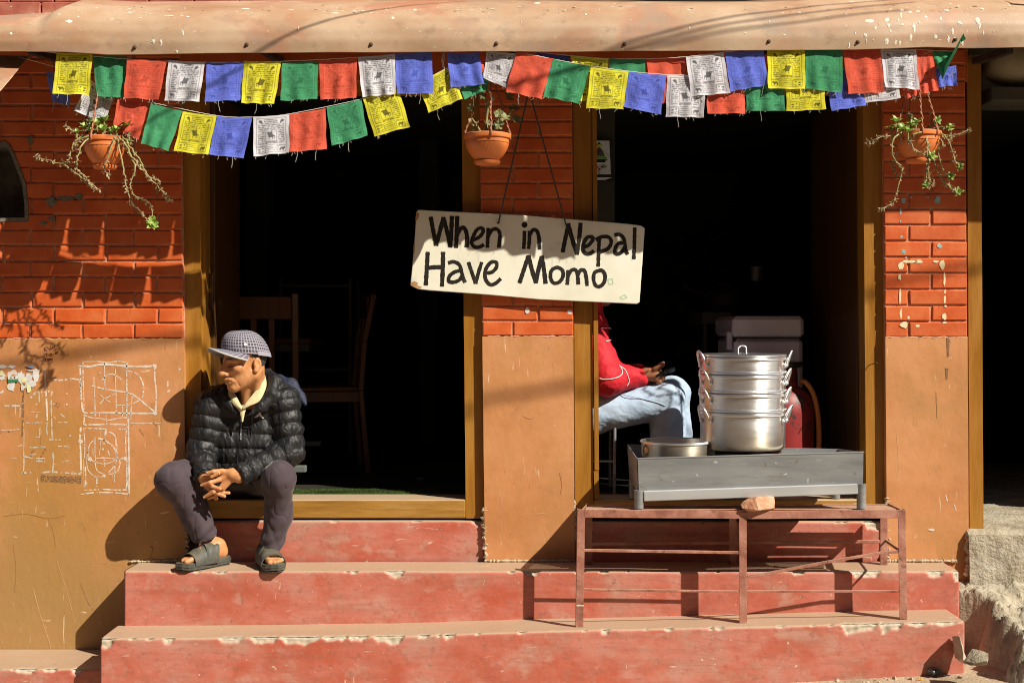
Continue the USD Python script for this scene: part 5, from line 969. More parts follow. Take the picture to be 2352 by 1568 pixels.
for k, (pts, mm) in enumerate((([(1880, 770), (1920, 765), (1925, 810), (1890, 815)], 'g'), ([(1985, 930), (2030, 905), (2050, 930), (2010, 945)], 'g'))):
    u = unary_union([stroke(S([a, b]), 2.0, YS, wob=.3, seed=k) for a, b in zip(pts, pts[1:] + pts[:1])])
    obj('green_mark', ext(u, YS - 0.0006, YS + 0.002), mat('pale_green_mark', [(0.4, (0.36, 0.5, 0.3)), (0.6, (0.42, 0.56, 0.36))], rough=0.7) if k == 0 else UsdShade.Material.Get(stage, '/World/Looks/pale_green_mark'), sg)
for a, b in (((1218, 195, -.24), (1145, 512, YS - .004)), ((1212, 195, -.24), (1302, 523, YS - .004))):
    obj('hanging_cord', tube(smooth_path([P(*a), P((a[0] * .5 + b[0] * .5), (a[1] + b[1]) / 2, (a[2] + b[2]) / 2), P(*b)], 12), 0.0038, 6), MT['wire'], sg, smooth=True)
for u, v in ((1145, 513), (1303, 524)):
    obj('cord_knot', bumpy(rock(P(u, v, YS - .005), (.007, .005, .006), int(u), 12), .003, 80, 1, .004), MT['wire'], sg)

# ------------------------------------------------------------------ hanging planters
def planter(label, u, vrim, vbot, rpx, y, cords, apex, tilt=0.0, seed=0):
    c = P(u, vrim, y); k = sc(y); R = rpx * k; H = (vbot - vrim) * k
    t = thing('hanging_planter', label, 'planter', c)
    nb = 72; prof = []
    for z, r in ((-H + .012, .50), (-H * .80, .66), (-H * .62, .80), (-H * .45, .875), (-H * .30, .915)):
        prof.append((R * r, z))
    ms = []
    g = np.linspace(0, 2 * np.pi, 144, endpoint=False)
    zs = np.linspace(0, 1, 16); V = []
    for s in zs:
        z = -H + .012 + s * (H * .72); r = R * (0.46 + 0.46 * math.sin(min(1, s * 1.02) * math.pi / 2) ** 0.85)
        tw = 0.55 * (1 - s); fl = 0.022 * R * np.abs(np.sin(14 * (g + tw))) * min(1, 4 * (1 - s)) * min(1, s * 4)
        V.append(np.stack([(r + fl) * np.cos(g), (r + fl) * np.sin(g), np.full_like(g, z)], -1))
    V = np.array(V); V = np.concatenate([V, V[:, :1]], 1)
    body = grid_mesh(V + c, flip=True)
    scal = [(R * (.928 + .012), -H * .285), (R * .945, -H * .255), (R * .93, -H * .235), (R * .935, -H * .13), (R * .955, -H * .12), (R * .955, -H * .10), (R * .94, -H * .09), (R * .95, -H * .02)]
    upper = lathe(scal, 64, c)
    bot = lathe([(0, -H + .012), (R * .46, -H + .012)], 64, c)
    obj('pot', cat([body, upper, bot]), MT['terracotta'], t, smooth=45)
    obj('rim', lathe([(R * .93, -.016), (R * 1.0, -.014), (R * 1.01, -.004), (R * 1.0, .003), (R * .96, .005), (R * .92, -.004), (R * .92, -.03)], 64, c), MT['terracotta'], t, smooth=40)
    obj('saucer', lathe([(0, -H - .004), (R * .50, -H - .004), (R * .555, -H + .003), (R * .555, -H + .010), (R * .50, -H + .012), (R * .40, -H + .006)], 64, c), MT['terracotta'], t, smooth=40)
    obj('soil', lathe([(R * .93, -.028), (R * .5, -.012), (0, -.008)], 32, c), MT['soil'], t, smooth=True)
    ap = P(*apex)
    for i, a in enumerate(cords):
        e = c + np.array([R * .98 * math.cos(a), R * .98 * math.sin(a), 0.004])
        pts = [ap + (e - ap) * s + np.array([rnd.uniform(-.002, .002), rnd.uniform(-.002, .002), 0]) for s in np.linspace(0, 1, 14)]
        w = []
        for ph in (0, math.pi):
            q = smooth_path(pts, 60); s = np.linspace(0, 40, 60)
            w.append(tube(q + np.stack([np.cos(s + ph), np.sin(s + ph), 0 * s], -1) * .0024, .0026, 5))
        obj('hanging_cord', cat(w), MT['cord_brown'], t, smooth=True)
        obj('cord_wrap', tube([e + [0, -.002, .006], e + [0, -.006, -.01], e + [0, -.002, -.02]], .005, 6), MT['cord_brown'], t, smooth=True)
    return t, c, R, H
def leaf_mesh(p, d, n, L, W, curl=0.2):
    """A pointed leaf from p along d, face n."""
    d = d / (np.linalg.norm(d) + 1e-9); s = np.cross(d, n); s /= np.linalg.norm(s) + 1e-9; n2 = np.cross(s, d)
    pr = [(0, 0, 0), (.25, .36, .04), (.55, .5, .06), (.82, .30, .02), (1, 0, -curl)]
    V = []; 
    for t, w, h in pr:
        V += [p + d * L * t + s * W * w + n2 * L * (h + .10 * w), p + d * L * t + n2 * L * h, p + d * L * t - s * W * w + n2 * L * (h + .10 * w)]
    F = []
    for i in range(len(pr) - 1):
        a = 3 * i
        for k in (0, 1): F += [[a + k, a + k + 1, a + 4 + k], [a + k, a + 4 + k, a + 3 + k]]
    return trimesh.Trimesh(np.array(V), np.array(F), process=False)
def rosette(p, r, seed, n=7, up=(0, -.3, 1)):
    g = np.random.default_rng(seed); up = np.array(up, float); up /= np.linalg.norm(up); a = np.cross(up, [1, .2, 0]); a /= np.linalg.norm(a); b = np.cross(up, a); ms = []
    for i in range(n):
        th = i * 2.4 + g.uniform(-.3, .3); el = 0.25 + 0.9 * i / n
        d = (a * math.cos(th) + b * math.sin(th)) * math.cos(el) + up * math.sin(el)
        ms.append(leaf_mesh(np.asarray(p), d, up, r * g.uniform(.8, 1.15), r * .55, .12))
    return ms
def trailing_plant(label, stems, tips, seed, c, heads=()):
    """stems: lists of (u, v, y) picture points; tips: which stems end in green rosettes; heads: (u, v, y, radius) of rosettes on top of the pot."""
    t = thing('trailing_plant', label, 'plant', c)
    g = np.random.default_rng(seed); dead = []
    for i, st in enumerate(stems):
        q = smooth_path([P(*s) for s in st], 10 * len(st)); L = len(q)
        q = q + (meshkit.fbm(np.c_[q[:, :1] * 60 + i, q[:, 2:] * 60, q[:, :1] * 0], 3, seed + i)[:, None] - .5) * 0.010
        obj('stem', tube(q, np.linspace(.0036, .0019, L), 6), MT['stem'], t, smooth=True)
        for k in range(3, L):
            for _ in range(2 if k > L * .45 else 1):
                if g.random() < .62:
                    d = g.normal(size=3); d[2] -= .5
                    dead.append(leaf_mesh(q[k] + g.normal(size=3) * .002, d, g.normal(size=3), g.uniform(.008, .020), g.uniform(.004, .010), g.uniform(-.4, .6)))
        if i in tips:
            obj('leaf_cluster', cat(rosette(q[-1], g.uniform(.020, .030), seed * 10 + i, 7, g.normal(size=3) * .4 + [0, -.8, .5]) + rosette(q[-4], .016, seed * 10 + i + 50, 4, (0, -1, .3))), MT['leaf'], t)
        else:
            for _ in range(7): dead.append(leaf_mesh(q[-1] + g.normal(size=3) * .004, g.normal(size=3), g.normal(size=3), g.uniform(.012, .022), .008, .3))
    for k, (u, v, y, r) in enumerate(heads):
        obj('leaf_cluster', cat(rosette(P(u, v, y), r, seed * 31 + k, 9) ), MT['leaf'], t)
        b = P(u, v, y); obj('stem', tube([b + [0, 0, -.05], b], .004, 5), MT['stem'], t)
    obj('withered_leaves', cat(dead), MT['dry_leaf'], t, kind='stuff')
    return t
YP = -0.37
p1, c1, R1, H1 = planter('orange plastic hanging planter at the left, with long bare trailing stems', 241, 318, 386, 49, YP, (2.9, 4.35, 0.35), (237, 128, YP), seed=1)
rf = lambda u: YP - R1 * 0.95 * math.sqrt(max(0.0, 1 - ((u - 241) / 51) ** 2)) - .006
trailing_plant('succulent with long bare stems spilling over the left planter', [
    [(240, 312, YP), (205, 312, YP - .08), (170, 330, YP - .09), (158, 365, YP - .09), (145, 375, YP - .08), (110, 368, YP - .06), (82, 362, YP - .05)],
    [(145, 375, YP - .08), (168, 395, YP - .09), (195, 410, YP - .08), (228, 438, YP - .07)], [(215, 312, YP - .06), (190, 330, YP - .11), (178, 365, YP - .12), (176, 385, YP - .11), (196, 408, YP - .1), (210, 430, YP - .09)],
    [(262, 312, YP - .05), (262, 325, rf(262) - .01), (245, 365, rf(250) - .012), (238, 390, YP - .07), (250, 400, YP - .06)], [(268, 312, YP - .05), (275, 340, rf(275) - .012), (285, 395, YP - .09), (290, 430, YP - .09), (305, 470, YP - .09), (332, 495, YP - .08), (348, 520, YP - .08)],
    [(272, 312, YP - .05), (290, 335, YP - .09), (310, 385, YP - .09), (300, 420, YP - .09), (310, 450, YP - .09), (345, 470, YP - .08), (352, 512, YP - .08)],
    [(280, 312, YP - .04), (305, 345, YP - .09), (330, 385, YP - .09), (355, 420, YP - .09), (372, 440, YP - .08), (390, 458, YP - .08)], [(278, 312, YP - .02), (300, 355, YP - .05), (335, 400, YP - .05), (362, 415, YP - .05)],
    [(225, 312, YP), (200, 300, YP - .02), (170, 300, YP - .03), (150, 290, YP - .03)], [(230, 312, YP), (206, 292, YP), (196, 276, YP)], [(222, 312, YP), (208, 285, YP + .01), (205, 272, YP + .01)], [(255, 312, YP), (290, 305, YP - .03), (296, 312, YP - .05), (298, 330, YP - .05)],
    [(215, 312, YP - .03), (180, 318, YP - .06), (172, 340, YP - .07)], [(250, 310, YP - .02), (270, 288, YP), (285, 296, YP)]], (4, 5, 11), 3, c1,
    [(223, 288, YP - .03, .045), (240, 280, YP - .01, .042), (236, 302, YP - .06, .040), (196, 295, YP - .02, .036), (294, 292, YP - .03, .036), (255, 306, YP - .05, .030), (210, 303, YP - .05, .030), (268, 300, YP - .04, .028), (176, 306, YP - .05, .024)])
p2, c2, R2, H2 = planter('orange plastic hanging planter in the middle, left of the brick pier', 1119, 311, 376, 54, YP, (3.0, 4.9, 0.1), (1126, 150, YP + .02), seed=2)
tg = thing('potted_geranium', 'leggy withered geranium in the middle planter', 'plant', c2)
dead, g2 = [], np.random.default_rng(8)
for i, st in enumerate([[(1118, 306, YP), (1118, 262, YP), (1116, 235, YP), (1110, 212, YP - .01), (1104, 200, YP - .02)], [(1114, 306, YP), (1120, 255, YP - .01), (1128, 225, YP - .01), (1118, 200, YP - .02), (1112, 188, YP - .02)],
                        [(1105, 306, YP), (1092, 285, YP - .02), (1084, 272, YP - .03)], [(1122, 306, YP), (1140, 280, YP - .02), (1152, 268, YP - .04)], [(1120, 306, YP), (1145, 285, YP), (1168, 262, YP), (1178, 240, YP + .02)], [(1116, 240, YP), (1128, 228, YP - .02), (1124, 212, YP - .03)]]):
    q = smooth_path([P(*s) for s in st], 8 * len(st)); obj('stem', tube(q, np.linspace(.0065, .003, len(q)), 6), MT['stem'], tg, smooth=True)
    for k in range(6, len(q)):
        if g2.random() < .35: dead.append(leaf_mesh(q[k], g2.normal(size=3) + [0, 0, -.6], g2.normal(size=3), g2.uniform(.012, .028), g2.uniform(.008, .016), .5))
def round_leaf(p, n, r, seed):
    g = np.random.default_rng(seed); n = np.array(n, float); n /= np.linalg.norm(n); a = np.cross(n, [.3, .1, 1]); a /= np.linalg.norm(a); b = np.cross(n, a); m = 16; V = [np.asarray(p)]
    for k in range(m):
        t = k / m * 2 * np.pi; q = r * (0.85 + .15 * math.cos(5 * t)) * (1 - .45 * (abs(t - np.pi) < .3)); V.append(p + (a * math.cos(t) + b * math.sin(t)) * q + n * r * (.22 + .10 * math.sin(5 * t + seed)))
    return trimesh.Trimesh(np.array(V), [[0, 1 + k, 1 + (k + 1) % m] for k in range(m)], process=False)
for i, (u, v, dy, r, n) in enumerate([(1104, 190, -.03, .024, (.2, -1, .6)), (1094, 203, -.03, .022, (-.4, -.6, 1)), (1160, 270, -.05, .026, (.5, -.7, .8)), (1146, 262, -.05, .024, (-.1, -1, .5)), (1146, 286, -.06, .024, (.3, -1, -.2)), (1082, 248, -.02, .020, (-.5, -1, .2)), (1180, 252, .01, .030, (.2, -.5, 1)), (1186, 275, .02, .026, (.4, -.8, .5)), (1170, 222, .03, .026, (.4, -.9, .3)), (1128, 282, -.04, .018, (0, -1, .4)), (1108, 220, -.02, .018, (.3, -1, .1))]):
    obj('leaf', round_leaf(P(u, v, YP + dy), n, r, i), MT['dark_leaf'], tg)
obj('withered_leaves', cat(dead), MT['dry_leaf'], tg, kind='stuff')
p3, c3, R3, H3 = planter('orange plastic hanging planter at the right, tilted on its brown cords', 2109, 306, 372, 52, YP, (3.25, 4.6, 5.35), (2106, 118, YP), seed=3)
rf3 = lambda u: YP - R3 * 0.95 * math.sqrt(max(0.0, 1 - ((u - 2109) / 54) ** 2)) - .008
trailing_plant('succulent with green tipped stems spilling over the right planter', [
    [(2080, 302, YP), (2050, 312, YP - .05), (2020, 316, YP - .06), (1993, 330, YP - .06)], [(2075, 302, YP - .04), (2052, 320, YP - .10), (2050, 350, YP - .1), (2060, 375, YP - .09), (2072, 388, YP - .08), (2060, 440, YP - .08), (2050, 465, YP - .08), (2022, 482, YP - .08)],
    [(2130, 300, YP - .08), (2100, 308, rf3(2100) - .02), (2092, 318, rf3(2092) - .015), (2098, 340, rf3(2098) - .012), (2120, 355, rf3(2120) - .012), (2135, 362, YP - .09)], [(2128, 300, YP - .06), (2130, 330, rf3(2130) - .012), (2130, 370, YP - .10), (2128, 400, YP - .09), (2128, 428, YP - .09)],
    [(2126, 302, YP - .06), (2134, 350, rf3(2134) - .012), (2132, 390, YP - .09), (2138, 425, YP - .09)], [(2140, 302, YP - .02), (2175, 312, YP - .06), (2195, 310, YP - .06), (2228, 298, YP - .06)], [(2140, 300, YP - .03), (2170, 312, YP - .08), (2186, 345, YP - .08), (2195, 370, YP - .08), (2206, 388, YP - .08)],
    [(2145, 302, YP - .02), (2165, 330, YP - .06), (2155, 345, YP - .06), (2168, 395, YP - .05), (2184, 408, YP - .05)], [(2140, 345, YP - .02), (2150, 385, YP - .04), (2165, 415, YP - .04), (2185, 432, YP - .04), (2200, 442, YP - .04)],
    [(2090, 302, YP - .02), (2092, 285, YP), (2086, 262, YP), (2098, 272, YP - .01)], [(2130, 300, YP), (2160, 292, YP - .02), (2180, 300, YP - .04)], [(2115, 302, YP), (2140, 288, YP), (2150, 280, YP - .02)], [(2062, 345, YP + .1), (2050, 380, YP + .12), (2058, 400, YP + .12)]], (2, 3, 6, 7, 8, 10, 11), 4, c3,
    [(2058, 282, YP - .02, .036), (2070, 300, YP - .05, .044), (2098, 292, YP - .02, .036), (2104, 284, YP, .032), (2048, 300, YP - .03, .030), (2152, 285, YP, .022), (2184, 294, YP - .03, .026), (2086, 304, YP - .08, .028)])

# ------------------------------------------------------------------ rusty frame table
tf = thing('metal_frame_table', 'long rusty red angle iron table standing on the steps', 'table', P(1706, 1440, -0.25))
YT, YB = -0.39, -0.075
def pbar(name, a, b, w, d, parent=tf, m='rust', up=(0, 1, 0)): obj(name, bar(a, b, w, d, 0.0015, up), MT[m], parent)
def ztread(u): return z1_of(X(u, YT)) + 0.001
def foot(u, v, y): p = P(u, v, y); p[2] = ztread(u); return p
K = sc(YT)
def angle_leg(a, b, w, out):                                          # an L section standing from a to b
    t = 0.004; ms = [bar(np.asarray(a) , np.asarray(b), w, t, 0.0008), bar(np.asarray(a) + [out * (w / 2 - t / 2), w / 2 + t / 2, 0], np.asarray(b) + [out * (w / 2 - t / 2), w / 2 + t / 2, 0], t, w, 0.0008)]
    return cat(ms)
for (ut, vt, ub, vb, o) in ((1335, 1169, 1331, 1440, -1), (1706, 1176, 1707, 1432, 1), (2071, 1170, 2075, 1421, 1)):
    obj('leg', angle_leg(foot(ub, vb, YT), P(ut, vt, YT), 17.5 * K, o), MT['rust'], tf)
zb2 = Z2 + 0.001
for (u, o) in ((1352, -1), (1683, 1), (2030, 1)):
    a = P(u, 1285, YB); a[2] = zb2; obj('leg', angle_leg(a, P(u, 1164, YB), 0.032, o), MT['rust'], tf)
zt0 = Z(1181, YT)
obj('front_rail', cat([bar(P(1343, 1178.5, YT - .001), P(1698, 1181.5, YT - .001), 0.034, 0.004, .001), bar(P(1343, 1171.5, YT + .016), P(1698, 1174.5, YT + .016), 0.004, 0.034, .001)]), MT['rust'], tf)
obj('front_rail', cat([bar(P(1715, 1182, YT - .001), P(2063, 1180, YT - .001), 0.034, 0.004, .001), bar(P(1715, 1175, YT + .016), P(2063, 1173, YT + .016), 0.004, 0.034, .001)]), MT['rust'], tf)
obj('back_rail', cat([bar(P(1345, 1166, YB), P(2040, 1166, YB), 0.034, 0.004, .001)]), MT['rust'], tf)
for u0, u1 in ((1338, 1350), (2068, 2040)): obj('side_rail', bar(P(u0, 1177, YT + .02), P(u1, 1163, YB - .01), 0.032, 0.005, .001, up=(1, 0, 0)), MT['rust'], tf)
ns = 9
for k in range(ns):
    t = (k + .7) / ns; y = YT + .03 + (YB - YT - .05) * t
    za = Z(1172, YT) + (Z(1160, YB) - Z(1172, YT)) * t
    obj('slat', bar((X(1345, y), y, za), (X(2058 - 18 * t, y), y, za), 0.022, 0.004, .001, up=(0, 0, 1)), MT['rust'], tf)
pbar('tie_bar', P(1340, 1263, YT + .003), P(1699, 1268.5, YT + .003), 0.0125, 0.006)
pbar('tie_bar', P(1340, 1353, YT + .003), P(1699, 1358, YT + .003), 0.0100, 0.006)
pbar('tie_bar', P(1714, 1357.5, YT + .003), P(2066, 1357.5, YT + .003), 0.0100, 0.006)
pts = [(1716, 1323), (1760, 1317), (1900, 1290), (2030, 1268), (2066, 1266)]
obj('brace', cat([bar(P(*a, YT + .003), P(*b, YT + .003), 0.0125, 0.006, .001) for a, b in zip(pts[:-1], pts[1:])]), MT['rust'], tf)
pbar('tie_bar', P(1345, 1249, YB + .002), P(2030, 1243, YB + .002), 0.0135, 0.006)
pbar('brace', P(2034, 1241, YB), P(2067, 1264, YT + .01), 0.012, 0.006)
obj('white_tape', box(X(1324, YT), X(1341, YT), YT - .004, YT + .004, Z(1391, YT), Z(1388, YT)), MT['glue'], tf)

# ------------------------------------------------------------------ steel stove stand with its tray
ss = thing('steel_stove_stand', 'low grey sheet steel stove stand with a deep tray, on the rusty table', 'stove stand', P(1725, 1170, -.2))
YF, YK = -0.355, 0.06
fa, fb_ = P(1463, 1053, YF), P(1985, 1038, YF); ga, gb = P(1466, 1129, YF), P(1984, 1113, YF)
def plate(a, b, c, d, th=0.003, n=(0, 1, 0)):
    q = np.array([a, b, c, d], float); return hullpts(np.vstack([q, q + np.array(n) * th]))
ha, hb = fa + [-.004, YK - YF, .022], fb_ + [-.004, YK - YF, -.026]; ia, ib = ga + [0, YK - YF, 0], gb + [0, YK - YF, 0]
obj('front_panel', cat([plate(fa, fb_, gb, ga), bar(fa + [0, .006, 0], fb_ + [0, .006, 0], .005, .016, .001, up=(0, 1, 0))]), MT['steel'], ss)
obj('side_panel', plate(fa, ha, ia, ga, .003, (1, 0, 0)), MT['steel'], ss)
obj('side_panel', plate(fb_, hb, ib, gb, .003, (-1, 0, 0)), MT['steel'], ss)
obj('back_panel', plate(ha, hb, ib, ia), MT['steel'], ss)
obj('tray_floor', plate(ga + [.003, .003, .004], gb + [-.003, .003, .004], ib + [-.003, 0, .004], ia + [.003, 0, .004], .003, (0, 0, 1)), MT['steel'], ss)
obj('base_rail', bar(P(1478, 1138.5, YF - .006), P(1969, 1122, YF - .006), 0.043, 0.02, .003), MT['steel_rail'], ss)
obj('base_rail', bar(P(1478, 1138, YK), P(1969, 1122, YK), 0.04, 0.02, .003), MT['steel'], ss)
for (u, vt, vb, y) in ((1467.5, 1126, 1170, YF), (1978.5, 1111, 1169, YF)):
    a = P(u, vb, y); a[2] = Z(1172, YT) + .004; b = P(u, vt, y)
    obj('leg', cat([tube([a, b], .0195, 20), tube([b, b + [0, 0, .0015]], .0195, 20)]), MT['steel'], ss, smooth=40)
for u in (1475, 1975):
    a = np.array([X(u, YF), YK, Z(1147, .03) + .002]); b = np.array([X(u, YF), YK, Z(1128, YF)]); obj('leg', tube([a, b], .0195, 20), MT['steel'], ss, smooth=40)
YO = -0.14; co = P(1706, 1033, YO)
bu = thing('gas_burner', 'sooty rust red gas burner frame in the stove tray under the steamer', 'burner', P(1720, 1050, YO))
zt = Z(1031, YO)
obj('burner_ring', lathe([(.10, zt - .03), (.12, zt - .03), (.12, zt - .008), (.10, zt - .008), (.10, zt - .03)], 32, (co[0], YO, 0)), MT['dark_metal'], bu)
obj('pot_stand', box(X(1648, -.12), X(1791, -.12), -.17, -.13, Z(1062, -.17), Z(1032, -.17), .004), MT['burner'], bu)
obj('pot_stand', box(co[0] - .03, co[0] + .03, -.31, .02, Z(1062, -.12), Z(1040, -.12), .004), MT['dark_metal'], bu)

# ------------------------------------------------------------------ the steamer: pot, three tiers and lid, each lifts off
cx = X(1705.5, YO)
def handle(parent, side, z, spread=.075, drop=.03, rise=.045, name='handle', yaw=0.0, out=.05, m='alu', r=.0048, R=.187):
    """A bent rod ear standing out and up from the rim."""
    a0 = (math.pi if side < 0 else 0.0) + yaw; c = np.array([cx, YO, z]); pts = []
    for s in np.linspace(-1, 1, 15):
        a = a0 + s * spread / R * .5; k = math.cos(s * math.pi / 2) ** .6 if abs(s) < 1 else 0
        rad = R + .004 + out * k
        pts.append(c + [rad * math.cos(a), rad * math.sin(a), -drop + (rise + drop) * k])
    h = obj(name, tube(pts, r, 8), MT[m], parent, smooth=True)
    for s in (-1, 1):
        a = a0 + s * spread / R * .5; q = c + [(R + .003) * math.cos(a), (R + .003) * math.sin(a), -drop]
        obj('rivet_plate', bumpy(rock(q, (.008, .008, .014), 3, 20), .001, 50, 1, .006), MT[m], h, smooth=True)
zs = {k: Z(v, YO) for k, v in dict(bot=1029, r1=944, r2=901, r3=859, r4=819).items()}
R0 = .1835
pt = thing('steamer_pot', 'worn aluminium pot at the bottom of the steamer stack', 'pot', (cx, YO, zs['bot']))
ctr = (cx, YO, 0)
obj('pot_wall', lathe([(0, zs['bot'] + .004), (R0 * .94, zs['bot'] + .0005), (R0 * .975, zs['bot'] + .004), (R0 * .995, zs['bot'] + .013), (R0 * .999, zs['bot'] + .026), (R0, zs['r1'] - .012), (R0, zs['r1']), (R0 * .985, zs['r1']), (R0 * .97, zs['bot'] + .03), (0, zs['bot'] + .01)], 72, ctr), MT['alu_pot'], pt, smooth=35)
obj('rim', lathe([(R0, zs['r1'] - .014), (R0 + .006, zs['r1'] - .012), (R0 + .0075, zs['r1'] - .006), (R0 + .006, zs['r1']), (R0 - .004, zs['r1'] + .001)], 72, ctr), MT['alu'], pt, smooth=50)
for s in (-1, 1): handle(pt, s, zs['r1'] - .012, rise=.042, drop=.026, yaw=-.40 * (1 if s > 0 else -1), out=.024, spread=.074)
def tier(label, z0, z1, yaw, n):
    t = thing('steamer_tier', label, 'steamer tier', (cx, YO, z0))
    R = R0 + .002
    obj('tier_wall', lathe([(R * .93, z0 - .008), (R * .99, z0 + .002), (R, z0 + .004), (R * 1.002, z1 - .008), (R, z1), (R * .985, z1), (R * .985, z0 + .006), (0, z0 + .006)], 72, ctr), MT['alu'], t, smooth=35)
    obj('rim', lathe([(R, z1 - .012), (R + .006, z1 - .011), (R + .007, z1 - .006), (R + .005, z1 - .0005), (R - .004, z1)], 72, ctr), MT['alu'], t, smooth=50)
    obj('foot_ring', lathe([(R, z0 + .003), (R + .0045, z0 + .004), (R + .0055, z0 + .009), (R + .003, z0 + .013), (R - .001, z0 + .013)], 72, ctr), MT['alu'], t, smooth=50)
    for s in (-1, 1): handle(t, s, z1 - .012, rise=.038, drop=.026, yaw=yaw * (1 if s > 0 else -1), out=.020, spread=.070)
tier('lowest of the three aluminium steamer tiers, just above the pot', zs['r1'] + .002, zs['r2'], -.42, 0)
tier('middle aluminium steamer tier between two others', zs['r2'] + .002, zs['r3'], -.42, 1)
tier('top aluminium steamer tier directly under the lid', zs['r3'] + .002, zs['r4'], -.30, 2)
ld = thing('steamer_cover', 'flat aluminium lid with a wire loop handle on top of the steamer', 'pot lid', (cx, YO, zs['r4']))
z4 = zs['r4'] + .002
obj('lid_plate', lathe([(R0 + .004, z4), (R0 + .0085, z4 + .002), (R0 + .0085, z4 + .008), (R0 + .004, z4 + .0105), (R0 * .96, z4 + .007), (R0 * .5, z4 + .014), (0, z4 + .017)], 72, ctr), MT['alu'], ld, smooth=35)
hx = X(1700, YO); obj('lid_handle', tube(smooth_path([(hx - .017, YO - .05, z4 + .006), (hx - .017, YO - .05, z4 + .036), (hx - .008, YO - .05, z4 + .046), (hx + .008, YO - .05, z4 + .046), (hx + .017, YO - .05, z4 + .036), (hx + .017, YO - .05, z4 + .006)], 26), .0042, 8), MT['alu'], ld, smooth=True)
p2t = thing('cooking_pot', 'dented open aluminium pot left of the steamer in the stove tray', 'pot', P(1555, 1050, .0))
yq = -.15; c0 = P(1553, 1012, yq); Rp = 80 * sc(yq); zr = Z(1012, yq)
obj('pot_wall', lathe([(0, zr - .135), (Rp * .93, zr - .135), (Rp * .97, zr - .12), (Rp, zr - .01), (Rp, zr), (Rp * .982, zr), (Rp * .955, zr - .12), (0, zr - .125)], 64, (c0[0], yq, 0)), MT['alu_pot'], p2t, smooth=35)
obj('rim', lathe([(Rp, zr - .008), (Rp + .005, zr - .006), (Rp + .006, zr - .001), (Rp + .002, zr + .003), (Rp * .975, zr + .001)], 64, (c0[0], yq, 0)), MT['alu'], p2t, smooth=50)
obj('handle', tube(smooth_path([c0 + [-Rp * .93, -Rp * .38, -.012], c0 + [-Rp * 1.0, -Rp * .45, -.03], c0 + [-Rp * .99, -Rp * .44, -.055], c0 + [-Rp * .90, -Rp * .45, -.05]], 14), .005, 8), MT['alu_pot'], p2t, smooth=True)
bk = bumpy(hullpts([P(1701, 1158, -.40), P(1722, 1141, -.40), P(1778, 1139.5, -.385), P(1780, 1166, -.395), P(1725, 1173, -.41), P(1705, 1166, -.41), P(1712, 1152, -.33), P(1776, 1140, -.33), P(1778, 1172, -.33), P(1715, 1172, -.33), P(1735, 1141, -.42), P(1742, 1171, -.425)]), 0.010, 30, 5, 0.008)
obj('brick_chunk', bk, MT['chunk'], label='broken piece of brick wedged on the rusty table under the stove stand', cat='brick')
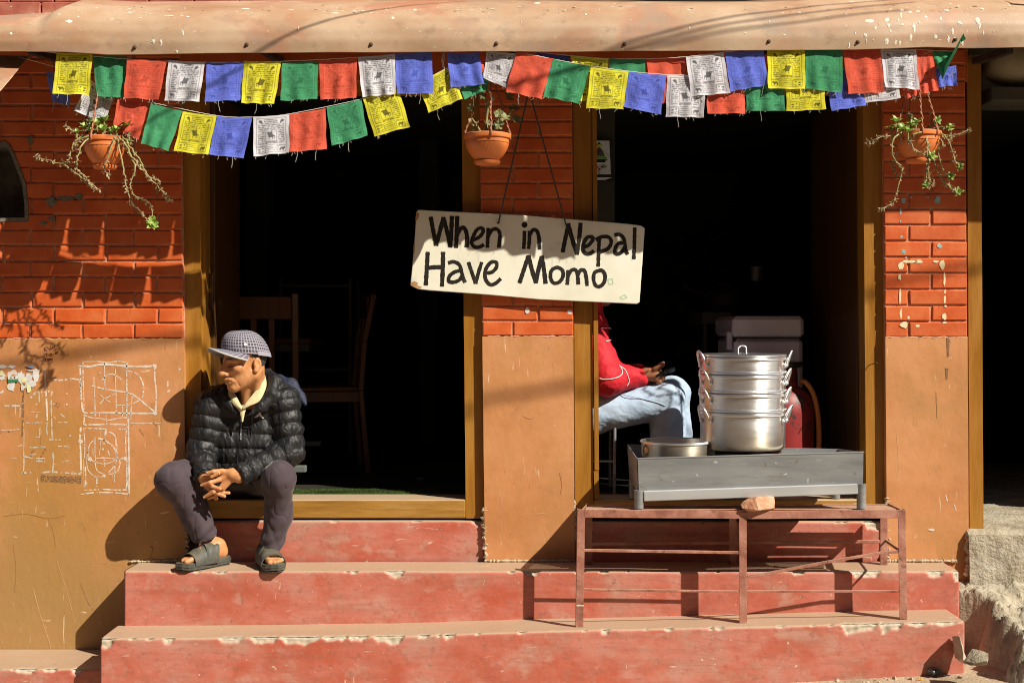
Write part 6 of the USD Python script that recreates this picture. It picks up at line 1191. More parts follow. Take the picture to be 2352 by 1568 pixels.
# ------------------------------------------------------------------ bodies as smooth distance fields
class Field:
    def __init__(self, lo, hi, h):
        self.h = h; self.lo = np.asarray(lo, float); self.n = np.ceil((np.asarray(hi) - self.lo) / h).astype(int) + 1
        self.f = np.full(self.n, 0.08, np.float32)
    def _block(self, lo, hi, m):
        a = np.clip(np.floor((np.asarray(lo) - m - self.lo) / self.h).astype(int), 0, self.n - 1); b = np.clip(np.ceil((np.asarray(hi) + m - self.lo) / self.h).astype(int) + 1, 1, self.n)
        ax = [self.lo[k] + self.h * np.arange(a[k], b[k]) for k in range(3)]
        return tuple(slice(a[k], b[k]) for k in range(3)), np.stack(np.meshgrid(*ax, indexing='ij'), -1)
    def _mix(self, sl, d, k, sub):
        f = self.f[sl]; d = d.astype(np.float32)
        if sub:
            h = np.maximum(k - np.abs(f + d), 0) / k; self.f[sl] = np.maximum(f, -d) + h * h * k * .25
        else:
            h = np.maximum(k - np.abs(f - d), 0) / k; self.f[sl] = np.minimum(f, d) - h * h * k * .25
    def cone(self, a, b, ra, rb=None, k=.01, sub=False, mod=None):
        rb = ra if rb is None else rb; a, b = np.asarray(a, float), np.asarray(b, float); r = max(ra, rb)
        sl, p = self._block(np.minimum(a, b) - r, np.maximum(a, b) + r, k + .02)
        if 0 in p.shape: return
        ba = b - a; t = np.clip(((p - a) @ ba) / (ba @ ba + 1e-12), 0, 1)
        d = np.linalg.norm(p - a - t[..., None] * ba, axis=-1) - (ra + (rb - ra) * t)
        if mod: d = d - mod(p, t)
        self._mix(sl, d, k, sub)
    def chain(self, pts, rs, k=.01, mod=None):
        for a, b, ra, rb in zip(pts[:-1], pts[1:], rs[:-1], rs[1:]): self.cone(a, b, ra, rb, k, mod=mod)
    def ell(self, c, r, R=None, k=.01, sub=False, mod=None):
        c, r = np.asarray(c, float), np.asarray(r, float); m = r.max() if R is not None else r
        sl, p = self._block(c - m, c + m, k + .02)
        if 0 in p.shape: return
        q = p - c
        if R is not None: q = q @ np.asarray(R).T                       # rows of R: the ellipsoid's axes
        k0 = np.linalg.norm(q / r, axis=-1); k1 = np.linalg.norm(q / (r * r), axis=-1)
        d = k0 * (k0 - 1) / np.maximum(k1, 1e-9)
        if mod: d = d - mod(p, None)
        self._mix(sl, d, k, sub)
    def mesh(self):
        f, h = self.f, self.h; s = f < 0
        c = np.zeros(np.array(f.shape) - 1, np.int8)
        for o in np.ndindex(2, 2, 2): c += s[o[0]:o[0] + c.shape[0], o[1]:o[1] + c.shape[1], o[2]:o[2] + c.shape[2]]
        cells = np.argwhere((c > 0) & (c < 8)); idx = np.full(c.shape, -1, np.int32); idx[tuple(cells.T)] = np.arange(len(cells))
        acc, cnt = np.zeros((len(cells), 3)), np.zeros(len(cells))
        for ax in range(3):
            o1, o2 = [k for k in range(3) if k != ax]
            for i in (0, 1):
                for j in (0, 1):
                    d = np.zeros(3, int); d[o1], d[o2] = i, j; e = d.copy(); e[ax] += 1
                    fa, fb = f[tuple((cells + d).T)], f[tuple((cells + e).T)]; x = (fa < 0) != (fb < 0)
                    t = np.where(x, fa / np.where(x, fa - fb, 1), 0); q = np.repeat(d[None].astype(float), len(cells), 0); q[:, ax] += t
                    acc[x] += q[x]; cnt[x] += 1
        v = self.lo + h * (cells + acc / cnt[:, None]); F = []
        for ax in range(3):
            o1, o2 = (ax + 1) % 3, (ax + 2) % 3
            n = list(f.shape); A = [slice(None)] * 3; B = [slice(None)] * 3; A[ax] = slice(0, n[ax] - 1); B[ax] = slice(1, n[ax])
            sa, sb = s[tuple(A)], s[tuple(B)]; e = np.argwhere(sa != sb); ok = (e[:, o1] > 0) & (e[:, o2] > 0) & (e[:, o1] < n[o1] - 1) & (e[:, o2] < n[o2] - 1); e = e[ok]
            def cell(i, j):
                q = e.copy(); q[:, o1] -= i; q[:, o2] -= j; return idx[tuple(q.T)]
            q = np.stack([cell(1, 1), cell(0, 1), cell(0, 0), cell(1, 0)], 1); inside = sa[tuple(e.T)]
            q[~inside] = q[~inside][:, ::-1]; F.append(q)
        F = np.vstack(F); return trimesh.Trimesh(v, np.vstack([F[:, [0, 1, 2]], F[:, [0, 2, 3]]]), process=False)
from scipy import sparse
def relax(m, n=2):
    f = m.faces; N_ = len(m.vertices); i = np.r_[f[:, 0], f[:, 1], f[:, 2], f[:, 1], f[:, 2], f[:, 0]]; j = np.r_[f[:, 1], f[:, 2], f[:, 0], f[:, 0], f[:, 1], f[:, 2]]
    A = sparse.csr_matrix((np.ones(len(i)), (i, j)), (N_, N_)); A.data[:] = 1.0; deg = np.maximum(np.asarray(A.sum(1)).ravel(), 1); v = np.array(m.vertices)
    for _ in range(n):
        for l in (0.5, -0.52): v = v + l * np.where(deg[:, None] > 1, (A @ v) / deg[:, None] - v, 0)
    return trimesh.Trimesh(v, f, process=False)
def wrinkle(m, amp, s, seed, stretch=(1, 1, 1), oct=4):
    v = np.array(m.vertices); d = meshkit.fbm(v * s * np.array(stretch), oct, seed) - .5
    d = np.abs(d) * 2 - .35 if False else d
    m.vertices = v + m.vertex_normals * (d * amp)[:, None]; return m
def crease(m, amp, s, seed, stretch=(1, 1, 1)):
    v = np.array(m.vertices); d = meshkit.fbm(v * s * np.array(stretch), 2, seed) - .5
    m.vertices = v - m.vertex_normals * (amp * np.exp(-(d / .030) ** 2))[:, None]; return m
def basis(f, up):
    f = np.asarray(f, float); f /= np.linalg.norm(f); l = np.cross(up, f); l /= np.linalg.norm(l); u = np.cross(f, l); return np.array([f, l, u])

# ------------------------------------------------------------------ the seated man
man = thing('person', 'seated person in black puffer jacket, plum trousers and checked cap, hands clasped', 'person', (X(545), 0.05, Z(1150)))
# places of the joints
hipL, hipR = np.array([X(500, .16), .16, .76]), np.array([X(600, .16), .16, .76])           # image left, image right
knL, knR = P(396, 1100, -.17), P(642, 1098, -.19)
anL, anR = P(487, 1262, -.075), P(622, 1262, -.10)
shL, shR = P(488, 928, -.02), P(652, 922, -.005)
elL, elR = P(462, 1040, -.035), P(668, 1035, -.03)
wrL, wrR = P(471, 1092, -.165), P(549, 1092, -.185)
chest, belly = P(566, 960, .0), P(560, 1060, .05)
YH = -0.075
hc = P(566, 826, YH)
ya = math.radians(39); fw = np.array([-math.cos(ya), -math.sin(ya), -0.17])
HB = basis(fw, [0.03, 0, 1]); HS = 1.06
def H(f, l, u): return hc + HS * (HB[0] * f + HB[1] * l + HB[2] * u)
body = Field((X(350) , -.34, Z2 - .005), (X(700), .34, 1.44), 0.0029)
B = body
B.ell(H(.000, 0, .028), np.array([.090, .074, .084]) * HS, HB, .01)
B.ell(H(.035, 0, -.030), np.array([.066, .060, .082]) * HS, HB, .02)
B.cone(H(.005, .044, -.058), H(.074, .012, -.100),   .029 * HS, .022 * HS, .02); B.cone(H(.005, -.044, -.058), H(.074, -.012, -.100), .026 * HS, .019 * HS, .02)
B.ell(H(.080, 0, -.100), np.array([.020, .024, .018]) * HS, HB, .012)
for s in (-1, 1):
    B.ell(H(.062, s * .043, -.022), np.array([.026, .022, .020]) * HS, HB, .014)
    B.cone(H(.086, s * .012, .014), H(.070, s * .048, .012), .010 * HS, .009 * HS, .012)
    B.ell(H(.094, s * .030, -.006), np.array([.012, .016, .011]) * HS, HB, .010, sub=True)
    B.ell(H(.078, s * .031, -.007), np.array([.0125, .016, .0115]) * HS, HB, .003)
    B.cone(H(.0885, s * .020, -.0105), H(.0835, s * .043, -.0105), .0022, .0018, .003, sub=True)
B.cone(H(.092, 0, .008), H(.119, 0, -.034), .0105 * HS, .0150 * HS, .012)
for s in (-1, 1):
    B.ell(H(.104, s * .0145, -.040), np.array([.013, .0085, .009]) * HS, HB, .006)
    B.ell(H(.112, s * .008, -.0475), np.array([.004, .0035, .004]) * HS, HB, .003, sub=True)
B.ell(H(.080, 0, -.068), np.array([.026, .036, .020]) * HS, HB, .012)
B.cone(H(.098, -.020, -.0645), H(.107, 0, -.0615), .0055, .0065, .006); B.cone(H(.098, .020, -.0645), H(.107, 0, -.0615), .0055, .0065, .006)
B.cone(H(.096, -.017, -.0765), H(.103, 0, -.0775), .0065, .0075, .006); B.cone(H(.096, .017, -.0765), H(.103, 0, -.0775), .0065, .0075, .006)
B.cone(H(.112, 0, -.0695), H(.097, .026, -.0705), .0026, .0022, .003, sub=True); B.cone(H(.112, 0, -.0695), H(.097, -.026, -.0705), .0026, .0022, .003, sub=True)
for s in (-1, 1):                                                     # cheek folds
    B.cone(H(.102, s * .022, -.040), H(.082, s * .044, -.072), .0036, .0030, .010, sub=True)
    B.cone(H(.080, s * .046, -.074), H(.070, s * .040, -.095), .0030, .0022, .008, sub=True)
    B.cone(H(.092, s * .030, -.022), H(.080, s * .047, -.026), .0020, .0016, .006, sub=True)
for s in (-1, 1):                                                     # ears
    er = basis(HB[0] * .92 + HB[1] * s * -.25 + HB[2] * .1, HB[2])
    B.ell(H(-.006, s * .080, -.016), np.array([.017, .0080, .0275]) * HS, er, .006)
    B.ell(H(-.004, s * .0905, -.012), np.array([.010, .0065, .016]) * HS, er, .004, sub=True)
    B.ell(H(.004, s * .079, -.041), np.array([.011, .0075, .011]) * HS, er, .006)
nb_ = P(578, 925, .02)
B.cone(H(-.018, 0, -.045), nb_, .056, .062, .02)
B.cone(H(.03, .02, -.085), P(560, 938, -.035), .012, .014, .02); B.cone(H(-.02, .055, -.05), P(585, 940, -.04), .014, .014, .02)
B.chain([nb_, P(570, 975, .07), P(562, 1070, .10), (hipL + hipR) / 2], [.055, .075, .085, .10], .03)
for hp, kn, an, sh, el, wr in ((hipL, knL, anL, shL, elL, wrL), (hipR, knR, anR, shR, elR, wrR)):
    B.chain([hp, kn, kn + (an - kn) * .5 + np.array([.010, .030, 0]), an], [.060, .040, .036, .034], .03); B.chain([P(572, 940, .05), sh + [0, .015, -.01], el, wr], [.05, .042, .036, .028], .02)
# the clasped hands (from the close look: 8.4 times the picture's source)
def Hp(x, y, d): return P((680 + x / 8.4) / 1.6327, (1740 + y / 8.4) / 1.6327, d)
YB_ = -.200
rA = lambda px: px / 8.4 / 1.6327 * sc(YB_)
# his left hand (image right): back of the hand to the viewer
B.cone(wrR, Hp(1640, 330, -.190), .030, .028, .015)
for (x0, y0), (x1, y1), r0, r1 in (((1620, 240), (1240, 240), 95, 88), ((1620, 330), (1180, 480), 105, 80), ((1590, 430), (1280, 680), 100, 78), ((1540, 520), (1330, 770), 80, 66)):
    B.cone(Hp(x0, y0, -.190), Hp(x1, y1, -.198), rA(r0), rA(r1), .012)
for pts, rs in (([(1300, 200, -.200), (1010, 230, -.214), (800, 285, -.212)], (72, 66, 50)), ([(1200, 490, -.202), (900, 580, -.220), (640, 660, -.208)], (76, 68, 52)), ([(1280, 720, -.198), (1010, 870, -.218), (730, 1030, -.206)], (72, 68, 54)), ([(1320, 800, -.186), (1050, 1000, -.200), (850, 1080, -.195)], (66, 58, 46))):
    B.chain([Hp(*p) for p in pts], [rA(r) for r in rs], .0035)
# his right hand (image left): its back is turned away, its fingers come through to the front
B.cone(wrL, Hp(700, 420, -.165), .030, .026, .015)
for (x0, y0), (x1, y1), r0, r1 in (((700, 380), (880, 470), 115, 80), ((720, 480), (900, 680), 110, 78), ((760, 600), (960, 880), 100, 74)):
    B.cone(Hp(x0, y0, -.170), Hp(x1, y1, -.178), rA(r0), rA(r1), .012)
for pts, rs in (([(800, 400, -.182), (960, 390, -.210), (1180, 300, -.216)], (66, 60, 48)), ([(860, 640, -.196), (980, 700, -.218), (1220, 775, -.224)], (62, 64, 54)), ([(980, 880, -.185), (1150, 930, -.212), (1360, 1010, -.212)], (58, 64, 54)), ([(1180, 880, -.180), (1320, 905, -.196), (1500, 905, -.192)], (54, 60, 52)), ([(980, 1030, -.176), (1080, 1080, -.186), (1135, 1085, -.186)], (50, 50, 44))):
    B.chain([Hp(*p) for p in pts], [rA(r) for r in rs], .0035)
# feet
SOLE = 0.030
def foot_frame(toe, heel):
    f = np.array(toe) - np.array(heel); L = np.linalg.norm(f[:2]); f = np.array([f[0], f[1], 0]) / L; return np.array([heel[0], heel[1], Z2]), f, np.array([-f[1], f[0], 0]), L
ftL = foot_frame((X(412, -.195), -.215), (X(522, -.02), -.045)); ftR = foot_frame((X(640, -.225), -.245), (X(606, -.0), -.025))
def FT(ft, l, w, u): o, f, s, L = ft; return o + f * L * l + s * w + np.array([0, 0, u])
for ft, an in ((ftL, anL), (ftR, anR)):
    q = lambda l, w, u: FT(ft, l, w, u + SOLE)
    B.cone(an, q(.15, 0, .055), .033, .030, .02); B.ell(q(.11, 0, .026), (.030, .030, .027), None, .02)
    B.cone(q(.22, 0, .055), q(.62, .004, .026), .036, .026, .02); B.cone(q(.15, .0, .028), q(.62, -.018, .020), .026, .020, .02); B.cone(q(.15, .0, .028), q(.64, .020, .020), .026, .022, .02)
    for k, (w, l, r) in enumerate(((.028, .90, .0125), (.010, .92, .0095), (-.006, .89, .009), (-.020, .85, .0085), (-.033, .80, .008))):
        sgn = 1 if ft is ftL else -1
        B.chain([q(.62, w * .85 * sgn, .018), q(.78, w * sgn, .016), q(l, w * sgn, .010)], [r * 1.15, r, r * .95], .004)
bm = relax(B.mesh(), 2)
# keep the one connected body
comps = trimesh.graph.connected_components(bm.face_adjacency, nodes=np.arange(len(bm.faces)))
bm.update_faces(np.concatenate([c for c in comps if len(c) > 400])); bm.remove_unreferenced_vertices()
bodyp = obj('body', bm, MT['skin'], man, smooth=True)
for x, y, d, r in ((800, 262, -.2185, 26), (612, 660, -.2150, 24), (708, 1045, -.2135, 24), (1195, 268, -.2235, 22)):
    obj('fingernail', bumpy(rock(Hp(x, y, d), (rA(r), .0035, rA(r) * .8), 4, 24), .0005, 50, 1, .005), MT['nail'], bodyp, smooth=True)
for s in (-1, 1):
    e = Field(H(.06, s * .031, -.008) - .03, H(.06, s * .031, -.008) + .03, .0016); e.ell(H(.0795, s * .031, -.0085), np.array([.0122, .0145, .0070]) * HS, HB, .002); obj('eye', e.mesh(), MT['eye'], bodyp, smooth=True)
    eb = [H(.098, s * .012, .018), H(.0945, s * .026, .023), H(.084, s * .043, .019)]
    obj('eyebrow', tube(smooth_path(eb, 9), np.array([.002, .003, .0034, .0036, .0034, .003, .0026, .002, .001]) * .9, 6), MT['hair'], bodyp, smooth=True)
hr = Field(H(0, 0, 0) - .16, H(0, 0, 0) + .16, .004)
hr.ell(H(-.002, 0, .022), np.array([.092, .0765, .088]) * HS, HB, .004)
hm = hr.mesh(); q = (hm.vertices - hc) @ HB.T / HS
keep = ((q[:, 2] > -.045) & (q[:, 2] < .045) & (q[:, 0] < .012 - .3 * np.maximum(-q[:, 2], 0)) & ~((q[:, 2] < .012) & (q[:, 0] > -.026)))[hm.faces].all(1)
hm.update_faces(keep); hm.remove_unreferenced_vertices(); obj('hair', hm, MT['hair'], man, smooth=True)

# cap: crown with a check, brim with a pale edge, band, badge
def CP(f, l, u): return H(f, l, u)
na, nr = 72, 26
A, T = np.meshgrid(np.linspace(0, 2 * np.pi, na + 1), np.linspace(0, 1, nr), indexing='ij')
el_ = T * np.pi / 2
rf_, rb_, rl = .108, .094, .090
fr_ = np.where(np.cos(A) > 0, rf_, rb_)
hgt = .097 * np.sin(el_) ** .9
pf = fr_ * np.cos(A) * np.cos(el_) ** .68; pl_ = rl * np.sin(A) * np.cos(el_) ** .68
base_u = .026 + .026 * np.cos(A) - .004 * (np.cos(A) < 0) * np.cos(A) ** 2
dent = .006 * np.exp(-((A - 2.4) / .5) ** 2) * np.sin(el_ * 2) + .004 * (meshkit.fbm(np.stack([np.cos(A) * 2, np.sin(A) * 2, T * 3], -1), 3, 3) - .5)
V = hc + HS * ((pf * (1 - dent * 6) - .010)[..., None] * HB[0] + (pl_ * (1 - dent * 6))[..., None] * HB[1] + (base_u * (1 - T) + .026 * T + hgt * (1 + .16 * np.cos(A) * np.cos(el_)))[..., None] * HB[2])
uvs = np.stack([A * .098, .14 * T + 0 * A], -1).reshape(-1, 2)
cm = grid_mesh(V, flip=False); capp = obj('cap', cm, MT['check'], man, smooth=True, uv=uvs)
bandz = grid_mesh(np.stack([hc + HS * ((fr_[:, 0] * 1.012 * np.cos(A[:, 0]) - .010)[:, None] * HB[0] + (rl * 1.012 * np.sin(A[:, 0]))[:, None] * HB[1] + (base_u[:, 0] + o)[:, None] * HB[2]) for o in (-.005, .004, .013)], 1)[18:56])
obj('band', bandz, MT['cap_grey'], capp, smooth=True)
def brim(a, r):
    """a across (-1..1), r outwards (0..1)."""
    th = a * 1.22; f = .103 * np.cos(th) - .010 + r * (.066 * (1 - .78 * np.abs(a) ** 3)); l = .088 * np.sin(th) * (1 + .05 * r)
    u = .062 + .018 * r - (.034 + .036 * r) * np.abs(a) ** 1.7
    return hc + HS * (np.asarray(f)[..., None] * HB[0] + np.asarray(l)[..., None] * HB[1] + np.asarray(u)[..., None] * HB[2])
Ab, Rb = np.meshgrid(np.linspace(-1, 1, 41), np.linspace(0, .88, 10), indexing='ij'); Vb = brim(Ab, Rb)
uvb = np.stack([Ab * .105, Rb * .068], -1).reshape(-1, 2)
bt = grid_mesh(Vb, flip=True)
obj('brim', bt, MT['check'], capp, smooth=True, uv=uvb)
under = grid_mesh(Vb - HB[2] * .005); edge1 = grid_mesh(brim(*np.meshgrid(np.linspace(-1, 1, 41), np.linspace(.88, 1.0, 3), indexing='ij')), flip=True); edge2 = grid_mesh(brim(*np.meshgrid(np.linspace(-1, 1, 41), np.linspace(.88, 1.0, 3), indexing='ij')) - HB[2] * .005)
obj('brim_edge', cat([edge1, edge2, tube(brim(np.linspace(-1, 1, 41), np.full(41, 1.0)) - HB[2] * .0025, .0034, 8)]), MT['cap_edge'], capp, smooth=40)
obj('brim_underside', under, MT['cap_grey'], capp, smooth=True)
bc = H(.034, .076, .072); bn = HB[1] * .85 + HB[2] * .4 + HB[0] * .35; bn /= np.linalg.norm(bn)
obj('badge', tube([bc, bc + bn * .007], [.0085, .0065], 14), MT['logo'], capp)

# jacket
def puff(pitch, amp, axis=None, o=None):
    if axis is None: return lambda p, t: 0
    ax = np.asarray(axis, float); ax /= np.linalg.norm(ax)
    def f(p, t):
        s = (p - o) @ ax / pitch; w = .22 * (meshkit.noise(p * 9.0, 3) - .5) if False else 0
        return amp * (np.abs(np.sin(np.pi * (s + .25 * (meshkit.noise(p * 7.0, 3) - .5)))) ** .7 - .6)
    return f
J = Field((X(405), -.28, .70), (X(715), .33, 1.24), 0.0038)
up_t = P(565, 915, .0) - P(560, 1080, .05)
tp_ = puff(.068, .0095, up_t, P(560, 1085, .05))
J.chain([P(525, 930, .035), P(525, 1010, .055), P(530, 1090, .085), P(535, 1125, .11)], [.092, .118, .132, .135], .05, mod=tp_)
J.chain([P(606, 925, .045), P(606, 1010, .06), P(600, 1090, .09), P(595, 1125, .115)], [.092, .118, .130, .132], .05, mod=tp_)
J.ell(P(563, 1050, .0), (.105, .075, .13), None, .05, mod=tp_)
J.cone(P(555, 935, .02), P(590, 930, .02), .09, .09, .05)
for sh, el, wr in ((shL, elL, wrL), (shR, elR, wrR)):
    ax = el - sh; J.cone(sh, el, .068, .064, .025, mod=puff(.056, .0105, ax, sh - ax * .02))
    wr2 = el + (wr - el) * .93; ax2 = wr2 - el; J.cone(el, wr2, .062, .047, .022, mod=puff(.056, .0095, ax2, el))
    J.cone(sh, P(574, 902, .03), .060, .062, .04)
for pts, rs in (([P(545, 948, -.100), P(524, 925, -.080), P(515, 905, -.030), P(525, 890, .04), P(568, 868, .080), P(612, 862, .055), P(632, 878, -.005), P(626, 908, -.055), P(602, 934, -.085), P(568, 952, -.100)], [.014, .020, .024, .026, .028, .031, .034, .033, .026, .014]),):
    J.chain(pts, rs, .012, mod=None)
J.cone(P(556, 950, -.125), P(570, 915, -.06), .020, .052, .010, sub=True)
J.cone(P(568, 915, -.05), P(576, 870, -.045), .052, .066, .008, sub=True)
for el, wr in ((elL, wrL), (elR, wrR)):                                 # open cuffs
    d = (wr - el) / np.linalg.norm(wr - el); e = el + (wr - el) * .93; J.cone(e + d * .032, e + d * .09, .034, .050, .004, sub=True)
    s_ = np.cross(d, [0, 0, 1]); 
jm = relax(J.mesh(), 1)
jm = wrinkle(jm, .014, 12, 4, (1, 1, 1.2), 2); jm = wrinkle(jm, .011, 30, 9, (1.8, 1.3, .55), 3); jm = crease(jm, .0022, 19, 29, (1.6, 1.2, .8))
comps = trimesh.graph.connected_components(jm.face_adjacency, nodes=np.arange(len(jm.faces))); jm.update_faces(np.concatenate([c for c in comps if len(c) > 300])); jm.remove_unreferenced_vertices()
jackp = obj('jacket', jm, MT['jacket'], man, smooth=True)
jt = trimesh.Trimesh(jm.vertices, jm.faces, process=False)
from scipy.spatial import cKDTree
JV = np.array(jm.vertices); 
def on_jacket(u, v, lift=.002):
    """The jacket's nearest surface in front at picture point u, v."""
    k = (JV[:, 1] + DIST) / FPX; pu = UC + JV[:, 0] / k; pv = VH - (JV[:, 2] - CAMZ) / k
    d = (pu - u) ** 2 + (pv - v) ** 2; c = np.argsort(d)[:14]; c = c[d[c] < 40] if (d[c] < 40).any() else c[:3]
    y = JV[c, 1].min(); return P(u, v, y - lift)
zp = smooth_path([on_jacket(u, v, .003) for u, v in ((557, 951), (555, 965), (554, 980), (553, 995), (553, 1010))], 16)
obj('zip', tube(zp, .0035, 6), MT['zip'], jackp, smooth=True)
q = on_jacket(555, 962, .006); obj('zip_pull', hullpts([q + [a * .004, b * .002, c * .011] for a in (-1, 1) for b in (-1, 1) for c in (-1, 1)]), MT['zip'], jackp)
for pts in ([(572, 950), (571, 985), (570, 1030)], [(579, 948), (578, 985), (577, 1020)], [(548, 1075), (545, 1060), (546, 1042), (556, 1028), (568, 1022)]):
    obj('seam', tube(smooth_path([on_jacket(u, v, .001) for u, v in pts], 14), .0022, 5), MT['jacket'], jackp, smooth=True)
lg = lambda x, y: ((560 + x / 3.136) / 1.6327, (1180 + y / 3.136) / 1.6327)
lq = [lg(*p) for p in ((1228, 1212), (1300, 1145), (1350, 1222), (1322, 1212), (1296, 1186), (1270, 1203))]
lp_ = pxpoly(lq, -.12)
lm = ext(lp_, -.12, -.119); lm = trimesh.Trimesh(lm.vertices, lm.faces).subdivide_to_size(.006); lv = np.array(lm.vertices)
for i_ in range(len(lv)):
    k_ = (lv[i_, 1] + DIST) / FPX; u_, w_ = UC + lv[i_, 0] / k_, VH - (lv[i_, 2] - CAMZ) / k_; lv[i_] = on_jacket(u_, w_, .0025 if lv[i_, 1] < -.1195 else .0005)
obj('chest_logo', trimesh.Trimesh(lv, lm.faces, process=False), MT['logo'], jackp)
for el, wr, r in ((elL, wrL, .043), (elR, wrR, .043)):
    d = (wr - el) / np.linalg.norm(wr - el); c = el + (wr - el) * .90; a = np.cross(d, [0, 0, 1.]); a /= np.linalg.norm(a); b = np.cross(d, a)
    ring = [c + d * .020 + (a * math.cos(t) + b * math.sin(t)) * (r + .004 * math.sin(9 * t)) for t in np.linspace(0, 2 * np.pi, 41)]
    obj('cuff', tube(ring, .010, 8), MT['jacket'], jackp, smooth=True)
# navy hood lying behind his shoulder
hd = Field((X(600), -.06, 1.0), (X(730), .24, 1.26), .004)
hd.chain([P(606, 882, .10), P(640, 878, .10), P(668, 885, .08), P(690, 910, .05), P(701, 928, .03)], [.030, .034, .030, .020, .009], .02)
obj('hood', wrinkle(relax(hd.mesh(), 1), .012, 30, 6), MT['hood'], jackp, smooth=True)
# shirt collar: two flaps and the open placket
def ribbon(name, e0, e1, mat_, bulge=.006, n=24, w=6):
    a, b = smooth_path([P(*q) for q in e0], n), smooth_path([P(*q) for q in e1], n); t = np.linspace(0, 1, w)[None, :, None]
    V = a[:, None] * (1 - t) + b[:, None] * t; V[..., 1] -= bulge * np.sin(np.pi * t[..., 0])
    W_ = V + np.array([0, .004, 0]); ed = [grid_mesh(np.stack([V[:, k], W_[:, k]], 1)) for k in (0, -1)]
    obj(name, cat([grid_mesh(V), grid_mesh(W_)] + ed), mat_, man, smooth=50)
ribbon('shirt_collar', [(598, 846, .0), (601, 866, -.040), (594, 888, -.074), (580, 906, -.097), (567, 922, -.112), (558, 935, -.121)], [(606, 852, .0), (612, 880, -.046), (606, 903, -.083), (594, 922, -.107), (575, 931, -.118), (558, 940, -.122)], MT['shirt'])
ribbon('shirt_collar', [(533, 890, -.050), (541, 907, -.086), (549, 922, -.108), (556, 935, -.121)], [(524, 894, -.050), (526, 912, -.085), (537, 930, -.110), (554, 944, -.122)], MT['shirt'])
ribbon('shirt_placket', [(548, 930, -.100), (551, 945, -.112), (555, 968, -.118)], [(568, 930, -.100), (563, 945, -.112), (558, 968, -.118)], MT['shirt'], .003)
# trousers
TF = Field((X(330), -.31, .42), (X(705), .34, .95), .0038)
def legfold(a, b, n, amp):
    def f(p, t): return amp * np.sin(t * n * 2 * np.pi + 6 * (p[..., 0] + p[..., 1]) * 8) * t ** 1.5
    return f
cuL, cuR = P(470, 1236, -.095), P(622, 1252, -.11)
for hp, kn, cu, rk, rc in ((hipL, knL, cuL, .069, .052), (hipR, knR, cuR, .066, .052)):
    TF.cone(hp, kn, .105, rk, .05)
    mid = kn + (cu - kn) * .55 + np.array([0.010, .030, 0])
    TF.chain([kn, mid, cu], [rk, rk * .88, rc], .03, mod=legfold(kn, cu, 2.2, .0045))
TF.cone(hipL, hipR, .115, .115, .05)
dL = (cuL - knL) / np.linalg.norm(cuL - knL); dR = (cuR - knR) / np.linalg.norm(cuR - knR)
for cu, d, r in ((cuL, dL, .044), (cuR, dR, .043)):                       # cut the legs off at the hem and open them
    TF.cone(cu + d * .060, cu + d * .16, .075, .09, .004, sub=True); TF.cone(cu - d * .0, cu + d * .06, r, r, .004, sub=True)
tm_ = relax(TF.mesh(), 1); tm_ = wrinkle(tm_, .016, 7, 21, (1, 1, 1), 2); tm_ = wrinkle(tm_, .010, 16, 22, (1.4, 1.1, .9), 2); tm_ = crease(tm_, .0018, 10, 25, (1.5, 1.2, .75))
comps = trimesh.graph.connected_components(tm_.face_adjacency, nodes=np.arange(len(tm_.faces))); tm_.update_faces(np.concatenate([c for c in comps if len(c) > 300])); tm_.remove_unreferenced_vertices()
obj('trousers', tm_, MT['trousers'], man, smooth=True)
# sandals
def sandal(ft, sgn):
    out = [(0.0, .030), (.04, .036), (.2, .036), (.4, .038), (.6, .047), (.78, .050), (.9, .044), (.98, .026), (1.03, .0)]
    inn = [(.95, -.028), (.85, -.040), (.7, -.044), (.5, -.036), (.3, -.034), (.1, -.036), (0.0, -.030), (-.03, -.016), (-.035, .0), (-.03, .016)]
    L = ft[3]; poly = Polygon([(l * L, w * sgn) for l, w in out + inn]).buffer(.004)
    lay = []
    for z0, z1, b in ((.0, .004, -.004), (.004, .014, .0), (.0145, .022, .002), (.0225, .030, -.001)):
        m = trimesh.creation.extrude_polygon(poly.buffer(b), z1 - z0, engine='earcut'); v = np.array(m.vertices)
        hump = lambda x: .006 * np.clip((.35 - x / L) / .35, 0, 1) + .004 * np.clip((x / L - .9) / .1, 0, 1)
        lay.append(trimesh.Trimesh(np.array([FT(ft, x / L, w, z + z0 + (hump(x) if z0 > 0 else 0) + .0015) for x, w, z in v]), m.faces, process=False))
    s = obj('sandal', cat(lay), MT['rubber'], man)
    def band(l0, l1, h0, h1, w0, w1, name, tw=.0):
        n, k = 33, 12; A_, L_ = np.meshgrid(np.linspace(0, np.pi, n), np.linspace(0, 1, k), indexing='ij')
        def surf(g):
            l = l0 + (l1 - l0) * L_ + tw * np.cos(A_) * sgn - .05 * np.sin(A_) * (1 - L_); hh = (h0 + (h1 - h0) * L_) * np.sin(A_) ** .75 * (1 + g) + SOLE - .008 + .0025 * np.sin(L_ * 14) * np.sin(A_); ww = (w0 + (w1 - w0) * L_) * np.cos(A_) * (1 + g) + .004 * sgn
            return ft[0] + ft[1] * (L * l)[..., None] + ft[2] * ww[..., None] + np.array([0, 0, 1.]) * hh[..., None]
        a, b = surf(0.0), surf(.10)
        edges = [grid_mesh(np.stack([a[:, j], b[:, j]], 1)) for j in (0, -1)]
        obj(name, cat([grid_mesh(b), grid_mesh(a, flip=True)] + edges), MT['rubber'], s, smooth=50)
    band(.26, .50, .082, .074, .045, .047, 'instep_strap', .03); band(.49, .80, .074, .042, .047, .049, 'toe_strap', -.02)
    return s
sandal(ftL, 1); sandal(ftR, -1)

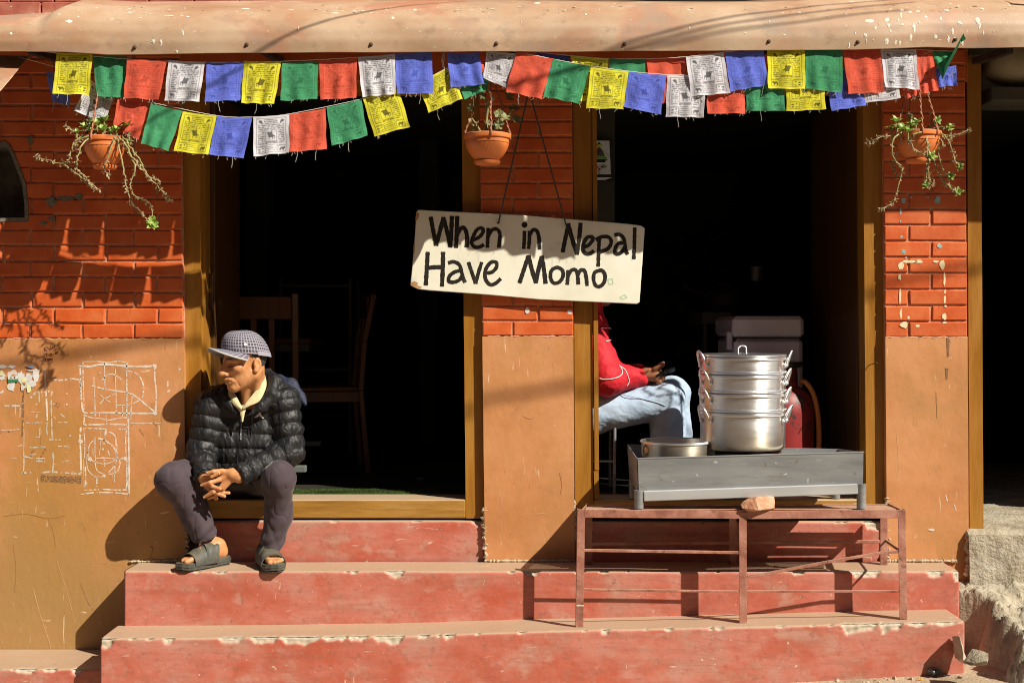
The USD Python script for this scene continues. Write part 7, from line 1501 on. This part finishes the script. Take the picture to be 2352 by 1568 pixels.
# ------------------------------------------------------------------ the person in the red jacket, inside the right doorway
p2 = thing('person', 'person in red jacket and pale jeans sitting inside, holding a phone', 'person', (X(1400, .32), .32, FZ))
Y2 = .30
F2 = Field((X(1290, Y2), .10, FZ), (X(1640, Y2) , .68, 1.98), .005)
hip2, kA, aA = P(1345, 948, .38), P(1532, 918, .31), P(1540, 1090, .33); kB, aB = P(1543, 905, .50), P(1562, 1095, .52)
sh2, el2, wr2 = P(1350, 755, .33), P(1396, 868, .22), P(1478, 866, .30)
F2.chain([hip2, P(1338, 860, .40), P(1345, 770, .42)], [.11, .12, .10], .05); F2.cone(P(1345, 770, .42), P(1352, 690, .42), .055, .055, .03); F2.ell(P(1358, 650, .42), (.095, .078, .12), None, .02); F2.cone(P(1402, 655, .42), P(1408, 668, .42), .014, .016, .012); F2.ell(P(1388, 692, .42), (.035, .03, .025), None, .02)
for a, b, c in ((hip2 + [0, -.07, 0], kA, aA), (hip2 + [0, .09, 0], kB, aB)):
    F2.chain([a, b, c], [.07, .055, .04], .02); F2.cone(c + [0, 0, -.02], c + [.13, -.02, -.05], .035, .03, .02)
for s_, e_, w_ in ((sh2, el2, wr2), (P(1350, 755, .52), P(1400, 870, .58), P(1480, 856, .46))): F2.chain([s_, e_, w_], [.055, .042, .028], .02)
def Q(x, y, d): return P((2160 + x / 2.45) / 1.6327, (1100 + y / 2.45) / 1.6327, d)
for d0, off in ((.29, 0), (.42, -14)):
    F2.cone(Q(640, 740 + off, d0), Q(730, 750 + off, d0), .030, .032, .015)
    for k, pts in enumerate(([(740, 700), (800, 660)], [(750, 745), (805, 765), (790, 800)], [(745, 770), (795, 790), (770, 815)], [(735, 790), (770, 812), (750, 825)], [(720, 700), (770, 672), (803, 652)])):
        F2.chain([Q(x, y + off, d0 - .006 * k) for x, y in pts], [.011, .010, .0085][:len(pts)] if len(pts) == 3 else [.011, .009], .004)
fm = relax(F2.mesh(), 2); comps = trimesh.graph.connected_components(fm.face_adjacency, nodes=np.arange(len(fm.faces))); fm.update_faces(np.concatenate([c for c in comps if len(c) > 300])); fm.remove_unreferenced_vertices()
obj('body', fm, MT['skin_dark'], p2, smooth=True)
RJ = Field((X(1280, Y2), .06, .95), (X(1510, Y2), .72, 1.56), .005)
RJ.chain([P(1335, 930, .40), P(1336, 850, .40), P(1346, 760, .42)], [.14, .145, .11], .05)
for s_, e_, w_ in ((sh2, el2, wr2), (P(1350, 755, .52), P(1400, 870, .58), P(1480, 856, .46))):
    RJ.cone(s_, e_, .082, .080, .04); RJ.cone(e_, e_ + (w_ - e_) * .90, .078, .042, .03)
RJ.cone(P(1346, 715, .42), P(1352, 690, .42), .075, .07, .02)
RJ.cone(P(1352, 700, .42), P(1356, 670, .42), .060, .062, .006, sub=True)
rm = relax(RJ.mesh(), 1); rm = wrinkle(rm, .022, 10, 31, (1, 1, .8)); rm = wrinkle(rm, .008, 30, 32)
rjp = obj('jacket', rm, MT['red_jacket'], p2, smooth=True)
RV = np.array(rm.vertices)
def on_red(u, v, lift=.002):
    k = (RV[:, 1] + DIST) / FPX; pu = UC + RV[:, 0] / k; pv = VH - (RV[:, 2] - CAMZ) / k; d = (pu - u) ** 2 + (pv - v) ** 2; c = np.argsort(d)[:14]; return P(u, v, RV[c, 1].min() - lift)
def q4(l): return [((2160 + x / 2.45) / 1.6327, (1100 + y / 2.45) / 1.6327) for x, y in l]
for pts in ([(216, 780), (270, 790), (350, 780), (410, 755), (428, 715), (405, 665)], [(395, 660), (450, 700), (478, 760), (488, 810), (470, 850)], [(232, 320), (275, 318), (320, 322)], [(275, 438), (305, 432), (328, 425)]):
    obj('piping', tube(smooth_path([on_red(*p) for p in q4(pts)], 30), .0022, 5), MT['piping'], rjp, smooth=True)
JN = Field((X(1280, Y2), .12, FZ + .02), (X(1640, Y2), .70, 1.28), .005)
for a, b, c in ((hip2 + [0, -.07, 0], kA, aA), (hip2 + [0, .09, 0], kB, aB)):
    JN.cone(a, b, .098, .084, .03); JN.cone(b, c + [-.010, 0, .02], .084, .084, .02)
    JN.cone(c + [0, 0, -.06], c + [0, 0, -.16], .10, .10, .004, sub=True); JN.cone(c + [0, 0, .02], c + [0, 0, -.08], .066, .066, .004, sub=True)
JN.cone(hip2 + [-.02, -.05, 0], hip2 + [-.02, .08, 0], .12, .12, .04)
nm_ = relax(JN.mesh(), 1); nm_ = wrinkle(nm_, .020, 8, 41, (1, 1, 1)); nm_ = wrinkle(nm_, .007, 26, 42, (.7, 1, 1.3))
jnp = obj('jeans', nm_, MT['jeans'], p2, smooth=True)
NVv = np.array(nm_.vertices)
def on_jeans(u, v, lift=.001):
    k = (NVv[:, 1] + DIST) / FPX; pu = UC + NVv[:, 0] / k; pv = VH - (NVv[:, 2] - CAMZ) / k; d = (pu - u) ** 2 + (pv - v) ** 2; c = np.argsort(d)[:14]; return P(u, v, NVv[c, 1].min() - lift)
obj('side_seam', tube(smooth_path([on_jeans(*p) for p in q4([(240, 860), (400, 920), (600, 965), (740, 1000), (820, 1030)])], 30), .0020, 5), MT['jeans'], jnp, smooth=True)
for a in (aA, aB): obj('shoe', bumpy(hullpts([a + [-.05, -.04, -.075], a + [-.05, .04, -.075], a + [.16, -.045, -.075], a + [.17, .03, -.075], a + [-.04, -.03, .0], a + [-.04, .03, 0], a + [.05, 0, .005], a + [.14, 0, -.045]]), .006, 20, 3, .02), MT['phone'], p2, smooth=40)
ph = thing('mobile_phone', 'dark flip phone held in the hands of the person in the red jacket', 'phone', Q(850, 730, .27))
obj('lower_half', bar(Q(740, 775, .275), Q(830, 720, .275), .045, .012, .004, up=(0, .5, 1)), MT['phone'], ph); obj('screen_half', bar(Q(822, 722, .272), Q(912, 690, .272), .045, .008, .003, up=(0, .5, 1)), MT['phone'], ph)
obj('hinge', tube([Q(822, 718, .25), Q(822, 728, .30)], .008, 10), MT['phone_glass'], ph)
sl = thing('stool', 'thin legged metal stool under the person in the red jacket', 'stool', (X(1380, .38), .38, FZ))
sx0, sx1 = X(1300, .3), X(1425, .3)
obj('seat', box(sx0, sx1, .24, .56, 1.035, 1.06, .008), MT['dark_metal'], sl)
for x, xb in ((sx0 + .02, sx0 - .01), (sx1 - .03, X(1411, .26))):
    for y in (.26, .54): obj('leg', tube([(x, y, 1.036), (xb, y, FZ + .001)], .008, 10), MT['steel'], sl, smooth=40)
obj('stretcher', tube([(sx0, .26, .80), (X(1408, .26), .26, .80)], .006, 8), MT['steel'], sl, smooth=40)

# ------------------------------------------------------------------ things inside the rooms
gc = thing('gas_cylinder', 'red gas cylinder with black ring guard and orange hose behind the steamer', 'gas cylinder', (X(1793, .36), .36, FZ))
gc0 = (X(1793, .36), .36, 0)
obj('tank', lathe([(0, FZ + .01), (.13, FZ + .01), (.15, FZ + .03), (.158, FZ + .07), (.158, 1.02), (.152, 1.07), (.13, 1.115), (.10, 1.14), (.07, 1.15), (0, 1.155)], 48, gc0), MT['gas_red'], gc, smooth=40)
obj('weld_band', lathe([(.158, .80), (.1605, .803), (.1605, .813), (.158, .816)], 48, gc0), MT['dark_metal'], gc, smooth=40)
obj('collar', lathe([(.082, 1.13), (.077, 1.24), (.074, 1.24), (.078, 1.13)], 32, gc0), MT['gas_red'], gc, smooth=40)
obj('ring_guard', lathe([(.072, 1.238), (.092, 1.236), (.101, 1.244), (.103, 1.253), (.098, 1.262), (.084, 1.265), (.070, 1.262), (.066, 1.25), (.072, 1.238)], 40, gc0), MT['phone'], gc, smooth=40)
obj('hose', tube(smooth_path([P(1838, 874, .33), P(1852, 880, .31), P(1868, 905, .30), P(1878, 950, .30), P(1881, 1000, .29), P(1879, 1045, .28), P(1870, 1100, .28)], 50), .0125, 10), MT['hose'], gc, smooth=True)
wb = thing('chest_box', 'scuffed white chest freezer with a ridged lid behind the steamer', 'freezer', (X(1760, .6), .85, FZ))
xa, xb = X(1688, .57), X(1845, .57); zl = Z(775, .57); ztop = Z(726, .57)
obj('chest', box(xa, xb, .57, 1.12, FZ + .02, zl - .003, .02), MT['white_box'], wb)
obj('lid', box(xa - .012, xb + .002, .555, 1.13, zl, ztop, .018), MT['white_box'], wb)
obj('lid_gasket', box(xa + .002, xb - .004, .563, 1.12, zl - .004, zl + .002), MT['dark_metal'], wb)
obj('latch', box(xa - .03, xa - .005, .61, .67, zl - .06, zl + .03, .005), MT['white_box'], wb)
obj('side_knob', tube([(xa - .012, 0.77, zl - .12), (xa + .02, 0.77, zl - .12)], .03, 16), MT['phone'], wb)
ks = thing('kitchen_shelf', 'dim grey kitchen counter with stacked pots beside the white freezer', 'counter', (X(1640, 1.4), 1.4, FZ))
obj('counter_top', box(X(1612, 1.4), X(1680, 1.4), 1.40, 1.9, Z(745, 1.4), Z(716, 1.4), .006), MT['grey_shelf'], ks); obj('counter_leg', box(X(1617, 1.4), X(1624, 1.4), 1.41, 1.45, FZ + .001, Z(745, 1.4), .003), MT['grey_shelf'], ks); obj('counter_leg', box(X(1668, 1.4), X(1676, 1.4), 1.41, 1.45, FZ + .001, Z(745, 1.4), .003), MT['grey_shelf'], ks)
kp = thing('kettle', 'dim metal vessel with a long spout on the kitchen counter', 'vessel', (X(1665, 1.6), 1.6, Z(716, 1.6)))
k0 = (X(1668, 1.6), 1.6, 0); zk = Z(716, 1.4)
obj('vessel_body', lathe([(0, zk), (.10, zk), (.12, zk + .04), (.11, zk + .10), (.05, zk + .14), (.045, zk + .16), (0, zk + .165)], 32, k0), MT['dark_metal'], kp, smooth=40); obj('spout', tube([(k0[0] - .10, 1.6, zk + .09), (k0[0] - .22, 1.58, zk + .13), (k0[0] - .25, 1.57, zk + .16)], [.02, .012, .010], 10), MT['dark_metal'], kp, smooth=True)
cp_ = thing('tin_cup', 'small metal cup hanging dimly above the kitchen counter', 'cup', (X(1738, 1.5), 1.5, Z(645, 1.5)))
obj('cup_wall', lathe([(0, Z(645, 1.5)), (.03, Z(645, 1.5)), (.034, Z(612, 1.5)), (.031, Z(612, 1.5)), (.028, Z(643, 1.5))], 24, (X(1738, 1.5), 1.5, 0)), MT['steel'], cp_, smooth=40); obj('hanger', tube([(X(1738, 1.5), 1.5, Z(612, 1.5)), (X(1738, 1.5), 1.5, 2.66)], .002, 5), MT['wire'], cp_)
# picture of a stupa in a dark frame
pc = thing('framed_picture', 'framed painting of a stupa with two eyes on the inside wall', 'picture', P(1390, 365, .48))
YA = 0.48
def A4(l): return [((2160 + x / 6.03) / 1.6327, (460 + y / 6.03) / 1.6327) for x, y in l]
obj('frame', ext(pxpoly(A4([(150, 385), (850, 410), (865, 1325), (150, 1325)]), YA), YA, YA + .02), MT['phone'], pc)
obj('canvas', ext(pxpoly(A4([(200, 405), (752, 412), (788, 1170), (200, 1172)]), YA), YA - .002, YA + .001), MT['art_paper'], pc)
obj('mount_strip', ext(pxpoly(A4([(200, 1235), (820, 1238), (645, 1302), (200, 1300)]), YA), YA - .002, YA + .001), MT['art_paper'], pc)
def art(name, l, m, k=0): obj(name, ext(pxpoly(A4(l), YA).buffer(0), YA - .003 - .0004 * k, YA - .0015), MT[m], pc)
art('spire', [(520, 420), (535, 460), (590, 510), (465, 510), (508, 460)], 'ink'); art('parasol', [(465, 530), (500, 495), (560, 495), (598, 540), (595, 575), (560, 550), (525, 560), (490, 550), (465, 575)], 'art_yellow', 1); art('cone', [(505, 555), (550, 555), (660, 760), (400, 760)], 'art_grey'); art('green_band', [(400, 768), (680, 768), (712, 820), (400, 822)], 'art_green'); art('dark_band', [(400, 832), (680, 830), (655, 905), (400, 900)], 'ink'); art('red_tassel', [(660, 835), (700, 820), (712, 845), (685, 868), (660, 860)], 'art_red', 1)
for pts, w in (([(555, 975), (610, 952), (690, 990)], 8), ([(555, 1010), (600, 985), (650, 990), (690, 995)], 9), ([(560, 1020), (610, 1035), (650, 1022), (685, 996)], 8), ([(400, 990), (440, 955), (500, 970)], 8), ([(420, 995), (470, 985), (505, 1010), (480, 1025), (430, 1022)], 8), ([(520, 1085), (515, 1120), (530, 1165)], 10), ([(560, 590), (640, 690), (770, 790)], 4), ([(570, 590), (680, 680), (770, 740)], 4)):
    obj('brush_line', ext(stroke(A4(pts), w / 9.85, YA, n=16), YA - .003, YA - .0015), MT['ink'], pc)
for x, y, r, m in ((605, 1003, 18, 'ink'), (530, 965, 9, 'ink'), (530, 1055, 28, 'art_red'), (470, 1005, 14, 'ink'), (665, 590, 7, 'art_grey'), (708, 625, 7, 'art_grey')):
    q = A4([(x, y)])[0]; obj('brush_dot', ext(Point(X(q[0], YA), Z(q[1], YA)).buffer(r / 9.85 * sc(YA), 6), YA - .0034, YA - .0015), MT[m], pc)
obj('picture_wall', box(X(1300, .505), X(1412, .505), .505, .56, FZ + .95, 2.66), MT['dark_wall'], kind='structure', label='dark wall piece carrying the framed painting')
# chairs and table behind the man
def chair(label, x, y, rz, proto=[None]):
    t = thing('dining_chair', label, 'chair', (x, y, FZ), group='brown wooden dining chairs inside')
    UsdGeom.Xformable(t).AddRotateZOp().Set(rz)
    _loc[t.GetPath().pathString] = np.zeros(3)
    if proto[0] is not None:
        t.GetReferences().AddInternalReference(proto[0].GetPath()); t.SetInstanceable(True); t.SetCustomDataByKey('label', label); return t
    proto[0] = t
    W = .42
    for sx in (-1, 1):
        obj('back_leg', cat([bar(a, b, .030, .034, .004, up=(1, 0, 0)) for a, b in zip([(sx * W / 2, .24, .001), (sx * W / 2, .20, .44), (sx * W / 2, .22, .70)], [(sx * W / 2, .20, .44), (sx * W / 2, .22, .70), (sx * W / 2, .27, .95)])]), MT['furniture'], t)
        obj('front_leg', bar((sx * (W / 2 - .01), -.20, .001), (sx * (W / 2 - .01), -.19, .43), .034, .034, .004, up=(1, 0, 0)), MT['furniture'], t)
        obj('side_apron', box(sx * W / 2 - .012, sx * W / 2 + .012, -.18, .19, .38, .435, .003), MT['furniture'], t)
    obj('seat', box(-W / 2 - .015, W / 2 + .015, -.225, .185, .4365, .462, .008), MT['furniture'], t)
    obj('top_rail', cat([bar((-W / 2 + .016, .262 - .02, .875), (W / 2 - .016, .262 - .02, .875), .018, .115, .004, up=(0, .0, 1))]), MT['furniture'], t)
    for s in (-1, 0, 1): obj('back_slat', bar((s * .09, .205, .461), (s * .09, .238, .818), .030, .012, .002, up=(0, 1, 0)), MT['furniture'], t)
    obj('front_apron', box(-W / 2 + .03, W / 2 - .03, -.20, -.178, .38, .435, .003), MT['furniture'], t)
    return t
chair('brown wooden chair whose top rail shows just behind the cap of the seated man', X(588, 1.05), 1.05, 180 + 8)
chair('brown wooden chair seen from the side, alone in the dark left doorway', X(735, 1.25), 1.25, -78)
tb2 = thing('dining_table', 'dim dining table with pale metal legs in the dark left doorway', 'table', (X(640, 1.5), 1.6, FZ))
zt2 = Z(776, 1.5)
obj('table_top', box(X(500, 1.5), X(722, 1.5), 1.35, 2.1, zt2 - .032, zt2, .004), MT['furniture'], tb2)
obj('apron', box(X(510, 1.5), X(716, 1.5), 1.40, 2.05, zt2 - .075, zt2 - .034, .003), MT['grey_shelf'], tb2)
for x in (X(520, 1.5), X(655, 1.5)):
    obj('leg', box(x - .02, x + .02, 1.65, 1.70, FZ + .05, zt2 - .076, .003), MT['grey_shelf'], tb2); obj('foot_bar', box(x - .03, x + .03, 1.40, 1.98, FZ + .001, FZ + .048, .004), MT['grey_shelf'], tb2)
sf2 = thing('steel_rack', 'dim thin legged rack deep in the left doorway', 'rack', (X(780, 2.2), 2.2, FZ))
for u in (650, 808):
    for y in (2.1, 2.5): obj('upright', tube([(X(u, 2.2), y, FZ + .001), (X(u, 2.2), y, Z(640, 2.2))], .012, 8), MT['grey_shelf'], sf2, smooth=40)
for v in (850, 660): obj('shelf', box(X(648, 2.2), X(810, 2.2), 2.09, 2.51, Z(v, 2.2), Z(v - 6, 2.2), .003), MT['grey_shelf'], sf2)
bs = thing('low_bench', 'low dark bench with a squared bar end, beside the knee of the seated man', 'bench', (X(690, .55), .55, FZ))
obj('foot_bar', box(X(640, .45), X(704, .45), .42, .47, FZ + .08, FZ + .112, .004), MT['grey_shelf'], bs); obj('foot_bar', box(X(640, .95), X(738, .95), .93, .98, FZ + .16, FZ + .185, .004), MT['grey_shelf'], bs)
obj('post', box(X(655, .6), X(668, .6), .47, .93, FZ + .001, FZ + .08, .004), MT['grey_shelf'], bs); obj('post', box(X(652, .9), X(665, .9), .90, .929, FZ + .001, FZ + .30, .004), MT['grey_shelf'], bs)
# doormat of artificial turf
mt = thing('doormat', 'green artificial turf doormat just inside the left doorway', 'doormat', (X(830, .3), .3, FZ))
mx0, mx1, my0, my1 = X(600, .25), X(1010, .25), .235, .36
obj('mat_backing', box(mx0, mx1, my0, my1, FZ + .001, FZ + .006), MT['turf'], mt)
nbl = 9000; px_ = rng.uniform(mx0, mx1, nbl); py_ = rng.uniform(my0, my1, nbl); a_ = rng.uniform(0, 2 * np.pi, nbl); h_ = rng.uniform(.005, .010, nbl); ln = rng.normal(0, .006, (nbl, 2)); w_ = .0016
v0 = np.stack([px_ - w_ * np.cos(a_), py_ - w_ * np.sin(a_), np.full(nbl, FZ + .006)], 1); v1 = np.stack([px_ + w_ * np.cos(a_), py_ + w_ * np.sin(a_), np.full(nbl, FZ + .006)], 1); v2 = np.stack([px_ + ln[:, 0], py_ + ln[:, 1], FZ + .006 + h_], 1)
obj('pile', trimesh.Trimesh(np.stack([v0, v1, v2], 1).reshape(-1, 3), np.arange(3 * nbl).reshape(-1, 3), process=False), MT['turf'], mt, kind='stuff')
